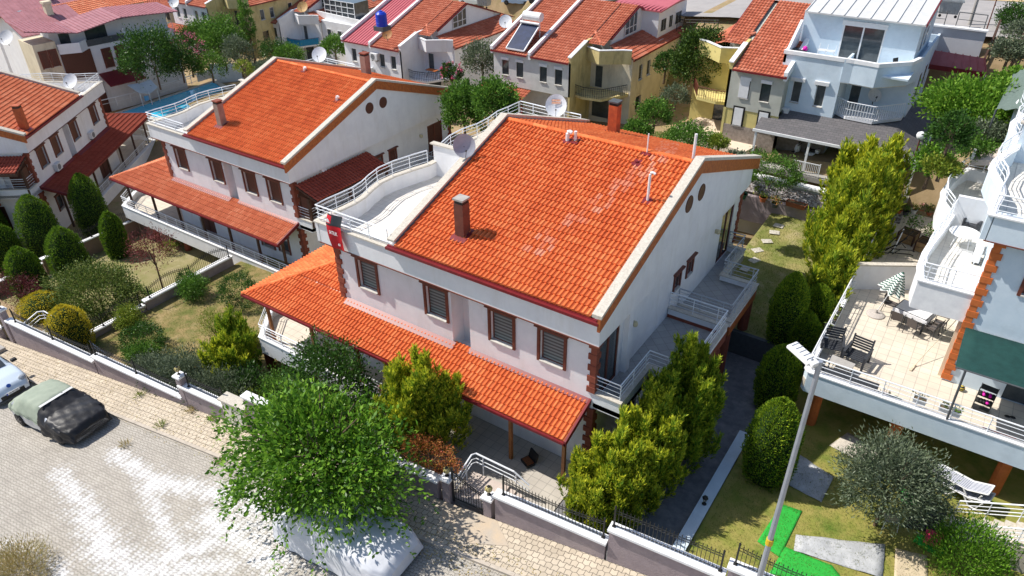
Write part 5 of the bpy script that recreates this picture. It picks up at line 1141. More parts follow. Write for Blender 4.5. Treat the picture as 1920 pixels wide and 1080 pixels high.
def bush(label,P,R,nc,k,ln,wd,m,spread=.1,cat='shrub',group=None,name='shrub',shell=.75,seed=1,extra=None,core=True,up=.3):
    t=thing(name,label,cat,P,0,group)
    mb=MB(); 
    for i in range(6):
        a=i*1.05; mb.tube([(0,0,-.1),(R[0]*.3*math.cos(a),R[1]*.3*math.sin(a),R[2]*.6),(R[0]*.7*math.cos(a),R[1]*.7*math.sin(a),R[2]*1.3)],.03,4,r2=.008)
    mb.build('stem',BARK,t)
    C,D=blob(nc,k,R,spread,shell,-.85,seed); D=D+rng.normal(size=D.shape)*.6+np.array([0,0,up]); C=C+np.array([0,0,R[2]*.95]); leaves('foliage',C,D,ln,wd,m,t)
    if extra:
        for mm,nc2,k2,l2 in extra:
            C,D=blob(nc2,k2,[r*1.04 for r in R],spread*.6,.9,-.1,seed+3); leaves('flowers',C+np.array([0,0,R[2]*.95]),D+rng.normal(size=D.shape)*.6,l2,l2*.8,mm,t)
    return t
def clipped(label,P,r,h,m=None,n=9000,sq=2.6,group=None,ln=.085,name='clipped_conifer',tipf=.5,cat='shrub'):
    """clipped column with a rounded top"""
    m=m or L_COND
    t=thing(name,label,cat,P,0,group)
    prof=[(r*(1-((z-.35)/.65)**sq)**(1/1.6) if z>.35 else r*(.82+.18*z/.35),z*h) for z in np.linspace(0.02,.985,14)]
    mb=MB(); mb.tube([(0,0,-.2),(0,0,h*.4)],.06,6); mb.build('trunk',BARK,t)
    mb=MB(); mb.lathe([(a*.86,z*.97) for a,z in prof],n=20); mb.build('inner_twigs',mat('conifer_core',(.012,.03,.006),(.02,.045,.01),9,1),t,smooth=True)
    zz=rng.uniform(0,1,n)**.85; th=rng.uniform(0,2*math.pi,n); rp=np.interp(zz*h,[p[1] for p in prof],[p[0] for p in prof]); 
    lump=1+.05*np.sin(th*5+zz*9)+.04*np.sin(th*11-zz*17)
    rp=rp*lump*rng.uniform(.86,1.03,n); C=np.stack([rp*np.cos(th),rp*np.sin(th),zz*h],1); D=np.stack([np.cos(th)*(1-zz*.4),np.sin(th)*(1-zz*.4),.7+zz],1)+rng.normal(size=(n,3))*.35
    leaves('foliage',C,D,ln*1.5,ln*.55,m,t,tip=np.clip(rng.uniform(-.6,1,n)*tipf+zz*.15,0,1)); return t
def conifer(label,P,spires,group=None,dens=1.,m=None,ln=.26,name='conifer_tree',cat='conifer',tipk=1.35):
    """feathery conifer made of upright spires (dx,dy,height,radius)"""
    t=thing(name,label,cat,P,0,group); m=m or L_CON
    mb=MB()
    for dx,dy,h,r in spires: mb.tube([(0,0,-.2),(dx*.8,dy*.8,h*.3),(dx,dy,h*.9)],.07,5,r2=.01)
    mb.build('trunk',BARK,t)
    Cs=[];Ds=[];T=[]; rr_=random.Random(int(abs(P[0]*100)+abs(P[1]*10)))
    def spire(dx,dy,z0,h,r,n,si,k=8,lean=(0,0)):
        zz=rng.uniform(.02,1,n)**.85; th=rng.uniform(0,2*math.pi,n); prof=r*np.where(zz<.18,.85+.8*zz,1.0*(1-((zz-.18)/.82)**.95))+.02
        lump=1+.2*np.sin(th*4+zz*11+si)+.16*np.sin(th*7-zz*19)
        q=rng.uniform(.3,1,n)**.5; rr=prof*lump*q
        c=np.stack([dx+lean[0]*zz+rr*np.cos(th),dy+lean[1]*zz+rr*np.sin(th),z0+zz*h],1); d=np.stack([np.cos(th)*.75,np.sin(th)*.75,np.full(n,1.0)+zz*1.3],1)
        C=np.repeat(c,k,0); D=np.repeat(unit(d),k,0); s=rng.uniform(0,1,(n*k,1)); C=C+D*s*ln*1.25+rng.normal(size=C.shape)*.022; D=D+rng.normal(size=D.shape)*.24
        tp=np.repeat((q-.5)*1.5,k)*s[:,0]*tipk+rng.uniform(-.15,.25,n*k)
        Cs.append(C);Ds.append(D);T.append(np.clip(tp,0,1))
    for si,(dx,dy,h,r) in enumerate(spires):
        spire(dx,dy,0,h,r*.74,int(230*dens*h*r),si)
        m_=int(14+h*4)
        for j in range(m_):        # side leaders poking out of the crown
            a=rr_.uniform(0,2*math.pi); zf=rr_.uniform(.12,.85); pr=r*(.95 if zf<.2 else (1-((zf-.2)/.8)**.95))*rr_.uniform(.62,1.05); hh=rr_.uniform(.7,1.55)*(1.15-.45*zf)
            spire(dx+pr*math.cos(a),dy+pr*math.sin(a),zf*h-.15,hh,rr_.uniform(.10,.17),int(30*dens*hh),si+j,8,(math.cos(a)*.38,math.sin(a)*.38))
    leaves('foliage',np.concatenate(Cs),np.concatenate(Ds),ln*.75,ln*.17,m,t,tip=np.concatenate(T)); return t
def dims(P,wpx,hpx):
    v=Vector(P)-CAM; d=v.length; return wpx/FPX*d*.5, hpx/FPX*d/math.cos(math.asin(-v.z/d))
def G0(px,py,h=0): return atg(px,py,h)
# big street tree over the white covered car
P=Vector((-17.6,12.6,zs(-17.6)+.1))
bt=tree('big glossy green tree leaning over the white covered car at the street',P,5.6,(3.7,2.5,1.95),500,32,.24,.105,L_BIG,.3,.17,cz=3.05,shell=.25,low=-.8,up=.1,seed=3,limbn=9)
C=[];D=[]
for i in range(46):
    a=rng.uniform(0,2*math.pi) if i>16 else rng.uniform(math.pi*.9,math.pi*1.6); rr=rng.uniform(.85,1.1); b0=np.array([3.7*rr*math.cos(a),2.5*rr*math.sin(a),2.6+rng.uniform(-.8,1.2)]); dd=np.array([math.cos(a),math.sin(a),-.15])
    for s in range(22): C.append(b0+dd*s*.055+np.array([0,0,-.0022*s*s])+rng.normal(size=3)*.05); D.append(dd+rng.normal(size=3)*.9)
leaves('hanging_twigs',np.array(C),np.array(D),.20,.095,L_BIG,bt)
# shrubs and trees of the middle garden
tree('dark leafy tree in front of the middle porch roof',(-21.2,16.6,-2),6.0,(2.2,1.5,1.9),260,26,.15,.085,L_DARK,.22,.1,seed=5)
tree('dark shrub with white and pink blossoms left of the tall conifers',(-17.9,16.6,0),2.6,(1.3,1.0,1.0),130,22,.13,.07,L_DARK,.15,.06,seed=6,extra=[(L_PINK,6,10,.08),(L_WHB,5,6,.08)])
conifer('yellow-green conifer pair rising in front of the porch roof',(-16.1,17.3,0),[(0,0,4.9,1.0),(-1.2,-.3,4.1,.95),(.7,.4,3.9,.9),(-.5,-.7,3.3,.8)],dens=1.3)
bush('orange and red flowering shrub beside the gate pillar',(-15.0,15.95,.9),(1.35,.55,.6),240,16,.085,.05,L_ORA,.1,seed=3)
conifer('tall bright conifer hedge at the corner of the villa, many pointed tips',(-7.75,18.9,0),[(-1.1,-1.1,2.7,.7),(-.4,-1.6,2.4,.65),(-.6,-.2,3.5,.7),(.4,-.7,2.9,.7),(-.1,.9,4.3,.72),(.8,.3,3.4,.68),(.3,1.9,4.9,.75),(1.0,1.4,4.1,.68),(.1,-.6,3.3,.6)],dens=1.2)
conifer('tall dark conifer with spiky tips standing against the side balcony',(-7.0,22.6,0),[(0,0,6.4,.78),(-.5,-1.1,5.1,.7),(.6,-.5,4.9,.7),(.3,.8,5.5,.72),(.8,.4,4.6,.65),(-.1,-1.8,4.3,.68)],dens=1.15,tipk=.75)
bush('yellow-green low plants behind the lowest iron fence',(-5.4,16.75,.0),(.8,.35,.35),120,14,.12,.05,L_YEL,.09,seed=4)
# clipped conifers right of the paving
for lab,px,py,wp_,hp_ in (('largest clipped bright conifer, nearest the street lamp',1434,905,84,122),('clipped conifer just behind the largest one, right of the paving',1447,772,68,98),
    ('clipped conifer beside the corner of the right terrace',1491,695,58,88),('dark clipped conifer in shade at the end of the paving',1465,650,58,112),('rounded clipped conifer touching the tall hedge and terrace edge',1522,622,50,68)):
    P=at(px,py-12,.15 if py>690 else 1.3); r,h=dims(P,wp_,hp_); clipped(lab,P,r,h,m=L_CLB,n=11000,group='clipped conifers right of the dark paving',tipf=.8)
conifer('huge yellow-green conifer hedge between the back lawn and flower terrace',(-4.4,39.4,1.5),[(0,-2.6,5.0,1.35),(-.3,-.8,6.2,1.5),(.2,1.2,6.4,1.5),(-.2,3.1,6.0,1.4),(.2,-4.3,3.6,1.1),(.5,2.3,6.1,1.3),(-1.,.3,5.6,1.2)],dens=.85,ln=.34,tipk=1.15)
conifer('second bright yellow conifer behind the huge hedge, by the porch post',(-5.2,44.6,2.7),[(.0,0,4.6,1.1),(1.2,.4,4.9,1.1),(-1.,.2,3.9,.9)],dens=.85,ln=.34,tipk=1.4)
# left gardens
for i,(x,y,r_,h_,m_) in enumerate([(-30.9,15.2,1.1,1.0,L_OLIVE),(-27.6,16.3,1.3,1.15,L_DARK),(-25.4,16.6,1.2,1.3,L_MID),(-26.6,15.4,1.0,.9,L_YEL),(-24.0,18.2,1.2,1.2,L_DARK),(-31.8,19.5,.6,.55,L_YEL),(-36.0,15.5,.9,.6,L_MID),(-34.6,14.9,.8,.55,L_OLIVE),(-39.6,21.5,.9,.8,L_MID),(-39.9,17.2,.8,.7,L_YEL),(-29.0,20.2,.9,.9,L_MID)]):
    bush(['grey-green bush in the thicket by the lamp pillar','dark bush at the foot of the big street tree, garden side','mid-green bush beside the meter cabinet behind the wall','yellow-green bush just behind the meter cabinet','dark bush under the middle porch edge','small yellow-green bush alone near the middle porch corner','low green bush behind the second iron fence bay','low grey bush behind the iron fence, next to the lowest green one','green bush against the white coped garden wall, upper','yellow-green bush against the white coped garden wall, lower','green bush under the left corner of the middle terrace'][i],(x,y,gz(x,y)),(r_,r_*.85,h_),170,24,.13,.05,m_,.16,seed=70+i,shell=.5)
P=G0(452,570); bush('round dark green shrub on the dry lawn by the porch corner',P,(1.25,1.2,1.0),260,22,.09,.05,L_DARK,.1,seed=8,shell=.85)
P=G0(355,545); bush('small clipped shrub beside the white coping of the garden wall',P,(.55,.55,.75),110,20,.08,.045,L_COND if False else L_DARK,.08,seed=9)
conifer('slender dark conifer beside the left end of the porch',(-30.4,17.9,-2.4),[(0,0,3.5,.75),(.8,-.3,2.9,.7),(-.5,.4,2.7,.6)],dens=1.2,tipk=.6)
bush('pale green young shrub alone on the dry lawn',G0(403,625),(.75,.7,.75),120,12,.13,.035,L_YEL,.16,seed=10,shell=.3,up=.8)
P=G0(272,655); bush('dense dark green ball shrub at the lower edge of the dry lawn',P,(1.2,1.1,.75),260,20,.09,.05,L_DARK,.1,seed=11,shell=.85)
for i,(px,py,rx,rz) in enumerate([(285,720,2.0,.85),(350,728,2.1,1.25),(420,752,2.2,1.1),(470,735,1.8,1.1)]):
    P=wp(at(px,py,-1.6).x,1.35+.5*(i%2),0); P.z=gz(P.x,P.y)
    bush('grey-green olive shrub behind the street fence, %s from the left'%['first','second','third','fourth'][i],P,(rx,1.25,rz),330,30,.17,.042,L_OLIVE,.22,seed=12+i,shell=.3,group='olive shrubs behind the street fence',up=.6)
bush('bright yellow-green shrub between olive shrub and black fence',wp(-33.2,.9,gz(-33.2,14.5)),(1.0,.6,.5),130,18,.10,.04,L_YEL,.12,seed=17)
conifer('bright green feathery conifer at the right end of the olive shrubs',(-29.6,16.4,-2.3),[(0,0,3.0,.7),(.7,.3,2.5,.6)],dens=1.2)
for lab,px,py,wp_,hp_ in (('golden clipped shrub behind the white stair rail',95,615,75,55),('golden clipped ball shrub at the foot of the stair rail',145,655,62,70)):
    P=G0(px,py); r,h=dims(P,wp_,hp_); clipped(lab,P,r,h,L_GOLD,5000,ln=.08)
for lab,px,py,wp_,hp_,kw in (('tall clipped cone against the far left villa, rearmost in shade',182,430,48,88,{}),('small clipped cone left of the purple tree',226,478,38,70,{}),('broad clipped cone left of the dusty pink wall',90,472,56,88,{}),
    ('clipped cone in front of the dusty pink wall, beside the white steps',142,520,56,80,{}),('clipped cone rising from the white zigzag steps',64,550,50,72,{}),('clipped cone cut by the left edge of the picture',14,492,52,60,{}),('clipped cone in shade at the extreme left under the villa',-8,440,40,50,{})):
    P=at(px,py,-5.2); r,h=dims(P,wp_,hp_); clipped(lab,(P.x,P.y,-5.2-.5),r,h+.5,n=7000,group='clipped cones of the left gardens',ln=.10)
tree('purple leaved small tree in front of the left villa terrace',G0(305,540),4.4,(1.9,1.6,1.35),130,18,.13,.06,L_RED,.22,.07,seed=21,shell=.3)
tree('sprawling yellow-green citrus tree above the divider wall',G0(200,600),3.6,(3.3,2.3,1.3),560,24,.16,.075,L_YEL if False else leafmat('citrus_leaf',[(.05,.09,.015),(.11,.17,.03),(.24,.27,.07)],.25),.25,.08,seed=22,shell=.5)
P=G0(262,585); bush('bright green shrub at the end of the low white coping',P,(1.25,1.1,.95),230,20,.10,.055,L_MID,.13,seed=23)
P=G0(172,625); bush('green shrub between golden balls and divider wall',P,(1.3,1.0,1.05),230,20,.10,.05,L_MID,.13,seed=24)
tree('dark red barberry behind the far left gate',G0(50,580),2.4,(2.6,1.4,.8),150,22,.10,.05,leafmat('dark_red_leaf',[(.05,.008,.015),(.12,.02,.03),(.18,.05,.05)],.2),.2,.05,seed=25,shell=.4,cat='shrub')
for i,(px,py) in enumerate([(318,470),(335,457)]): bush('small bright plant on the sunlit paving below the left villa, %s'%('front one' if i==0 else 'rear one'),at(px,py,-4.7),(.6,.5,.35),60,14,.10,.05,L_YEL,.1,seed=26+i)
t=tree('shaded tree at the wall of the far left villa',at(40,430,-6),3.2,(1.2,1.2,1.2),100,20,.12,.06,L_DARK,.2,.06,seed=28)
# far gardens
def far(label,px,py,dist,hpx,wpx,m,nc=150,k=16,ls=.2,kind='tree',extra=None,seed=1,**kw):
    p=atd(px,py,dist); r=wpx/FPX*dist*.5; h=hpx/FPX*dist/.93
    P=Vector((p.x,p.y,p.z))
    return tree(label,P,h,(r,r*.85,h*.42),nc,k,ls,ls*.55,m,r*.12,.1,seed=seed,extra=extra,shell=.55,cz=h*.56,**kw)
far('large dark tree beside the brown panelled poolside house',300,163,88,84,100,L_DARK,300,26,.24,seed=31)
far('pink flowering oleander behind the pool',362,140,90,62,60,L_DARK,120,18,.2,extra=[(L_PINK,26,14,.16)],seed=32)
far('bright green tree right of the pink oleander',425,128,92,75,75,L_MID,240,22,.24,seed=33)
far('green tree above the pink oleander, by the vine covered wall',385,105,98,50,70,L_MID,180,20,.24,seed=34)
far('pale green climbing tree beside the white blue-screen house',478,118,92,100,26,L_MID,120,20,.2,seed=35)
far('grey-green tree left of the tiled porch of the white house',455,140,88,60,50,L_OLIVE,140,20,.2,seed=36)
far('rounded shrub beside the pool wall railing',462,148,72,30,30,L_YEL,60,16,.15,seed=37)
far('green shrub right of the blue balcony screen',630,112,80,36,46,L_MID,140,20,.2,seed=38)
far('leafy tree filling the gap between left villa and middle villa',872,262,56,96,80,L_MID,300,26,.2,seed=39)
far('bushy tree in front of the yellow house porch roof',928,240,54,80,80,L_MID,260,26,.2,seed=40)
far('grey-green shrub with pale pink blossoms between the row houses',905,150,64,62,72,L_OLIVE,200,22,.18,extra=[(L_WHB,20,12,.1)],seed=41)
far('magenta bougainvillea climbing beside the balcony',848,168,62,45,36,L_DARK,90,18,.16,extra=[(L_PINK,24,12,.14)],seed=42)
far('round dense dark tree between yellow house and ochre house',1302,188,58,118,84,leafmat('ficus_leaf',[(.02,.05,.008),(.05,.10,.014),(.11,.18,.025)],.2),420,26,.17,seed=43)
far('small tree against the white annex wall',1245,150,60,48,36,L_DARK,90,18,.16,seed=44)
far('shrub in shade at the foot of the round tree',1265,200,56,34,50,L_OLIVE,90,18,.14,seed=45)
far('leafy shrub behind the roof ridge, left of the cream patio',1225,240,52,48,60,L_MID,170,20,.15,seed=46)
far('row of low shrubs just behind the back roof slope',1290,285,48,42,92,L_MID,220,20,.14,seed=47)
far('small shrub beside the cream patio steps',1345,285,47,30,34,L_YEL,90,16,.13,seed=48)
P=at(1440,345,3.7); bush('dense hedge behind the broad white coping',P,(1.9,.9,1.0),340,22,.11,.06,L_MID,.12,seed=49)
far('green grape vine spreading over a pergola by the right staircase',1812,245,50,62,135,leafmat('vine_leaf',[(.07,.17,.015),(.14,.30,.025),(.26,.42,.05)],.35),460,26,.22,seed=50,low=-.2)
far('vine continuing along the slope beside the sandstone stairs',1895,185,54,38,60,MATS['vine_leaf'],160,22,.2,seed=51)
far('upright dark shrub below the vine, by the narrow steps',1770,290,44,62,60,L_OLIVE if False else L_DARK,160,22,.15,seed=52)
far('low green plants on the dry slope below the shade net',1835,300,46,30,70,L_MID,130,20,.14,seed=53)
far('small leafy tree against the white wall behind the flower terrace',1735,345,46,62,58,L_BIG,130,20,.15,seed=54,limbn=7)
far('shrub at the top right corner beside the stairs',1905,110,64,50,50,L_OLIVE,120,20,.2,seed=55)
for i,(px,py,w_) in enumerate([(1530,8,90),(1620,5,60),(1420,8,110),(1340,4,70)]): far('dry scrub on the sand bank behind the road, %s'%['above the white roof','right of the white roof','above the ochre house','above the parked road edge'][i],px,py,92,26,w_,L_OLIVE,130,18,.25,seed=56+i)
far('trees at the top edge behind the poolside house',100,0,150,40,90,L_MID,160,18,.4,seed=61)
# right garden
tree('spreading grey-green olive tree on the right lawn',at(1640,985,.15),3.9,(1.75,1.5,1.45),620,34,.16,.042,L_OLIVE,.20,.08,seed=62,shell=.3,up=.4)
P=at(1800,1075,.2); t=bush('upright bright green bush in the bottom right corner',P,(1.35,1.2,1.2),260,26,.14,.045,L_BIG,.16,seed=63,up=1.3,shell=.4)
for i,(px,py,ds,hp_,wp_,m_,l_) in enumerate([(1790,262,49,40,70,L_DARK,'dark shrub under the vine pergola, left part'),(1850,275,47,34,70,L_OLIVE,'grey shrub under the vine pergola, right part'),(1760,330,44,26,50,L_YEL,'yellowish shrub behind the black garden railing'),(1905,70,66,46,60,L_DARK,'dark tree at the head of the sandstone stairs'),(1885,120,60,34,46,L_OLIVE,'scrub on the right of the sandstone stairs'),
    (1195,262,51,30,46,L_MID,'small shrub by the yellow house garden wall'),(990,268,52,44,60,L_DARK,'dark bush behind the long curved roof railing'),(1375,320,44,30,40,L_OLIVE,'small plant near the cream patio corner'),(520,118,88,34,60,L_DARK,'dark shrub by the tiled porch of the blue-screen house'),(255,150,90,40,40,L_DARK,'small dark tree against the poolside house wall')]):
    far(l_,px,py,ds,hp_,wp_,m_,150,20,.16,seed=90+i)
for i,(px,py,ds,hp_,wp_,m_,l_) in enumerate([(545,122,86,30,50,L_MID,'green bush below the blue balcony screen'),(400,150,88,40,60,L_MID,'green bush between the oleander and the pool wall'),(345,150,88,44,60,L_DARK,'dark bush left of the oleander foot'),(440,110,98,44,60,L_MID,'green tree in front of the cream row house fin wall'),(500,150,84,26,50,L_OLIVE,'olive coloured bush by the tiled porch corner')]):
    far(l_,px,py,ds,hp_,wp_,m_,160,20,.18,seed=120+i)
# tufts and weeds
def tuft(label,P,n,r,h,m,group=None,name='weed',cat='weed'):
    t=thing(name,label,cat,P,0,group); C=np.stack([rng.normal(size=n)*r*.4,rng.normal(size=n)*r*.4,np.zeros(n)],1); D=np.stack([C[:,0]/r,C[:,1]/r,np.full(n,1.1)],1)+rng.normal(size=(n,3))*.3; leaves('blades',C,D,h,h*.09,m,t); return t
for i,(px,py,m_) in enumerate([(262,742,L_YEL),(357,772,L_DRY),(400,788,L_YEL),(302,800,L_YEL),(410,868,L_DRY),(235,835,L_DRY)]): tuft('weed tuft growing between paving blocks, %s'%['near the fenced wall','reddish one near the lamp pillar','by the cabinet','at the kerb left of the tree','under the tree twigs at the kerb','beside the covered car'][i],atg(px,py),60,.22,.3,m_,'weeds in the pavement')
P=at(45,1075,-1.3); bush('dry yellow shrub in the bottom left corner',P,(1.5,1.1,.5),260,22,.16,.02,L_DRY,.18,seed=64,shell=.2,up=1.2)
# grass blades, uncountable
def grass(name,label,n,fx,m,h=.09):
    P=[];
    while len(P)<n:
        x,y=fx(); P.append((x,y,gz(x,y)))
    C=np.array(P); D=rng.normal(size=C.shape)*.4+np.array([0,0,1.]); o=leaves(name,C,D,h,h*.16,m,None); tag(o,label,kind='stuff'); return o
grass('grass','dry tufts of the left lawn',16000,lambda:(rng.uniform(-40.5,-20),rng.uniform(14.5,27)),L_DRY,.10)
grass('grass','green tufts of the left lawn',9000,lambda:(rng.uniform(-40.5,-24),rng.uniform(14.5,27)),leafmat('lawn_blade',[(.10,.14,.02),(.18,.22,.04),(.30,.28,.08)],.2),.09)
grass('grass','tufts of the back lawn',16000,lambda:(rng.uniform(-9.7,-3.3),rng.uniform(31.6,43.8)),MATS['lawn_blade'],.10)
grass('grass','tufts of the right lawn',22000,lambda:(rng.uniform(-4.5,4.),rng.uniform(16.3,27)),MATS['lawn_blade'],.08)
def litter(lab,n,x0,x1,o0,o1,m):
    C=[]
    for i in range(n):
        x=rng.uniform(x0,x1); q=wp(x,-rng.uniform(o0,o1)**1.0); C.append((q.x,q.y,zs(q.x)+(.115 if (Vector(q)-W0).dot(WN)>-1.85 else .02)))
    C=np.array(C); D=rng.normal(size=C.shape)*np.array([1,1,.06]); o=leaves('fallen_leaves',C,D,.08,.04,m,None,fold=.1); tag(o,lab,kind='stuff')
litter('dry leaves blown along the kerb below the garden gate',900,-16,-6,1.2,2.7,L_DRY)
litter('dry leaves on the pavement near the left wall',700,-44,-24,.1,2.3,L_DRY)
grass('grass','green grass between the yellow house and the cream patio',9000,lambda:(rng.uniform(-24,-16),rng.uniform(42,50)),leafmat('fresh_blade',[(.08,.17,.015),(.16,.30,.03)],.3),.22)
# ---------------------------------------------------------------- loose objects
def text_mesh(name,txt,size,m,parent,M,extrude=.004,bold=.0,sx=1.):
    c=bpy.data.curves.new('lettering','FONT'); c.body=txt; c.size=size; c.extrude=extrude; c.offset=bold; c.align_x='CENTER'; c.align_y='CENTER'
    o=link(bpy.data.objects.new('lettering',c)); dg=bpy.context.evaluated_depsgraph_get(); me=bpy.data.meshes.new_from_object(o.evaluated_get(dg)); bpy.data.objects.remove(o); bpy.data.curves.remove(c)
    me.transform(M@Matrix.Diagonal((sx,1,1,1))); me.materials.clear(); me.materials.append(m); o=link(bpy.data.objects.new(name,me)); o.parent=parent; return o
# chimneys and vents of the villas (parts of the roofs)
def chimney(par,x,y,w_,h,m,capm=GREYD,pipe=False):
    z=roofz(y); k=MB(); k.box(x-w_/2,y-w_/2,z-.3,x+w_/2,y+w_/2,z+h); c=k.build('chimney',m,par)
    k=MB(); k.box(x-w_/2-.07,y-w_/2-.35,z-.02-.12,x+w_/2+.07,y-w_/2,z+.02-.1) if False else k.extr([(x-w_/2-.15,y-w_/2-.25,roofz(y-w_/2-.25)+.07),(x+w_/2+.15,y-w_/2-.25,roofz(y-w_/2-.25)+.07),(x+w_/2+.15,y+w_/2+.1,roofz(y+w_/2+.1)+.07),(x-w_/2-.15,y+w_/2+.1,roofz(y+w_/2+.1)+.07)],(0,0,.02)); k.build('flashing',METR,c)
    k=MB(); k.box(x-w_/2+.02,y-w_/2+.02,z+h,x+w_/2-.02,y+w_/2-.02,z+h+.14); k.build('flue_gap',BLACK,c); k=MB(); k.box(x-w_/2-.03,y-w_/2-.03,z+h+.14,x+w_/2+.03,y+w_/2+.03,z+h+.22); k.build('cap',capm,c)
def pipe(par,x,y,h,m=PLASW,r=.055,elbow=True,up=True):
    z=roofz(y); k=MB(); P=[(x,y,z-.1),(x,y,z+h)]
    if elbow: P+=[(x+.03,y,z+h+.07),(x+.1,y,z+h+.1),(x+.22,y,z+h+.06)]
    k.tube(P,r,9); c=k.build('vent_pipe',m,par); k=MB(); k.extr([(x-.2,y-.22,roofz(y-.22)+.06),(x+.2,y-.22,roofz(y-.22)+.06),(x+.2,y+.15,roofz(y+.15)+.06),(x-.2,y+.15,roofz(y+.15)+.06)],(0,0,.02)); k.build('flashing',METR,c)
CH1=mat('brown_chimney',(.17,.06,.04),(.11,.04,.03),3,.7); CH2=mat('orange_chimney',(.50,.12,.04),(.32,.07,.03),3,.7); CH3=mat('grey_brown_chimney',(.32,.25,.21),(.25,.18,.15),3,.8)
def onroof(px,py,h):   # roof-local point of the front slope of a villa seen at a pixel
    O=h.location; d=ray(px,py); t=5.
    d=d.normalized()
    while t<150:
        p=CAM+d*t-O
        if RY0<p.y<RY1 and p.z<=roofz(p.y): return p
        t+=.03
p=onroof(868,441,main); chimney(main,p.x,p.y,.46,1.5,CH1,CONC)
p=onroof(1147,249,main); chimney(main,p.x,p.y+.2,.5,1.55,CH2,GREYD)
p=onroof(1214,378,main); pipe(main,p.x,p.y,1.2)
p=onroof(1064,266,main); pipe(main,p.x,p.y,.4,r=.09); pipe(main,p.x+.35,p.y+.1,.5,r=.07,elbow=False)
p=onroof(1299,301,main); pipe(main,p.x,p.y,1.2,elbow=False,r=.06)
p=onroof(1213,288,main); pipe(main,p.x,p.y,.9,elbow=False,r=.03)
p=onroof(1194,307,main); pipe(main,p.x,p.y,.12,m=METR,elbow=False,r=.09)
p=onroof(417,234,leftv); chimney(leftv,p.x,p.y,.46,1.5,CH3,BRICKR)
p=onroof(632,190,leftv); pipe(leftv,p.x,p.y,.25,r=.08)
p=onroof(571,134,leftv); pipe(leftv,p.x,p.y,.2,r=.09)
p=onroof(682,139,leftv); chimney(leftv,p.x,p.y+.3,.55,1.5,CH3,BRICKR)
MIR[0]=True
q=Matrix.Rotation(-2.2208,3,'Z')@(atd(88,184,68)-farv.location); chimney(farv,-q.x,max(0,q.y),.5,1.7,CH2,CH2)
MIR[0]=False
# bleached tiles patch already comes from the tile colours; dishes
DISHW=mat('dish_white',(.72,.73,.75),(.62,.63,.66),6,.4); DISHG=mat('dish_grey',(.38,.40,.45),(.32,.34,.38),4,.4)
def dish(label,P,r,az,m=DISHW,mast=.5,el=R(38),mark=False):
    """offset dish on a mast; az = compass of the bowl's aim"""
    t=thing('satellite_dish',label,'satellite dish',P,0,'satellite dishes')
    A=Vector((math.sin(az)*math.cos(el),math.cos(az)*math.cos(el),math.sin(el))); u=A.cross(Vector((0,0,1))).normalized(); v=u.cross(A); c=Vector((0,0,mast+r*.7))
    vs=[];n=24
    for s,off in ((0,0),(1,-.02)):
        for j in range(5):
            q=j/4
            for i in range(n): a=2*math.pi*i/n; vs.append(c+(u*math.cos(a)+v*math.sin(a)*1.06)*(r*q)+A*(.22*r*q*q+off-.1*r))
    fs=[]
    for s in (0,1):
        for j in range(4):
            for i in range(n):
                f=(s*5*n+j*n+i,s*5*n+j*n+(i+1)%n,s*5*n+(j+1)*n+(i+1)%n,s*5*n+(j+1)*n+i); fs.append(f if s else f[::-1])
    for i in range(n): fs.append((4*n+i,4*n+(i+1)%n,9*n+(i+1)%n,9*n+i))
    m_=MB().add(vs,fs); B_=m_.build('reflector',m,t,smooth=False)
    k=MB(); k.tube([(0,0,-.1),(0,0,mast),c-A*.12*r],.03,7); k.build('mast',GREYD,t)
    k=MB(); f=c+A*r*.95-v*r*.55; k.tube([c-v*r*1.02+A*.1*r,f],.014,5); k.tube([f-A*.02,f-A*.16],.045,8); k.build('feed_arm',GREYD,t)
    if mark:
        k=MB()
        for dz in (.28,.05):
            a=c+v*r*(dz+.12)+A*(.03); k.add([a-u*r*.42+A*.0,a+u*r*.42,a+u*r*.40+v*r*.17,a-u*r*.40+v*r*.17],[(0,1,2,3)])
        k.build('orange_mark',mat('orange_lettering',(.55,.18,.05),(.75,.5,.4),40,.6,lo=.45,hi=.55),B_)
    return t
SAZ=R(150)
p=aty(822,343,OY+4.9); dish('grey satellite dish on the coping beside the middle roof terrace',(OX+4.05,p.y,roofz(p.y-OY)+.22),.52,SAZ-.3,DISHG,.15,R(30))
p=aty(1042,222,OY+16.0); dish('large white satellite dish with orange lettering behind the middle roof',(p.x,OY+16.0,7.9),.62,R(150),DISHW,.9-.1,R(30),True)
for lab,px,py,dist,r,m_ in (('white satellite dish at the corner of the far left roof terrace',137,166,73,.6,DISHW),('big white satellite dish behind the left villa roof',601,117,66,.62,DISHW),('blue-white satellite dish in the angled balcony of the tall white house',1636,193,None,.42,DISHW),
   ('white satellite dish on the vine covered wall of the poolside house',303,44,98,.8,DISHW),('white satellite dish between raspberry roofs at the left edge',17,84,100,.8,DISHW),('white satellite dish on the middle raspberry roof',42,45,112,.8,DISHW),
   ('rusty yellow satellite dish on the parapet of the blue-screen house',569,24,92,.6,mat('rusty_yellow_dish',(.55,.38,.15),(.40,.2,.08),5,.6)),('white-blue satellite dish at the corner of the yellow house roof',948,54,66,.55,DISHW),('rust brown satellite dish lying on the white house tiles',727,75,70,.45,mat('rusty_dish',(.42,.2,.06),(.25,.10,.04),5,.6)),
   ('white satellite dish on the cream house wall by the climbing tree',329,15,100,.6,DISHW),('white satellite dish behind the upper raspberry roof',60,20,125,.8,DISHW)):
    P=atd(px,py,dist) if dist else aty(px,py,49+2.2); dish(lab,P-Vector((0,0,r*.7+.25)) if False else P,r,R(150),m_,.2)
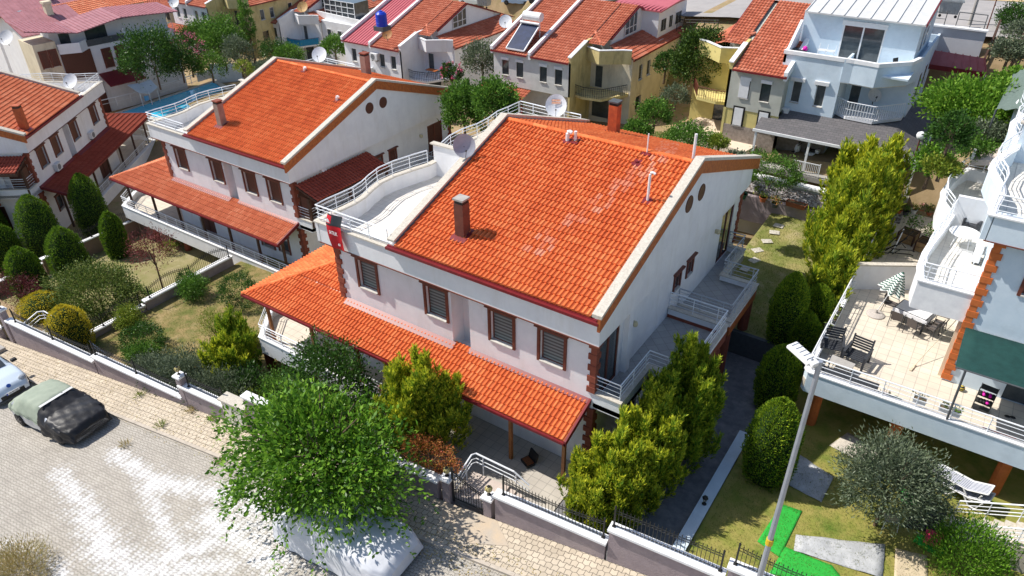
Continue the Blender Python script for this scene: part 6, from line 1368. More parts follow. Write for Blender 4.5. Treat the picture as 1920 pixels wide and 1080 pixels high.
# air conditioners
def aircon(label,P,rz,s=1.):
    t=thing('air_conditioner',label,'air conditioner',P,rz,'outdoor air conditioner units'); k=MB(); k.box(-.42*s,-.16*s,0,.42*s,.16*s,.6*s); k.build('casing',PLASW,t,bevel=.02)
    k=MB(); n=20; c=(-.1*s,-.165*s,.3*s)
    for r_ in (.24,.17,.1,.04): k.tube([(c[0]+r_*s*math.cos(i*2*math.pi/n),c[1],c[2]+r_*s*math.sin(i*2*math.pi/n)) for i in range(n+1)],.008,4,cap=False)
    k.build('grille',GREYD,t); k=MB(); k.lathe([(.24*s,0),(.24*s,.006)],n=20); o=k.build('fan',mat('fan_grey',(.22,.23,.24)),t); o.rotation_euler=(math.pi/2,0,0); o.location=(c[0],-.161*s,c[2])
    k=MB(); k.box(-.3*s,-.1*s,-.12*s,-.26*s,.2*s,0); k.box(.26*s,-.1*s,-.12*s,.3*s,.2*s,0); k.build('bracket',GREYD,t); return t
aircon('white air conditioner above the grey shingle porch at the left end of the white house',(aty(1465,218,48.8).x,48.8,aty(1465,218,48.8).z),0,1.)
aircon('upper white air conditioner on the white row house front',(*aty(703,112,49.2).xy,aty(703,112,49.2).z),0)
aircon('lower white air conditioner on the white row house, half behind the chimney',(*aty(693,138,49.2).xy,aty(693,138,49.2).z),0)
aircon('white air conditioner high on the side of the white annex',(-27.15+3.6*.8+.18,48+11.2*.8,2.85+5.7*.8),math.pi/2)
for lab,lx,z in (('pale air conditioner low on the far left villa front, by the porch roof start',3.6,4.05),('pale air conditioner nearer the middle of the far left villa front',0.55,4.0)):
    pass
for lab,px,py in (('pale air conditioner beside the first shuttered window of the far left villa',107,318),('pale air conditioner beside the last window of the far left villa',171,258)):
    d=ray(px,py); nrm=Matrix.Rotation(2.2208,3,'Z')@Vector((0,-1,0)); tt=(Vector((-69.96,34.35,0))-CAM).dot(nrm)/d.dot(nrm); P=CAM+d*tt+nrm*.18; aircon(lab,P,2.2208)
# banner
t=thing('sale_banner','red and black SATILIK sale banner hanging from the white roof terrace railing','banner',(0,0,0))
b0=aty(615.5,396,OY-.38); b1=aty(641.5,402,OY-.38); wbn=b1.x-b0.x; zt0=b0.z; hb=1.62
def bp_(u,v): # u 0..1, v 0 top..1 bottom
    x=b0.x+wbn*(.0+u+.2*v*(1-.0*u)-.0)+(-.12*v*(u-.5)); y=OY-.60-.0-.05*math.sin(u*5+v*2)-.07*math.sin(v*3); return Vector((x,y+.17*(1-min(1,v*4)),zt0-.05-hb*v-.1*u*0))
def cloth(u0,u1,v0,v1,m_,name,off=0,par=None,nu=6,nv=10):
    k=MB(); vs=[bp_(u0+(u1-u0)*i/nu,v0+(v1-v0)*j/nv)+Vector((0,-off,0)) for j in range(nv+1) for i in range(nu+1)]
    k.add(vs,[(j*(nu+1)+i,(j+1)*(nu+1)+i,(j+1)*(nu+1)+i+1,j*(nu+1)+i+1) for j in range(nv) for i in range(nu)]); return k.build(name,m_,par or t,smooth=True)
BR=mat('banner_red',(.55,.008,.02),(.45,.006,.016),2,.5); BK=mat('banner_black',(.02,.025,.03),None,rough=.5); BWt=mat('banner_white',(.85,.85,.85),None,rough=.5)
cl=cloth(0,1,.0,1,BR,'cloth'); cloth(.0,1,.0,.27,BK,'header',.004); cloth(.0,.34,.03,.22,BR,'logo_panel',.008)
def lett(txt,v,u,size,m_=BWt,sx=1.,bold=.0):
    c=bp_(u,v)+Vector((0,-.09,0)); M_=Matrix.Translation(c)@Matrix.Rotation(math.pi/2,4,'X')@Matrix.Shear('XY',4,(-.2,0)) if False else Matrix.Translation(c)@Matrix.Rotation(math.pi/2,4,'X'); text_mesh('lettering',txt,size,m_,t,M_,.002,bold,sx)
lett('SATILIK',.46,.5,.24,sx=.62,bold=.004); lett('63',.80,.72,.16,sx=.9,bold=.004)
k=MB(); a=bp_(.05,.2)+Vector((0,-.02,0)); k.extr([a,a+Vector((.2,0,0)),a+Vector((.17,0,.13)),a+Vector((.1,0,.2)),a+Vector((.03,0,.13))],(0,-.004,0)); k.build('logo_roof',BWt,t)
# white sheeted furniture on the roof terrace
t=thing('sheeted_furniture','white plastic sheet tied over furniture on the middle roof terrace','covered furniture',(OX+2.2,OY+9.7,7.2),R(8)); k=MB(); n=10
vs=[];
for j in range(9):
    for i in range(13):
        x=-1.1+2.2*i/12;y=-1.3+2.6*j/8; e=max(abs(x)/1.1,abs(y)/1.3); z=1.35+.25*(x/1.1)-.9*max(0,e-.82)/.18*(.9+.3*math.sin(x*17+y*13))+.03*math.sin(x*9)*math.cos(y*8); vs.append((x,y,max(.05,z)))
k.add(vs,[(j*13+i,j*13+i+1,(j+1)*13+i+1,(j+1)*13+i) for j in range(8) for i in range(12)]); k.build('sheet',mat('white_sheet',(.74,.75,.77),(.62,.64,.67),3,.35,.6,9),t,smooth=True); k=MB(); k.box(-1,-1.2,0,1,1.2,.55); k.build('seat',WHITE,t)
# covered cars
def carprof(u):  # u 0 rear .. 1 front -> height, half width
    H=[(0,.55),(.02,.9),(.12,1.12),(.26,1.44),(.45,1.47),(.56,1.42),(.70,1.02),(.86,.90),(.97,.72),(1,.5)]
    Wd=[(0,.72),(.05,.84),(.3,.9),(.7,.9),(.9,.84),(1,.66)]
    f=lambda T: np.interp(u,[a for a,_ in T],[b for _,b in T]); return float(f(H)),float(f(Wd))
def shell(u0,u1,off,skirt,m_,name,par,L=4.2,nu=44,wr=.012,seed=0,uu=None,edge=.0,flare=.0,nt_=30):
    vs=[];nv=nt_; rr=random.Random(seed)
    for i in range(nu+1):
        u=u0+(u1-u0)*i/nu; h,w_=carprof(u); h+=off; w_+=off; sk=skirt(u) if callable(skirt) else skirt
        for j in range(nv+1):
            a=-1+2*j/nv; s=abs(a)
            belt=.62*h if h>1 else .78*h; top=w_*(.74 if h>1.1 else .9)
            if s<.38: y=top*s/.38; z=h-.07*(s/.38)**2*1.0
            elif s<.62: q=(s-.38)/.24; y=top+(w_-top)*q; z=(h-.07)+(min(.88,belt+.1)-(h-.07))*q if h>1.0 else (h-.07)-.12*q
            else: q=(s-.62)/.38; y=w_+flare*q+wr*2.2*math.sin(u*34+seed)*q; z0=min(.88,belt+.1) if h>1.0 else h-.19; z=z0+(sk-z0)*q+.03*math.sin(u*29+seed*2)*q
            y=math.copysign(y,a)+wr*math.sin(u*41+j*1.7+seed); z+=wr*math.sin(u*23+j*2.3)+wr*.7*math.sin(u*57-j*1.1)
            vs.append(((u-.5)*L,y,z))
    k=MB(); k.add(vs,[(i*(nv+1)+j,(i+1)*(nv+1)+j,(i+1)*(nv+1)+j+1,i*(nv+1)+j+1) for i in range(nu) for j in range(nv)])
    for i in (0,nu):
        base=[i*(nv+1)+j for j in range(nv+1)]; c=len(k.v); u=u0 if i==0 else u1
        if (i==0 and u0<=0.001) or (i==nu and u1>=.999):
            k.add([k.v[q] for q in base],[tuple(range(len(base))) if i==0 else tuple(range(len(base)-1,-1,-1))])
    return k.build(name,m_,par,smooth=True)
def wheel(par,x,y,r=.31,w_=.2,rim=None):
    k=MB(); k.lathe([(r*.72,-w_/2),(r,-w_/2+.03),(r,w_/2-.03),(r*.72,w_/2)],n=24); o=k.build('wheel',mat('tyre',(.02,.02,.02),None,rough=.85),par,smooth=False); o.rotation_euler=(math.pi/2,0,0); o.location=(x,y,r)
    k=MB(); k.lathe([(r*.70,-w_/2+.02),(r*.66,-w_/2+.01),(r*.66,w_/2-.01),(r*.70,w_/2-.02)],n=24)
    for i in range(7): a=i*2*math.pi/7; k.obox((math.cos(a)*r*.36,math.sin(a)*r*.36,0),(r*.33,.022,w_/2+.005),a)
    k.build('rim',rim or mat('dark_rim',(.10,.10,.11),None,rough=.3,metal=.6),o)
slope=math.atan(.105)
def carroot(label,name,x,off,rz):
    p=wp(x,-off); t=thing(name,label,'car',(p.x,p.y,zs(p.x)+.01)); t.rotation_euler=(0,-slope,rz); t.scale=(1.28,1.28,1.2); return t
SILV=mat('silver_paint',(.50,.52,.56),None,rough=.25,metal=.3)
c1=carroot('silver car under a grey-green cover with a black sheet tied over its front','covered_car',-34.4,3.3,R(4))
shell(0,1,0,.24,SILV,'body',c1,nu=40,wr=.0); 
shell(-.0,.60,.03,lambda u:.62+.2*min(1,max(0,u-.1)*2)*abs(math.sin(u*6)),mat('grey_green_cover',(.30,.34,.27),(.25,.29,.23),2,.75,.25,6),'cover',c1,wr=.012,seed=2)
shell(.585,1.0,.055,lambda u:.2+.4*max(0,.72-u)*2,mat('black_sheet',(.016,.016,.018),(.026,.026,.03),3,.45,.4,8),'black_sheet',c1,wr=.022,seed=5,flare=.03)
k=MB(); k.add([(.34,-.66,1.42),(.43,-.66,1.385),(.43,.66,1.385),(.34,.66,1.42)],[(0,1,2,3)]); k.build('windscreen_strip',PLASW,c1)
for x in (-1.35,1.3):
    for y in (-.84,.84): wheel(c1,x,y)
c2=carroot('car wholly wrapped in a white cover under the big green tree','covered_car',-15.9,3.3,R(3))
shell(0,1,.07,.16,mat('white_cover',(.62,.63,.66),(.55,.56,.60),2,.5,.4,7),'cover',c2,L=4.5,wr=.007,seed=9,flare=.12,nu=60,nt_=44)
for x in (-1.35,1.3):
    for y in (-.84,.84): wheel(c2,x,y)
# white-blue small car at the left edge
def opencar(t,paint,plate=True):
    shell(0,1,0,.28,paint,'body',t,nu=60,wr=0,nt_=36)
    # glass band
    vs=[];k=MB()
    def bandpt(u,s,out=.012):
        h,w_=carprof(u); top=w_*.74; z=h-.07+(.92-(h-.07))*s; y=top+(w_-top)*s; return y+out,z
    for sg in (-1,1):
        pts=[(u,bandpt(u,s)) for u,s in ((.16,.85),(.27,.12),(.55,.12),(.68,.85))]; P=[((u-.5)*4.2,sg*y,z) for u,(y,z) in pts]; k.add(P,[(0,1,2,3) if sg<0 else (3,2,1,0)])
    k.build('side_window',GLASS,t)
    k=MB(); P=[]
    for u in (.565,.60,.64,.69):
        h,w_=carprof(u)
        for s in (-.66,-.3,0,.3,.66): P.append(((u-.5)*4.2+.02,w_*s,h+.015-.05*abs(s)))
    k.add(P,[(i*5+j,(i+1)*5+j,(i+1)*5+j+1,i*5+j+1) for i in range(3) for j in range(4)]); k.build('windscreen',GLASS,t)
    for sg in (-1,1):
        k=MB(); k.lathe([(.10,-.02),(.17,.0),(.15,.05),(.05,.085)],n=16); o=k.build('headlight',mat('lamp_glass',(.45,.48,.52),(.2,.22,.25),9,.08,spec=.8),t,smooth=True); o.rotation_euler=(R(20)*-sg*.6,R(62),0); o.location=(1.88,sg*.60,.66)
        k=MB(); k.obox((.62,sg*1.0,.98),(.09,.11,.07)); k.build('mirror',BLACK,t,bevel=.03)
    k=MB(); P=[(2.03,-.62,.30),(2.12,-.35,.28),(2.14,0,.28),(2.12,.35,.28),(2.03,.62,.30)]; k.strip([(a[0],a[1]) for a in P],.24,.42,.04); k.build('lower_grille',BLACK,t)
    k=MB(); k.strip([(1.9,-.80),(2.1,-.55),(2.16,0),(2.1,.55),(1.9,.80)],.16,.22,.06); k.build('bumper_lip',GREYD,t)
    if plate:
        k=MB(); k.box(2.165,-.26,.40,2.18,.26,.51); o=k.build('number_plate',PLASW,t); k=MB(); k.box(2.181,-.26,.40,2.184,-.21,.51); k.build('blue_strip',mat('plate_blue',(.02,.05,.35)),o)
        text_mesh('plate_lettering','35 B 733',.1,BLACK,o,Matrix.Translation((2.186,.02,.455))@Matrix.Rotation(math.pi/2,4,'Z')@Matrix.Rotation(math.pi/2,4,'X'),.001)
    for x in (-1.35,1.3):
        for y in (-.82,.82): wheel(t,x,y,rim=SILV)
c3=carroot('shiny pale silver-blue car with round blue badge, cut by the left edge','parked_car',-41.4,3.1,R(2))
opencar(c3,mat('pale_blue_paint',(.58,.66,.74),None,rough=.12,metal=.1,spec=.7))
k=MB(); k.lathe([(.085,0),(.085,.012),(.06,.016)],n=20); o=k.build('badge',mat('badge_blue',(.03,.09,.35),None,rough=.2),c3); o.rotation_euler=(0,R(55),0); o.location=(2.02,0,.72)
# street lamp
b0_=wp(-1.95,-.35); bz=zs(b0_.x)+.1
def zover(px,py,x,y):
    lo,hi=-2,22
    for _ in range(50):
        m_=(lo+hi)/2; v=Vector((x,y,m_))-CAM; yy=540+FPX*v.dot(_d2)/v.dot(_f)
        if yy>py: lo=m_
        else: hi=m_
    return lo
ps=aty(1425,1079,b0_.y); bx_=ps.x; topz=zover(1520,730,bx_,b0_.y)
t=thing('street_lamp','grey street lamp with white twin head standing before the right street wall','street lamp',(bx_,b0_.y,bz)); Hh=topz-bz
k=MB(); k.tube([(0,0,-.3),(0,0,Hh+.9)],.10,12,r2=.062); k.lathe([(.16,0),(.16,.25),(.11,.3)],n=12); k.build('pole',mat('galvanised',(.36,.39,.44),(.30,.33,.38),3,.35,metal=.4),t)
k=MB(); k.tube([(0,0,Hh+.55),(-.08,.0,Hh+.8),(-.22,-.1,Hh+.92)],.055,8); k.build('arm',MATS['galvanised'],t)
k=MB(); Mh=Matrix.Rotation(R(-28),3,'Z')@Matrix.Rotation(R(8),3,'Y')
def hb_(c,h): k.obox(Vector((-.1,-.12,Hh+.82))+Mh@Vector(c),h,M=Mh)
hb_((-.42,0,0),(.36,.17,.045)); hb_((-.45,0,.06),(.30,.13,.03)); hb_((-.05,0,.02),(.10,.11,.07)); k.build('lamp_head',PLASW,t,bevel=.02)
k=MB(); 
for i in range(5): k.obox(Vector((-.1,-.12,Hh+.82))+Mh@Vector((-.68+.13*i,0,.095)),(.004,.12,.012),M=Mh)
k.build('cooling_fins',DISHG,t)
zz=zover(1441,1015,bx_,b0_.y)-bz; k=MB(); k.lathe([(.108,zz-.12),(.108,zz+.12)],n=12); k.build('yellow_sticker',mat('yellow_sticker',(.72,.52,.02),(.5,.3,.02),30,.5),t)
def roadlamp(label,px,py,dist,hpx,globe_=False):
    P=atd(px,py,dist); h=hpx/FPX*dist/.95; t=thing('street_lamp',label,'street lamp',P); k=MB(); k.tube([(0,0,0),(.0,0,h)],.14 if not globe_ else .04,8,r2=.1 if not globe_ else .035); k.build('pole',CONC if not globe_ else BROWN,t)
    if globe_: k=MB(); k.lathe([(.05,0),(.2,.08),(.24,.22),(.2,.36),(.05,.44)],(0,0,h),n=14); k.build('globe',PLASW,t,smooth=True)
    else: k=MB(); k.obox((.5,0,h),(.6,.1,.06)); k.build('arm',CONC,t)
roadlamp('thick concrete street pole by the dumpster, crossing the top edge',1813,60,66,75)
roadlamp('slim garden lamp with white globe beside the road railing',1850,55,64,42,True)
roadlamp('thin lamp pole beside the narrow stairs with white globe',1712,303,46,36,True)
p=at(1480,345,3.67); 
t=thing('globe_lamp','small white globe lamp on black foot on the broad coping','lamp',(p.x,45.3,3.67)); k=MB(); k.lathe([(.1,0),(.04,.03),(.035,.16)],n=8); k.build('foot',BLACK,t); k=MB(); k.lathe([(.04,.15),(.15,.2),(.19,.32),(.15,.44),(.04,.49)],n=14); k.build('globe',PLASW,t,smooth=True)
# dumpsters
def dumpster(label,px,py,dist,s=1.):
    P=atd(px,py,dist); t=thing('dumpster',label,'dumpster',P,R(6),'galvanised dumpsters'); gm=mat('galvanised_sheet',(.42,.44,.45),(.32,.34,.35),4,.5,metal=.2)
    k=MB(); k.add([(-.6,-.42,.25),(.6,-.42,.25),(.6,.42,.25),(-.6,.42,.25),(-.72,-.55,1.2),(.72,-.55,1.2),(.72,.55,1.2),(-.72,.55,1.2)],[(0,3,2,1),(4,5,6,7),(0,1,5,4),(1,2,6,5),(2,3,7,6),(3,0,4,7)])
    for i in range(4): k.box(-.45+.3*i-.03,-.53,.35,-.45+.3*i+.03,-.44,1.15)
    k.build('bin_body',gm,t); k=MB(); k.box(-.76,-.58,1.2,.76,.58,1.27); k.box(-.8,-.62,1.1,.8,-.55,1.2); k.build('lid',gm,t)
    for x in (-.5,.5): k=MB(); k.lathe([(.1,-.04),(.1,.04)],n=10); o=k.build('wheel',BLACK,t); o.rotation_euler=(math.pi/2,0,0); o.location=(x,-.35,.1)
dumpster('grey galvanised dumpster across the road at the top right',1776,31,64); dumpster('grey galvanised dumpster behind the white row house roof',908,14,88)
# distant parked cars
for i,(px,py,dist,rz,col,lab) in enumerate([(890,5,92,R(8),(.62,.66,.64),'white van parked at the top edge left of the dumpster'),(972,6,88,R(14),(.30,.42,.60),'blue-white car parked at the top edge beside the yellow house roof'),(1022,2,86,R(14),(.45,.52,.6),'grey-blue car at the top edge partly behind the tiled roof')]):
    t=thing('parked_car',lab,'car',atg(px,py+4),rz,'cars parked along the back road'); shell(0,1,0,.28,mat('far_paint_%s'%['a','b','c'][i],col,None,rough=.25),'body',t,nu=24,wr=0,nt_=20)
    k=MB(); 
    for sg in (-1,1): k.add([(-1.4,sg*.86,.95),(-.95,sg*.72,1.36),(.2,sg*.72,1.34),(.75,sg*.86,.98)],[(0,1,2,3)])
    k.build('side_window',GLASS,t)
    for x in (-1.35,1.3): wheel(t,x,-.84)
# water tank and solar heater
P=atd(716,46,65); t=thing('water_tank','bright blue plastic water tank standing on the white house tiles','tank',P-Vector((0,0,.1))); k=MB(); k.lathe([(.46,0),(.46,.28),(.44,.30),(.46,.33),(.46,.62),(.44,.65),(.46,.68),(.45,.95),(.3,1.1),(.14,1.14),(.14,1.2),(.02,1.21)],n=24); k.build('tank_body',mat('blue_plastic',(.012,.05,.50),None,rough=.35),t,smooth=False); k=MB(); k.box(-.5,-.5,-.35,.5,.5,0); k.build('stand',GREYD,t)
d=ray(975,90).normalized(); tt=40.
while True:
    P=CAM+d*tt
    if P.z<=2.85+.8*6.2+.344*(P.y-48)+.1: break
    tt+=.05
P=P+Vector((0,0,.3)); t=thing('solar_water_heater','solar water heater with white cylinder on the yellow house roof','solar heater',P,R(0)); 
k=MB(); k.extr([(-.9,-.6,-.35),(.75,-.6,-.35),(.85,1.5,1.15),(-.8,1.5,1.15)],(0,0,.08)); k.build('collector_panel',mat('solar_blue',(.02,.03,.06),(.03,.045,.10),2,.12,spec=.8),t)
k=MB(); 
for a,b in (((-.9,-.6,-.3),(-.8,1.5,1.2)),((.75,-.6,-.3),(.85,1.5,1.2)),((-.9,-.6,-.3),(.75,-.6,-.3)),((-.8,1.5,1.2),(.85,1.5,1.2))): k.beam(a,b,.07,.1)
for x in (-.8,.8): k.tube([(x,1.6,-.3),(x,1.6,1.5)],.03,6)
k.build('frame',PLASW,t); k=MB(); k.tube([(-.75,1.75,1.75),(.85,1.75,1.75)],.34,16); k.build('cylinder',PLASW,t,smooth=False)
k=MB(); k.tube([(-.85,1.35,1.32),(.9,1.35,1.32)],.1,10); k.build('header_pipe',PLASW,t)
# scooter
P=at(1505,300,3.95); t=thing('scooter','white and black scooter parked under the grey shingle porch','scooter',P,R(172))
k=MB(); k.tube([(.62,0,.28),(.55,0,.55),(.42,0,.95)],.06,8); k.lathe([(.0,0),(.16,.08),(.2,.3),(.15,.5),(.02,.62)],(.5,0,.42),10); k.obox((.1,0,.33),(.4,.14,.05)); k.extr([(-.75,-.17,.7),(-.1,-.15,.62),(-.05,-.15,.3),(-.5,-.17,.32)],(0,.34,0)); k.build('bodywork',PLASW,t,bevel=.03)
k=MB(); k.obox((-.42,0,.80),(.4,.15,.06)); k.tube([(.40,-.34,1.0),(.42,0,.97),(.40,.34,1.0)],.025,6); k.build('seat',BLACK,t)
for x in (.66,-.55):
    k=MB(); k.lathe([(.15,-.05),(.24,-.05),(.24,.05),(.15,.05)],n=18); o=k.build('wheel',BLACK,t); o.rotation_euler=(math.pi/2,0,0); o.location=(x,0,.24)
k=MB(); k.extr([(.5,-.14,.95),(.5,.14,.95),(.38,.12,1.35),(.38,-.12,1.35)],(.01,0,0)); k.build('windshield',GLASS,t)
k=MB(); k.box(-.95,-.15,.72,-.7,.15,.95); k.build('top_box',PLASW,t,bevel=.03)
# pots
TERRA=mat('terracotta',(.50,.16,.07),(.40,.12,.05),5,.8); SOIL=mat('potting_soil',(.10,.07,.04),(.16,.11,.07),9,1)
def pot(label,P,r=.2,h=.3,m_=TERRA,plant=L_MID,ph=.4,pr=None,flowers=None,box=None,rz=0,n=60):
    t=thing('flower_pot' if not box else 'planter_box',label,'flower pot' if not box else 'planter',P,rz,'potted plants of the right villa and bed'); k=MB()
    if box:
        a,b=box; k.add([(-a*.9,-b*.85,0),(a*.9,-b*.85,0),(a*.9,b*.85,0),(-a*.9,b*.85,0),(-a,-b,h),(a,-b,h),(a,b,h),(-a,b,h)],[(0,3,2,1),(0,1,5,4),(1,2,6,5),(2,3,7,6),(3,0,4,7)]); k.strip([(-a,-b),(a,-b),(a,b),(-a,b),(-a,-b)],h-.04,h,.04); s=MB(); s.box(-a*.93,-b*.9,h-.1,a*.93,b*.9,h-.05)
    else: k.lathe([(r*.68,0),(r*.95,h*.85),(r*1.1,h*.86),(r*1.1,h),(r*.95,h),(r*.9,h-.05)],n=16); s=MB(); s.lathe([(r*.9,h-.07),(r*.88,h-.05)],n=14)
    k.build('pot',m_,t); s.build('soil',SOIL,t)
    if plant:
        pr=pr or r*1.2; C=rng.normal(size=(n,3))*np.array([pr*.45 if not box else box[0]*.5,pr*.45 if not box else box[1]*.5,ph*.25])+np.array([0,0,h+ph*.4]); D=C-np.array([0,0,h-.1])+rng.normal(size=C.shape)*.3; leaves('plant',C,D,.14,.06,plant,t)
        if flowers: C=rng.normal(size=(14,3))*np.array([pr*.4,pr*.4,.05])+np.array([0,0,h+ph*.75]); leaves('flowers',C,rng.normal(size=C.shape)+np.array([0,0,1]),.08,.07,flowers,t)
    return t
zb=2.76
pot('dark green pot with a broad leaved plant on the bed wall',at(1392,372,zb),.27,.34,mat('green_plastic_pot',(.02,.10,.06)),L_DARK,.7,.3,n=70)
pot('terracotta pot with dry twigs on the bed wall',at(1430,378,zb),.24,.32,TERRA,L_YEL,.35)
pot('small pale pot behind the terracotta one on the bed wall',at(1417,364,zb),.16,.2,CREAM,L_YEL,.4)
pot('grey pot with reddish green succulent on the bed wall',at(1452,388,zb),.26,.3,GREYD,leafmat('succulent',[(.12,.16,.03),(.3,.25,.05),(.4,.15,.05)],.2),.45,.4,n=120)
pot('long brown planter trough on the bed wall, almost empty',at(1492,388,zb),0,.3,mat('brown_trough',(.30,.10,.05),(.24,.08,.04),3,.7),None,box=(.62,.22),rz=R(-4))
# white vine like wire edging in the bed
t=thing('white_picket_fence','short white picket fence panel behind the broad white coping','fence',at(1484,322,3.9)); k=MB(); 
for i in range(15): k.box(i*.11,-.01,0,i*.11+.03,.01,.8)
k.box(0,-.02,.78,1.62,.02,.84); k.box(1.62,-.03,0,1.68,.03,.88); k.build('pickets',PLASW,t)
# right terrace furniture (floor z=3.0)
TZ=3.005
DG=mat('anthracite_resin',(.035,.038,.045),(.05,.053,.06),6,.55)
def slat_chair(label,P,rz):
    t=thing('slatted_armchair',label,'armchair',P,rz,'anthracite slatted armchairs'); t.scale=(1.3,1.3,1.2)
    k=MB(); 
    for i in range(6): k.box(-.3,-.3+i*.105,.34,.3,-.22+i*.105,.37)
    k.build('seat',DG,t); k=MB()
    for i in range(5): k.beam((-.31,.33+.02*i,.46+i*.095),(.31,.33+.02*i,.46+i*.095),.02,.07)
    for x in (-.32,.32): k.beam((x,.30,.3),(x,.42,.93),.05,.05,up=(1,0,0))
    k.build('backrest',DG,t)
    for x in (-.34,.34): k=MB(); k.box(x-.04,-.36,.56,x+.04,.36,.60); k.box(x-.03,-.34,.22,x+.03,.3,.34); 
    for x in (-.34,.34):
        k=MB(); k.box(x-.04,-.36,.56,x+.04,.38,.60); k.box(x-.03,-.36,.28,x+.03,.34,.36); k.build('armrest',DG,t)
        for y in (-.34,.32): k=MB(); k.box(x-.035,y-.03,0,x+.035,y+.03,.57); k.build('leg',DG,t)
    return t
slat_chair('left anthracite slatted armchair nearest the terrace corner',at(1556,660,TZ),R(12)); slat_chair('right anthracite slatted armchair, beside the sunny terrace floor',at(1602,680,TZ),R(-8))
t=thing('side_table','low grey stone-topped table in front of the slatted armchairs','table',at(1574,693,TZ),R(-8)); k=MB(); k.box(-.5,-.28,.36,.5,.28,.41); k.build('table_top',CONC,t); 
for x in (-.42,.42):
    for y in (-.22,.22): k=MB(); k.box(x-.03,y-.03,0,x+.03,y+.03,.36); k.build('leg',DG,t)
# dining table
P=at(1716,580,TZ+.75); P.z=TZ; t=thing('dining_table','dining table covered with a white cloth on the right terrace','table',P,R(-15)); k=MB(); k.box(-.75,-.5,.70,.75,.5,.74); k.build('table_top',DG,t)
for x in (-.65,.65):
    for y in (-.4,.4): k=MB(); k.box(x-.03,y-.03,0,x+.03,y+.03,.7); k.build('leg',DG,t)
cl=MB(); vs=[];
for j in range(13):
    for i in range(17):
        x=-.92+1.84*i/16;y=-.66+1.32*j/12; e=max(abs(x)-.77,abs(y)-.52,0); vs.append((x-(x/abs(x)*e*.75 if abs(x)>.77 else 0),y-(y/abs(y)*e*.75 if abs(y)>.52 else 0),.752-e*1.5+.01*math.sin(x*20+y*15)*(e>0)))
cl.add(vs,[(j*17+i,j*17+i+1,(j+1)*17+i+1,(j+1)*17+i) for j in range(12) for i in range(16)]); o=cl.build('tablecloth',mat('white_lace_cloth',(.80,.80,.82),(.72,.72,.75),14,.8,.3,60)); o.location=P; o.rotation_euler=(0,0,R(-15)); tag(o,'white lace tablecloth hanging over the terrace dining table','tablecloth')
RAT=mat('brown_grey_textile',(.10,.085,.08),(.14,.12,.11),60,.8)
def dchair(label,P,rz):
    t=thing('dining_chair',label,'chair',P,rz,'brown dining chairs round the white table'); k=MB(); k.box(-.24,-.23,.42,.24,.23,.45); k.build('seat',RAT,t)
    k=MB(); k.extr([(-.24,.22,.45),(.24,.22,.45),(.24,.34,.92),(-.24,.34,.92)],(0,.015,0)); k.build('backrest',RAT,t)
    for x in (-.27,.27):
        k=MB(); k.tube([(x,-.26,0),(x,-.24,.62),(x,.24,.66),(x,.30,.66)],.018,6); k.build('armrest',DG,t); k=MB(); k.tube([(x,.30,0),(x,.24,.45),(x,.34,.92)],.018,6); k.build('leg',DG,t)
    return t
for lab,lx,ly,a in (('dining chair at the near left side of the white table',-.38,-.80,180+8),('dining chair at the near right side of the white table, pulled out',.42,-.86,172),('dining chair at the left end of the white table',-1.12,.15,95),('upper dining chair at the right end of the white table',1.10,.25,-85),('lower dining chair at the right end of the white table',1.02,-.35,-95)):
    q=Matrix.Rotation(R(-15),3,'Z')@Vector((lx,ly,0)); dchair(lab,P+q,R(a-15))
# parasol
P=at(1641,590,TZ); t=thing('parasol','half folded green and white striped parasol on a round stone foot','parasol',P)
k=MB(); k.lathe([(.42,0),(.42,.05),(.3,.10),(.08,.13),(.05,.3)],n=24); k.build('foot',mat('terrazzo',(.55,.50,.46),(.40,.36,.33),20,.8),t)
k=MB(); tip=Vector((.55,.25,2.35)); k.tube([(0,0,.1),tip],.022,8); k.build('pole',PLASW,t)
ax=tip.normalized(); u=ax.cross(Vector((0,1,0))).normalized(); v=ax.cross(u); vs=[];uv=[]; n=48; rows=9
sm=stripes('green_white_stripe',(.02,.10,.07),(.78,.80,.76),1.,1,'UV',.5)
for j in range(rows+1):
    q=j/rows; c=tip+ax*.12-ax*(1.05*q)
    for i in range(n): a=2*math.pi*i/n; rr=(.04+.50*q**.8)*(1+.22*math.cos(a*8)*q); vs.append(c+(u*math.cos(a)+v*math.sin(a))*rr-ax*.05*math.cos(a*8)*q)
fs=[];
for j in range(rows):
    for i in range(n): fs.append((j*n+i,j*n+(i+1)%n,(j+1)*n+(i+1)%n,(j+1)*n+i)); uv.append([(0,j+.02+.0),(0,j+.02),(0,j+.98),(0,j+.98)])
k=MB(); k.add(vs,fs,[[(0,a[1]*1.0) for a in q_] for q_ in uv]); o=k.build('canopy',sm,t,smooth=True)
# finer rings so the stripes alternate
for l,(j) in enumerate([]): pass
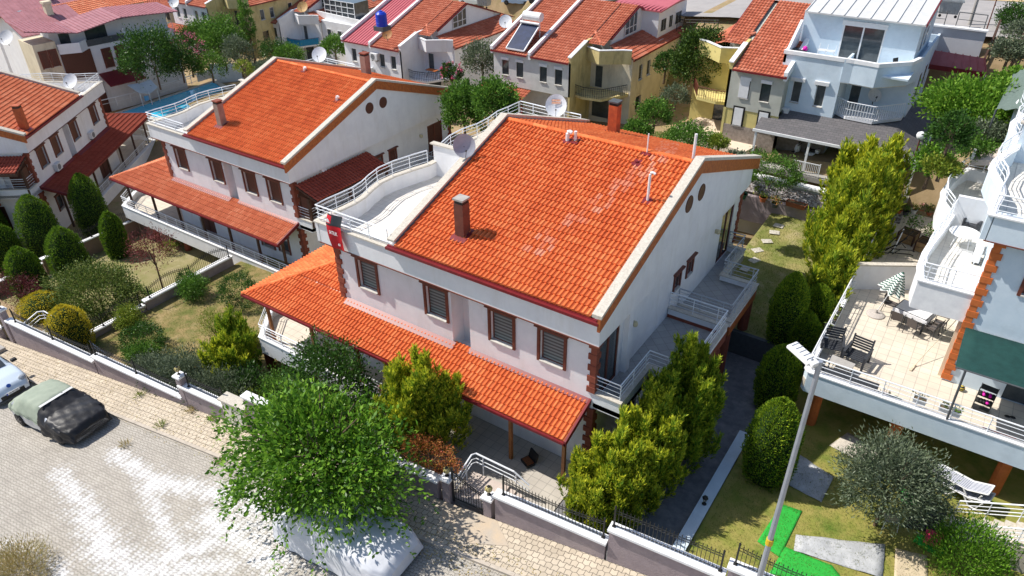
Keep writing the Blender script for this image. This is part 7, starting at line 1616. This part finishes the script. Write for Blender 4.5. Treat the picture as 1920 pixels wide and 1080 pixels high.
# broom, rack, planters, bench
a=at(1711,690,TZ); b=Vector(at(1779,640,TZ))+Vector((0,0,1.3)); t=thing('floor_squeegee','long handled floor squeegee leaning on the orange blocks','broom',a); k=MB(); k.tube([(0,0,.03),b-Vector(a)],.016,6); k.build('handle',WOODO if False else CREAM,t); k=MB(); k.obox((0,0,.03),(.05,.28,.03),R(-10)); k.build('head',CREAM,t)
k0=at(1590,707,3.03)
t=thing('storage_bench','long black slatted bench against the terrace parapet','bench',(at(1585,712,TZ).x,27.75,TZ)); k=MB(); 
for i in range(4): k.box(-1.3,-.2+i*.11,.42,1.3,-.12+i*.11,.45)
k.build('seat',DG,t)
for x in (-1.2,0,1.2): k=MB(); k.box(x-.03,-.2,0,x+.03,.2,.42); k.build('leg',DG,t)
for i,(px,lab) in enumerate([(1655,'black planter box with white flowers by the bench end'),(1672,'dark planter box along the front rail'),(1722,'small grey planter on the front parapet, left of the awning pole'),(1768,'planter with low plants left of the awning pole foot'),(1785,'planter with green plants right of the awning pole foot'),(1870,'long brown planter box at the right end of the front rail')]):
    p=aty(px,[742,738,757,776,785,822][i],27.62); pot(lab,(p.x,27.62,TZ if i in(0,1,5) else 3.43),0,.24,[DG,DG,GREYW,GREYW,GREYW,BRICKR][i],[L_WHB,L_DARK,L_OLIVE,L_OLIVE,L_MID,None][i],.25,box=([.22,.4,.25,.22,.22,.55][i],.13),n=26)
for i,(py,lab) in enumerate([(583,'green planter nearest the corner on the left parapet'),(600,'round green pot in the middle of the left parapet'),(618,'planter with yellow-green plants on the left parapet')]):
    p=at(1565-8*i,py,3.45); pot(lab,(-3.28,p.y,3.43),.15,.2,GREYD,L_YEL,.22,box=(.13,.24),n=40)
# flower pots at the far end
for i,(px,py,m_,pl,fl,lab) in enumerate([(1683,398,TERRA,L_YEL,L_ORA,'pot with yellow leaves at the far terrace corner'),(1697,400,GREYD,L_MID,None,'pot with trailing green plant along the far rail'),(1712,397,PLASW,L_YEL,None,'white pot with pale plant hanging on the far rail'),(1727,397,TERRA,L_MID,L_PINK,'orange pot with pink flowers on the far terrace'),(1741,402,TERRA,L_MID,L_ORA,'orange pot with green and orange plant on the far terrace'),(1757,402,TERRA,None,None,'bare orange hanging pot at the right of the far row'),
     (1672,392,PLASW,L_MID,None,'green-white pot on the left rail near the far corner'),(1661,418,TERRA,L_DARK,None,'orange pot with dark plant below the left rail')]):
    pot(lab,at(px,py+3,TZ),.19,.28,m_,pl,.4,flowers=fl)
for px,py,lab in ((1700,452,'left wooden planter crate with a small citrus tree'),(1733,470,'right wooden planter crate with a small citrus tree')):
    P=at(px,py,TZ); t=thing('wooden_planter',lab,'planter',P,R(-12),'wooden planter crates'); k=MB(); wd=mat('weathered_planks',(.38,.25,.12),(.26,.16,.08),5,.8,.3,20)
    for z in (.02,.32): k.box(-.42,-.42,z,.42,-.38,z+.27); k.box(-.42,.38,z,.42,.42,z+.27); k.box(-.42,-.38,z,-.38,.38,z+.27); k.box(.38,-.38,z,.42,.38,z+.27)
    k.build('planks',wd,t); k=MB(); 
    for x in (-.42,.42):
        for y in (-.42,.42): k.box(x-.04,y-.04,0,x+.04,y+.04,.64)
    k.box(-.44,-.44,.59,.44,-.4,.63);k.box(-.44,.4,.59,.44,.44,.63);k.box(-.44,-.4,.59,-.4,.4,.63);k.box(.4,-.4,.59,.44,.4,.63); k.build('frame',WOODD,t)
    k=MB(); k.box(-.38,-.38,.02,.38,.38,.52); k.build('soil',SOIL,t); k=MB(); k.tube([(0,0,.5),(.03,.02,1.1)],.025,6,r2=.015); k.build('stem',BARK,t)
    C=rng.normal(size=(150,3))*np.array([.24,.24,.2])+np.array([.03,.02,1.25]); leaves('crown',C,rng.normal(size=C.shape)+np.array([0,0,.6]),.15,.075,L_MID,t)
# folded swing
P=at(1672,478,TZ); t=thing('garden_swing','folded black tubular garden swing frame behind the terrace partition','swing seat',P,R(25)); k=MB()
for dx in (0,.5): k.tube([(-.7+dx,0,.1),(.3+dx,.2,1.45)],.03,7)
for z in (.25,.5): k.tube([(-.2,-.2,z),(.8,-.25,z),(1.0,-.2,z-.1),(1.05,0,z-.22)],.03,7)
k.tube([(-.7,0,.1),(-.2,0,.1)],.03,7); k.tube([(-.65,.1,.12),(.2,-.3,.9),(.5,-.2,.6)],.03,7); k.tube([(-.3,.25,.1),(.5,0,1.1)],.03,7); k.tube([(0,0,.05),(.2,-.35,.55)],.025,6); k.build('tubes',BLACK,t)
k=MB(); k.tube([(.3,.25,1.5),(-.05,-.1,.2)],.03,7); k.build('pole',RAIL,t)
# first floor balcony of the right villa (floor z=6.67)
BZ=6.68
P=at(1800,462,BZ); t=thing('round_table','round white table with a parasol hole on the curved balcony','table',P); k=MB(); k.lathe([(.62,.70),(.64,.72),(.62,.745)],n=32); k.build('table_top',PLASW,t); 
for a in range(4): k=MB(); c_,s_=math.cos(a*1.57+.7),math.sin(a*1.57+.7); k.tube([(c_*.5,s_*.5,0),(c_*.35,s_*.35,.71)],.03,6); k.build('leg',PLASW,t)
k=MB(); k.lathe([(.03,.746),(.03,.75)],n=10); k.build('hole_plug',GREYD,t)
P=at(1820,432,BZ); t=thing('rattan_armchair','dark grey rattan armchair on the curved balcony behind the round table','armchair',P,R(-20)); k=MB(); k.box(-.28,-.3,.12,.28,.28,.42); k.build('seat',DG,t,bevel=.03); k=MB(); k.extr([(-.27,.22,.3),(.27,.22,.3),(.27,.36,.92),(-.27,.36,.92)],(0,.07,0)); k.build('backrest',DG,t,bevel=.02)
for x in (-.31,.31): k=MB(); k.box(x-.05,-.32,.0,x+.05,.3,.62); k.build('armrest',DG,t,bevel=.02)
P=at(1795,505,BZ); t=thing('drying_rack','white folding laundry rack standing open on the curved balcony','drying rack',P,R(-10)); k=MB()
for i in range(8): k.tube([(-.5,-.3+i*.085,.85),(.5,-.3+i*.085,.85)],.008,4)
for x in (-.5,.5): k.tube([(x,-.35,0),(x,.35,.9)],.012,5); k.tube([(x,.35,0),(x,-.35,.9)],.012,5)
k.build('frame',PLASW,t)
P=at(1838,492,BZ); aircon('white air conditioner standing on the curved balcony floor against the wall',(1.3,P.y,BZ+.12),R(-90))
# shoe rack with pink things
P=at(1838,768,TZ); t=thing('shoe_rack','black wire rack of stones and bright pink cloths under the green awning','rack',(P.x,P.y,TZ),R(-8)); k=MB()
for z in (.05,.4,.75,1.1):
    k.box(-.3,-.18,z,.3,.18,z+.02)
for x in (-.3,.3):
    for y in (-.18,.18): k.tube([(x,y,0),(x,y,1.15)],.012,5)
k.build('shelves',BLACK,t); rr=random.Random(3)
pk=mat('hot_pink_cloth',(.80,.02,.42),(.7,.02,.35),9,.6)
for i in range(10): k=MB(); k.lathe([(.02,0),(.08,.03),(.09,.09),(.03,.13)],(0,0,0),8); o=k.build('shoe',mat('black_shoe',(.02,.02,.02)) if i not in (3,6,8) else pk,smooth=True); o.location=Vector((P.x-.22+.11*(i%5),P.y-.05,TZ+(.42 if i<5 else .77))); o.scale=(1,1.6,1); tag(o,('bright pink' if i in (3,6,8) else 'small black')+' shoe on the %s shelf of the wire rack, %s from the left'%('lower' if i<5 else 'upper',['first','second','third','fourth','fifth'][i%5]),'shoe','shoes on the wire rack')
for i in range(2): k=MB(); k.lathe([(.02,0),(.07,.03),(.06,.07),(.02,.09)],n=8); o=k.build('shoe',mat('black_shoe',(.02,.02,.02)),smooth=True); o.location=at(1888+10*i,782+2*i,TZ); o.scale=(1.6,1,1); tag(o,'%s black shoe of the pair on the terrace floor at the right edge'%['left','right'][i],'shoe','pair of shoes on the terrace floor')
t=thing('watering_ball','small yellow and black striped ball beside the wall corner','ball',at(1801,732,TZ)); k=MB(); k.lathe([(.01,0),(.1,.04),(.14,.13),(.1,.22),(.01,.26)],n=12); k.build('shell',stripes('wasp_stripe',(.55,.42,.05),(.02,.02,.02),.08),t,smooth=True)
# right garden: turf pieces, tarpaulins, loungers
def flat(name,label,cat,pts,m_,z=.2,th=.012,wrk=.006,group=None,n=10):
    P=[at(a,b,z) for a,b in pts]; vs=[]
    for j in range(n+1):
        for i in range(n+1):
            a=P[0].lerp(P[1],i/n); b=P[3].lerp(P[2],i/n); q=a.lerp(b,j/n); vs.append((q.x,q.y,z+wrk*(math.sin(i*1.3+j*.7)*math.cos(j*1.1-i*.4)+1)))
    k=MB(); k.add(vs,[(j*(n+1)+i,j*(n+1)+i+1,(j+1)*(n+1)+i+1,(j+1)*(n+1)+i) for j in range(n) for i in range(n)]); o=k.build(name,m_,smooth=True); s=o.modifiers.new('thick','SOLIDIFY'); s.thickness=th; s.offset=-1; tag(o,label,cat,group)
TURF=mat('artificial_turf',(.03,.42,.05),(.025,.34,.04),6,.8,.5,80); TARP=mat('grey_tarpaulin',(.48,.49,.50),(.36,.37,.38),2.5,.6,.6,8,c3=(.62,.62,.63),s3=1.2)
flat('turf_mat','bright green turf mat left of the lamp pole, upper piece','mat',[(1420,1015),(1462,1045),(1504,958),(1465,945)],TURF,.165,group='artificial turf mats')
flat('turf_mat','long bright green turf strip along the iron fence','mat',[(1442,1075),(1600,1110),(1560,1060),(1472,1025)],TURF,.165,group='artificial turf mats')
flat('turf_mat','green turf strip between olive tree and black mat','mat',[(1690,945),(1735,955),(1722,925),(1688,910)],TURF,.165,group='artificial turf mats')
flat('turf_mat','green turf strip between pink mat and bottom right bush','mat',[(1712,1015),(1765,1050),(1775,1020),(1722,1000)],TURF,.165,group='artificial turf mats')
flat('tarpaulin','grey tarpaulin half in shade beside the big clipped conifer','tarpaulin',[(1470,905),(1540,942),(1563,895),(1492,848)],TARP,.155,wrk=.02)
flat('tarpaulin','crumpled grey tarpaulin on the grass at the bottom, widest one','tarpaulin',[(1488,1033),(1655,1085),(1659,1022),(1492,1003)],TARP,.155,wrk=.03)
flat('board','beige plywood sheet lying in the grass at the bottom','board',[(1676,1085),(1740,1085),(1738,1042),(1679,1028)],mat('beige_board',(.58,.48,.33),(.50,.41,.28),3,.7),.17,wrk=.008)
flat('black_mat','black leaf-strewn mat left of the white garden stairs','mat',[(1690,987),(1765,1003),(1778,952),(1735,935)],mat('black_mat',(.015,.015,.02),(.05,.05,.05),14,.8,lo=.55,hi=.7),.17,wrk=.005)
flat('pink_mat','crumpled bright pink foam mat','mat',[(1730,1018),(1760,1030),(1772,1003),(1737,992)],mat('pink_foam',(.68,.03,.12),(.6,.03,.1),4,.6),.18,wrk=.04)
flat('concrete_strip','pale concrete strip under the right terrace','paving',[(1555,835),(1680,900),(1700,880),(1590,810)],CAPG,.17,wrk=.0)
BLS=stripes('blue_white_slats',(.70,.72,.76),(.03,.05,.14),.085,1,'Object',.55)
def lounger(label,P,rz):
    t=thing('sun_lounger',label,'sun lounger',P,rz,'stacked white plastic sun loungers'); k=MB(); vs=[(x,y,.42 if x<.35 else .42+(x-.35)*.42) for x in (-.95,-.4,0,.35,.7,1.0) for y in (-.3,.3)]; k.add(vs,[(2*i,2*i+2,2*i+3,2*i+1) for i in range(5)]); o=k.build('sling',BLS,t); s=o.modifiers.new('t','SOLIDIFY'); s.thickness=.02
    k=MB()
    for y in (-.33,.33): k.tube([(-.98,y,.42),(.35,y,.42),(1.02,y,.70)],.03,6); k.tube([(-.9,y,.40),(-.65,y,.05),(-.35,y,.05),(-.1,y,.40)],.035,6); k.tube([(.2,y,.40),(.45,y,.05),(.7,y,.05),(.85,y,.5)],.035,6)
    k.tube([(-.98,-.33,.42),(-.98,.33,.42)],.03,6); k.tube([(1.02,-.33,.70),(1.02,.33,.70)],.03,6); k.build('frame',PLASW,t); return t
p=at(1792,925,.2); lounger('upper white sun lounger with blue striped sling under the right terrace',(p.x,p.y,.52),R(-14)); lounger('lower white sun lounger of the stack under the right terrace',(p.x+.12,p.y-.05,.2),R(-14))
P=at(1665,985,.16); t=thing('garden_chair','grey metal garden chair under the olive tree','chair',P,R(200)); k=MB(); k.box(-.23,-.22,.42,.23,.22,.44); k.build('seat',CONC,t); k=MB(); k.extr([(-.23,.2,.5),(.23,.2,.5),(.23,.3,.88),(-.23,.3,.88)],(0,.012,0)); k.build('backrest',CONC,t)
for x in (-.24,.24):
    for y in (-.24,.24): k=MB(); k.tube([(x*1.15,y*1.2,0),(x,y,.43)],.015,6); k.build('leg',PLASW,t)
# white garden stairs bottom right
t=thing('garden_stairs','white stone stairs with white tubular rails in the bottom right','stairs',(0,0,0)); k=MB(); s0=at(1775,1003,.2)
for i in range(9): x=s0.x+.32*i; k.box(x,s0.y-.3,.0,x+.34,s0.y+1.0,.3+.17*i)
k.build('tread',CAPG,t); k=MB()
for dy_ in (-.28,.98):
    pts=[(s0.x+.05,s0.y+dy_,1.2),(s0.x+3.0,s0.y+dy_,1.2+1.5)]
    for o in (0,-.22,-.42,-.6): k.tube([(a,b,c+o) for a,b,c in pts],.03 if o==0 else .018,6)
    for i in range(4): x=s0.x+.05+.95*i; k.tube([(x,s0.y+dy_,.2+.5*i),(x,s0.y+dy_,1.2+.5*i)],.02,6)
k.build('handrail',RAIL,t)
P=at(1905,1050,.2); t=thing('wheelbarrow','orange wheelbarrow cut by the right edge','wheelbarrow',P,R(15)); k=MB(); k.add([(-.3,-.2,.35),(.35,-.2,.35),(.35,.2,.35),(-.3,.2,.35),(-.5,-.33,.65),(.5,-.33,.65),(.5,.33,.65),(-.5,.33,.65)],[(0,3,2,1),(0,1,5,4),(1,2,6,5),(2,3,7,6),(3,0,4,7)]); o=k.build('tray',mat('orange_plastic',(.75,.22,.01),None,rough=.4),t); s=o.modifiers.new('t','SOLIDIFY'); s.thickness=.02
k=MB(); k.lathe([(.1,-.04),(.18,-.04),(.18,.04),(.1,.04)],n=16); o=k.build('wheel',BLACK,t); o.rotation_euler=(math.pi/2,0,0); o.location=(-.45,0,.18); k=MB(); 
for y in (-.2,.2): k.tube([(-.45,y*.3,.18),(0,y,.34),(1.0,y*1.3,.5)],.018,6); k.tube([(.3,y,.35),(.35,y,.0)],.018,6)
k.build('frame',BLACK,t)
# tool box on the patio
P=at(990,868,.02); t=thing('tool_case','open black tool case on the tiled patio','tool case',P,R(-25)); k=MB(); k.box(-.28,-.2,0,.28,.2,.12); k.build('case_base',BLACK,t); k=MB(); k.extr([(-.28,.2,.12),(.28,.2,.12),(.28,.3,.5),(-.28,.3,.5)],(0,.07,0)); k.build('lid',BLACK,t); k=MB(); k.box(-.24,-.16,.12,.24,.16,.135); k.build('tray',mat('orange_tools',(.35,.12,.04),(.05,.03,.02),30,.5),t)
# items on the tall white house terrace and balconies
P=aty(1498,92,49+1.3); t=thing('covered_table','dark grey covered table on the roof terrace of the tall white house','table',(P.x,P.y,3.8+8.35*.74)); k=MB(); k.box(-.5,-.35,.5,.5,.35,.56); k.box(-.45,-.3,0,.45,.3,.5); k.build('cover',DG,t); 
t=thing('pink_bag','bright pink bag on the dark terrace table','bag',(P.x+.4,P.y-.1,3.8+8.35*.74+.56)); k=MB(); k.lathe([(.1,0),(.16,.05),(.14,.2),(.05,.27)],n=10); k.build('bag_body',pk,t,smooth=True)
P=aty(1690,102,50.2); t=thing('garden_chair','black chair in the roof terrace corner of the tall white house','chair',(P.x,50.2,3.8+8.35*.74),R(60)); k=MB(); k.box(-.22,-.22,.4,.22,.22,.43); k.build('seat',BLACK,t); k=MB(); k.extr([(-.22,.2,.45),(.22,.2,.45),(.22,.3,.85),(-.22,.3,.85)],(0,.02,0)); k.build('backrest',BLACK,t)
for x in (-.2,.2):
    for y in (-.2,.2): k=MB(); k.tube([(x,y,0),(x,y,.4)],.015,5); k.build('leg',BLACK,t)
P=aty(1548,102,50.0); t=thing('drying_rack','white laundry rack on the roof terrace of the tall white house','drying rack',(P.x,50.0,3.8+8.35*.74)); k=MB()
for i in range(6): k.tube([(-.5,-.25+i*.1,.8),(.5,-.25+i*.1,.8)],.012,4)
for x in (-.5,0,.5): k.tube([(x,-.3,0),(x,.3,1.1)],.015,5); k.tube([(x,.3,0),(x,-.3,.9)],.015,5)
k.build('frame',PLASW,t)
P=atd(832,132,66); t=thing('ironing_table','small wooden table on the white row house balcony','table',(-45.3+2.3*.8,49.4+2.4*.8,.8+2.95*.8)); k=MB(); k.box(-.55,-.3,.68,.55,.3,.72); k.build('table_top',WOODO,t)
for x in (-.5,.5): k=MB(); k.tube([(x,-.25,0),(x,.25,.68)],.02,5); k.build('leg',BLACK,t)
# shade net roof and ramp at the top right
t=thing('shade_net_canopy','large grey-green shade net canopy at the top right edge','canopy',(0,0,0)); c_=[atd(1868,205,46),atd(1945,205,44),atd(1935,120,52),atd(1900,140,52)]
k=MB(); n=8; vs=[]
for j in range(n+1):
    for i in range(n+1):
        a=c_[0].lerp(c_[1],i/n); b=c_[3].lerp(c_[2],i/n); q=a.lerp(b,j/n); q.z+=-.15*math.sin(i/n*3.14)*math.sin(j/n*3.14)+.06*math.sin(i*2.1+j); vs.append(q)
k.add(vs,[(j*(n+1)+i,j*(n+1)+i+1,(j+1)*(n+1)+i+1,(j+1)*(n+1)+i) for j in range(n) for i in range(n)]); k.build('net',mat('grey_green_net',(.14,.18,.16),(.10,.14,.12),9,.9,.5,30),t,smooth=True); k=MB()
for q in c_: k.tube([q-Vector((0,0,3.2)),q],.05,6)
k.build('pole',GREYD,t)
t=thing('narrow_stairs','narrow stepped path with metal rail along the side of the tall white house','stairs',(0,0,0)); s0=Vector(at(1648,330,4.0)) ; s0=Vector(at(1690,310,4.0)); s1=Vector(at(1745,195,6.0)); k=MB()
for i in range(20):
    q=s0.lerp(s1,i/20); k.box(q.x-.45,q.y,q.z-1.2,q.x+.45,q.y+(s1.y-s0.y)/20+.02,q.z)
k.build('tread',CONC,t); k=MB(); k.beam(s0+Vector((-.55,0,.5)),s1+Vector((-.55,0,.5)),.08,1.0); k.build('side_wall',BLUEW,t)
t=thing('garden_railing','black iron railing in front of the dry slope garden, by the small leafy tree','railing',(0,0,0)); k=MB(); rail(k,[tuple(at(1722,320,4.1)),tuple(at(1800,338,4.1))],.8,2,post=.18,r=.012,top=.02); k.build('bars',BLACK,t)
t=thing('retaining_wall','grey-white wall behind the small leafy tree under the iron railing','wall',(0,0,0)); a=at(1700,322,4.0);b=at(1812,342,4.0); k=MB(); k.strip([a,b],1,4.05,.25); k.build('base',GREYW,t)
a=atd(1840,295,45); t=thing('garden_path_ramp','pinkish paved ramp between white kerbs below the shade net','ramp',(0,0,0)); k=MB(); P=[atd(1822,300,45),atd(1872,300,44),atd(1895,205,51),atd(1862,205,51)]; k.add(P+[p-Vector((0,0,.3)) for p in P],[(0,1,2,3),(7,6,5,4),(0,4,5,1),(1,5,6,2),(2,6,7,3),(3,7,4,0)]); k.build('paving',DECK,t); k=MB(); k.beam(P[0]+Vector((0,0,.2)),P[3]+Vector((0,0,.2)),.15,.4); k.build('white_kerb',CAPW,t)
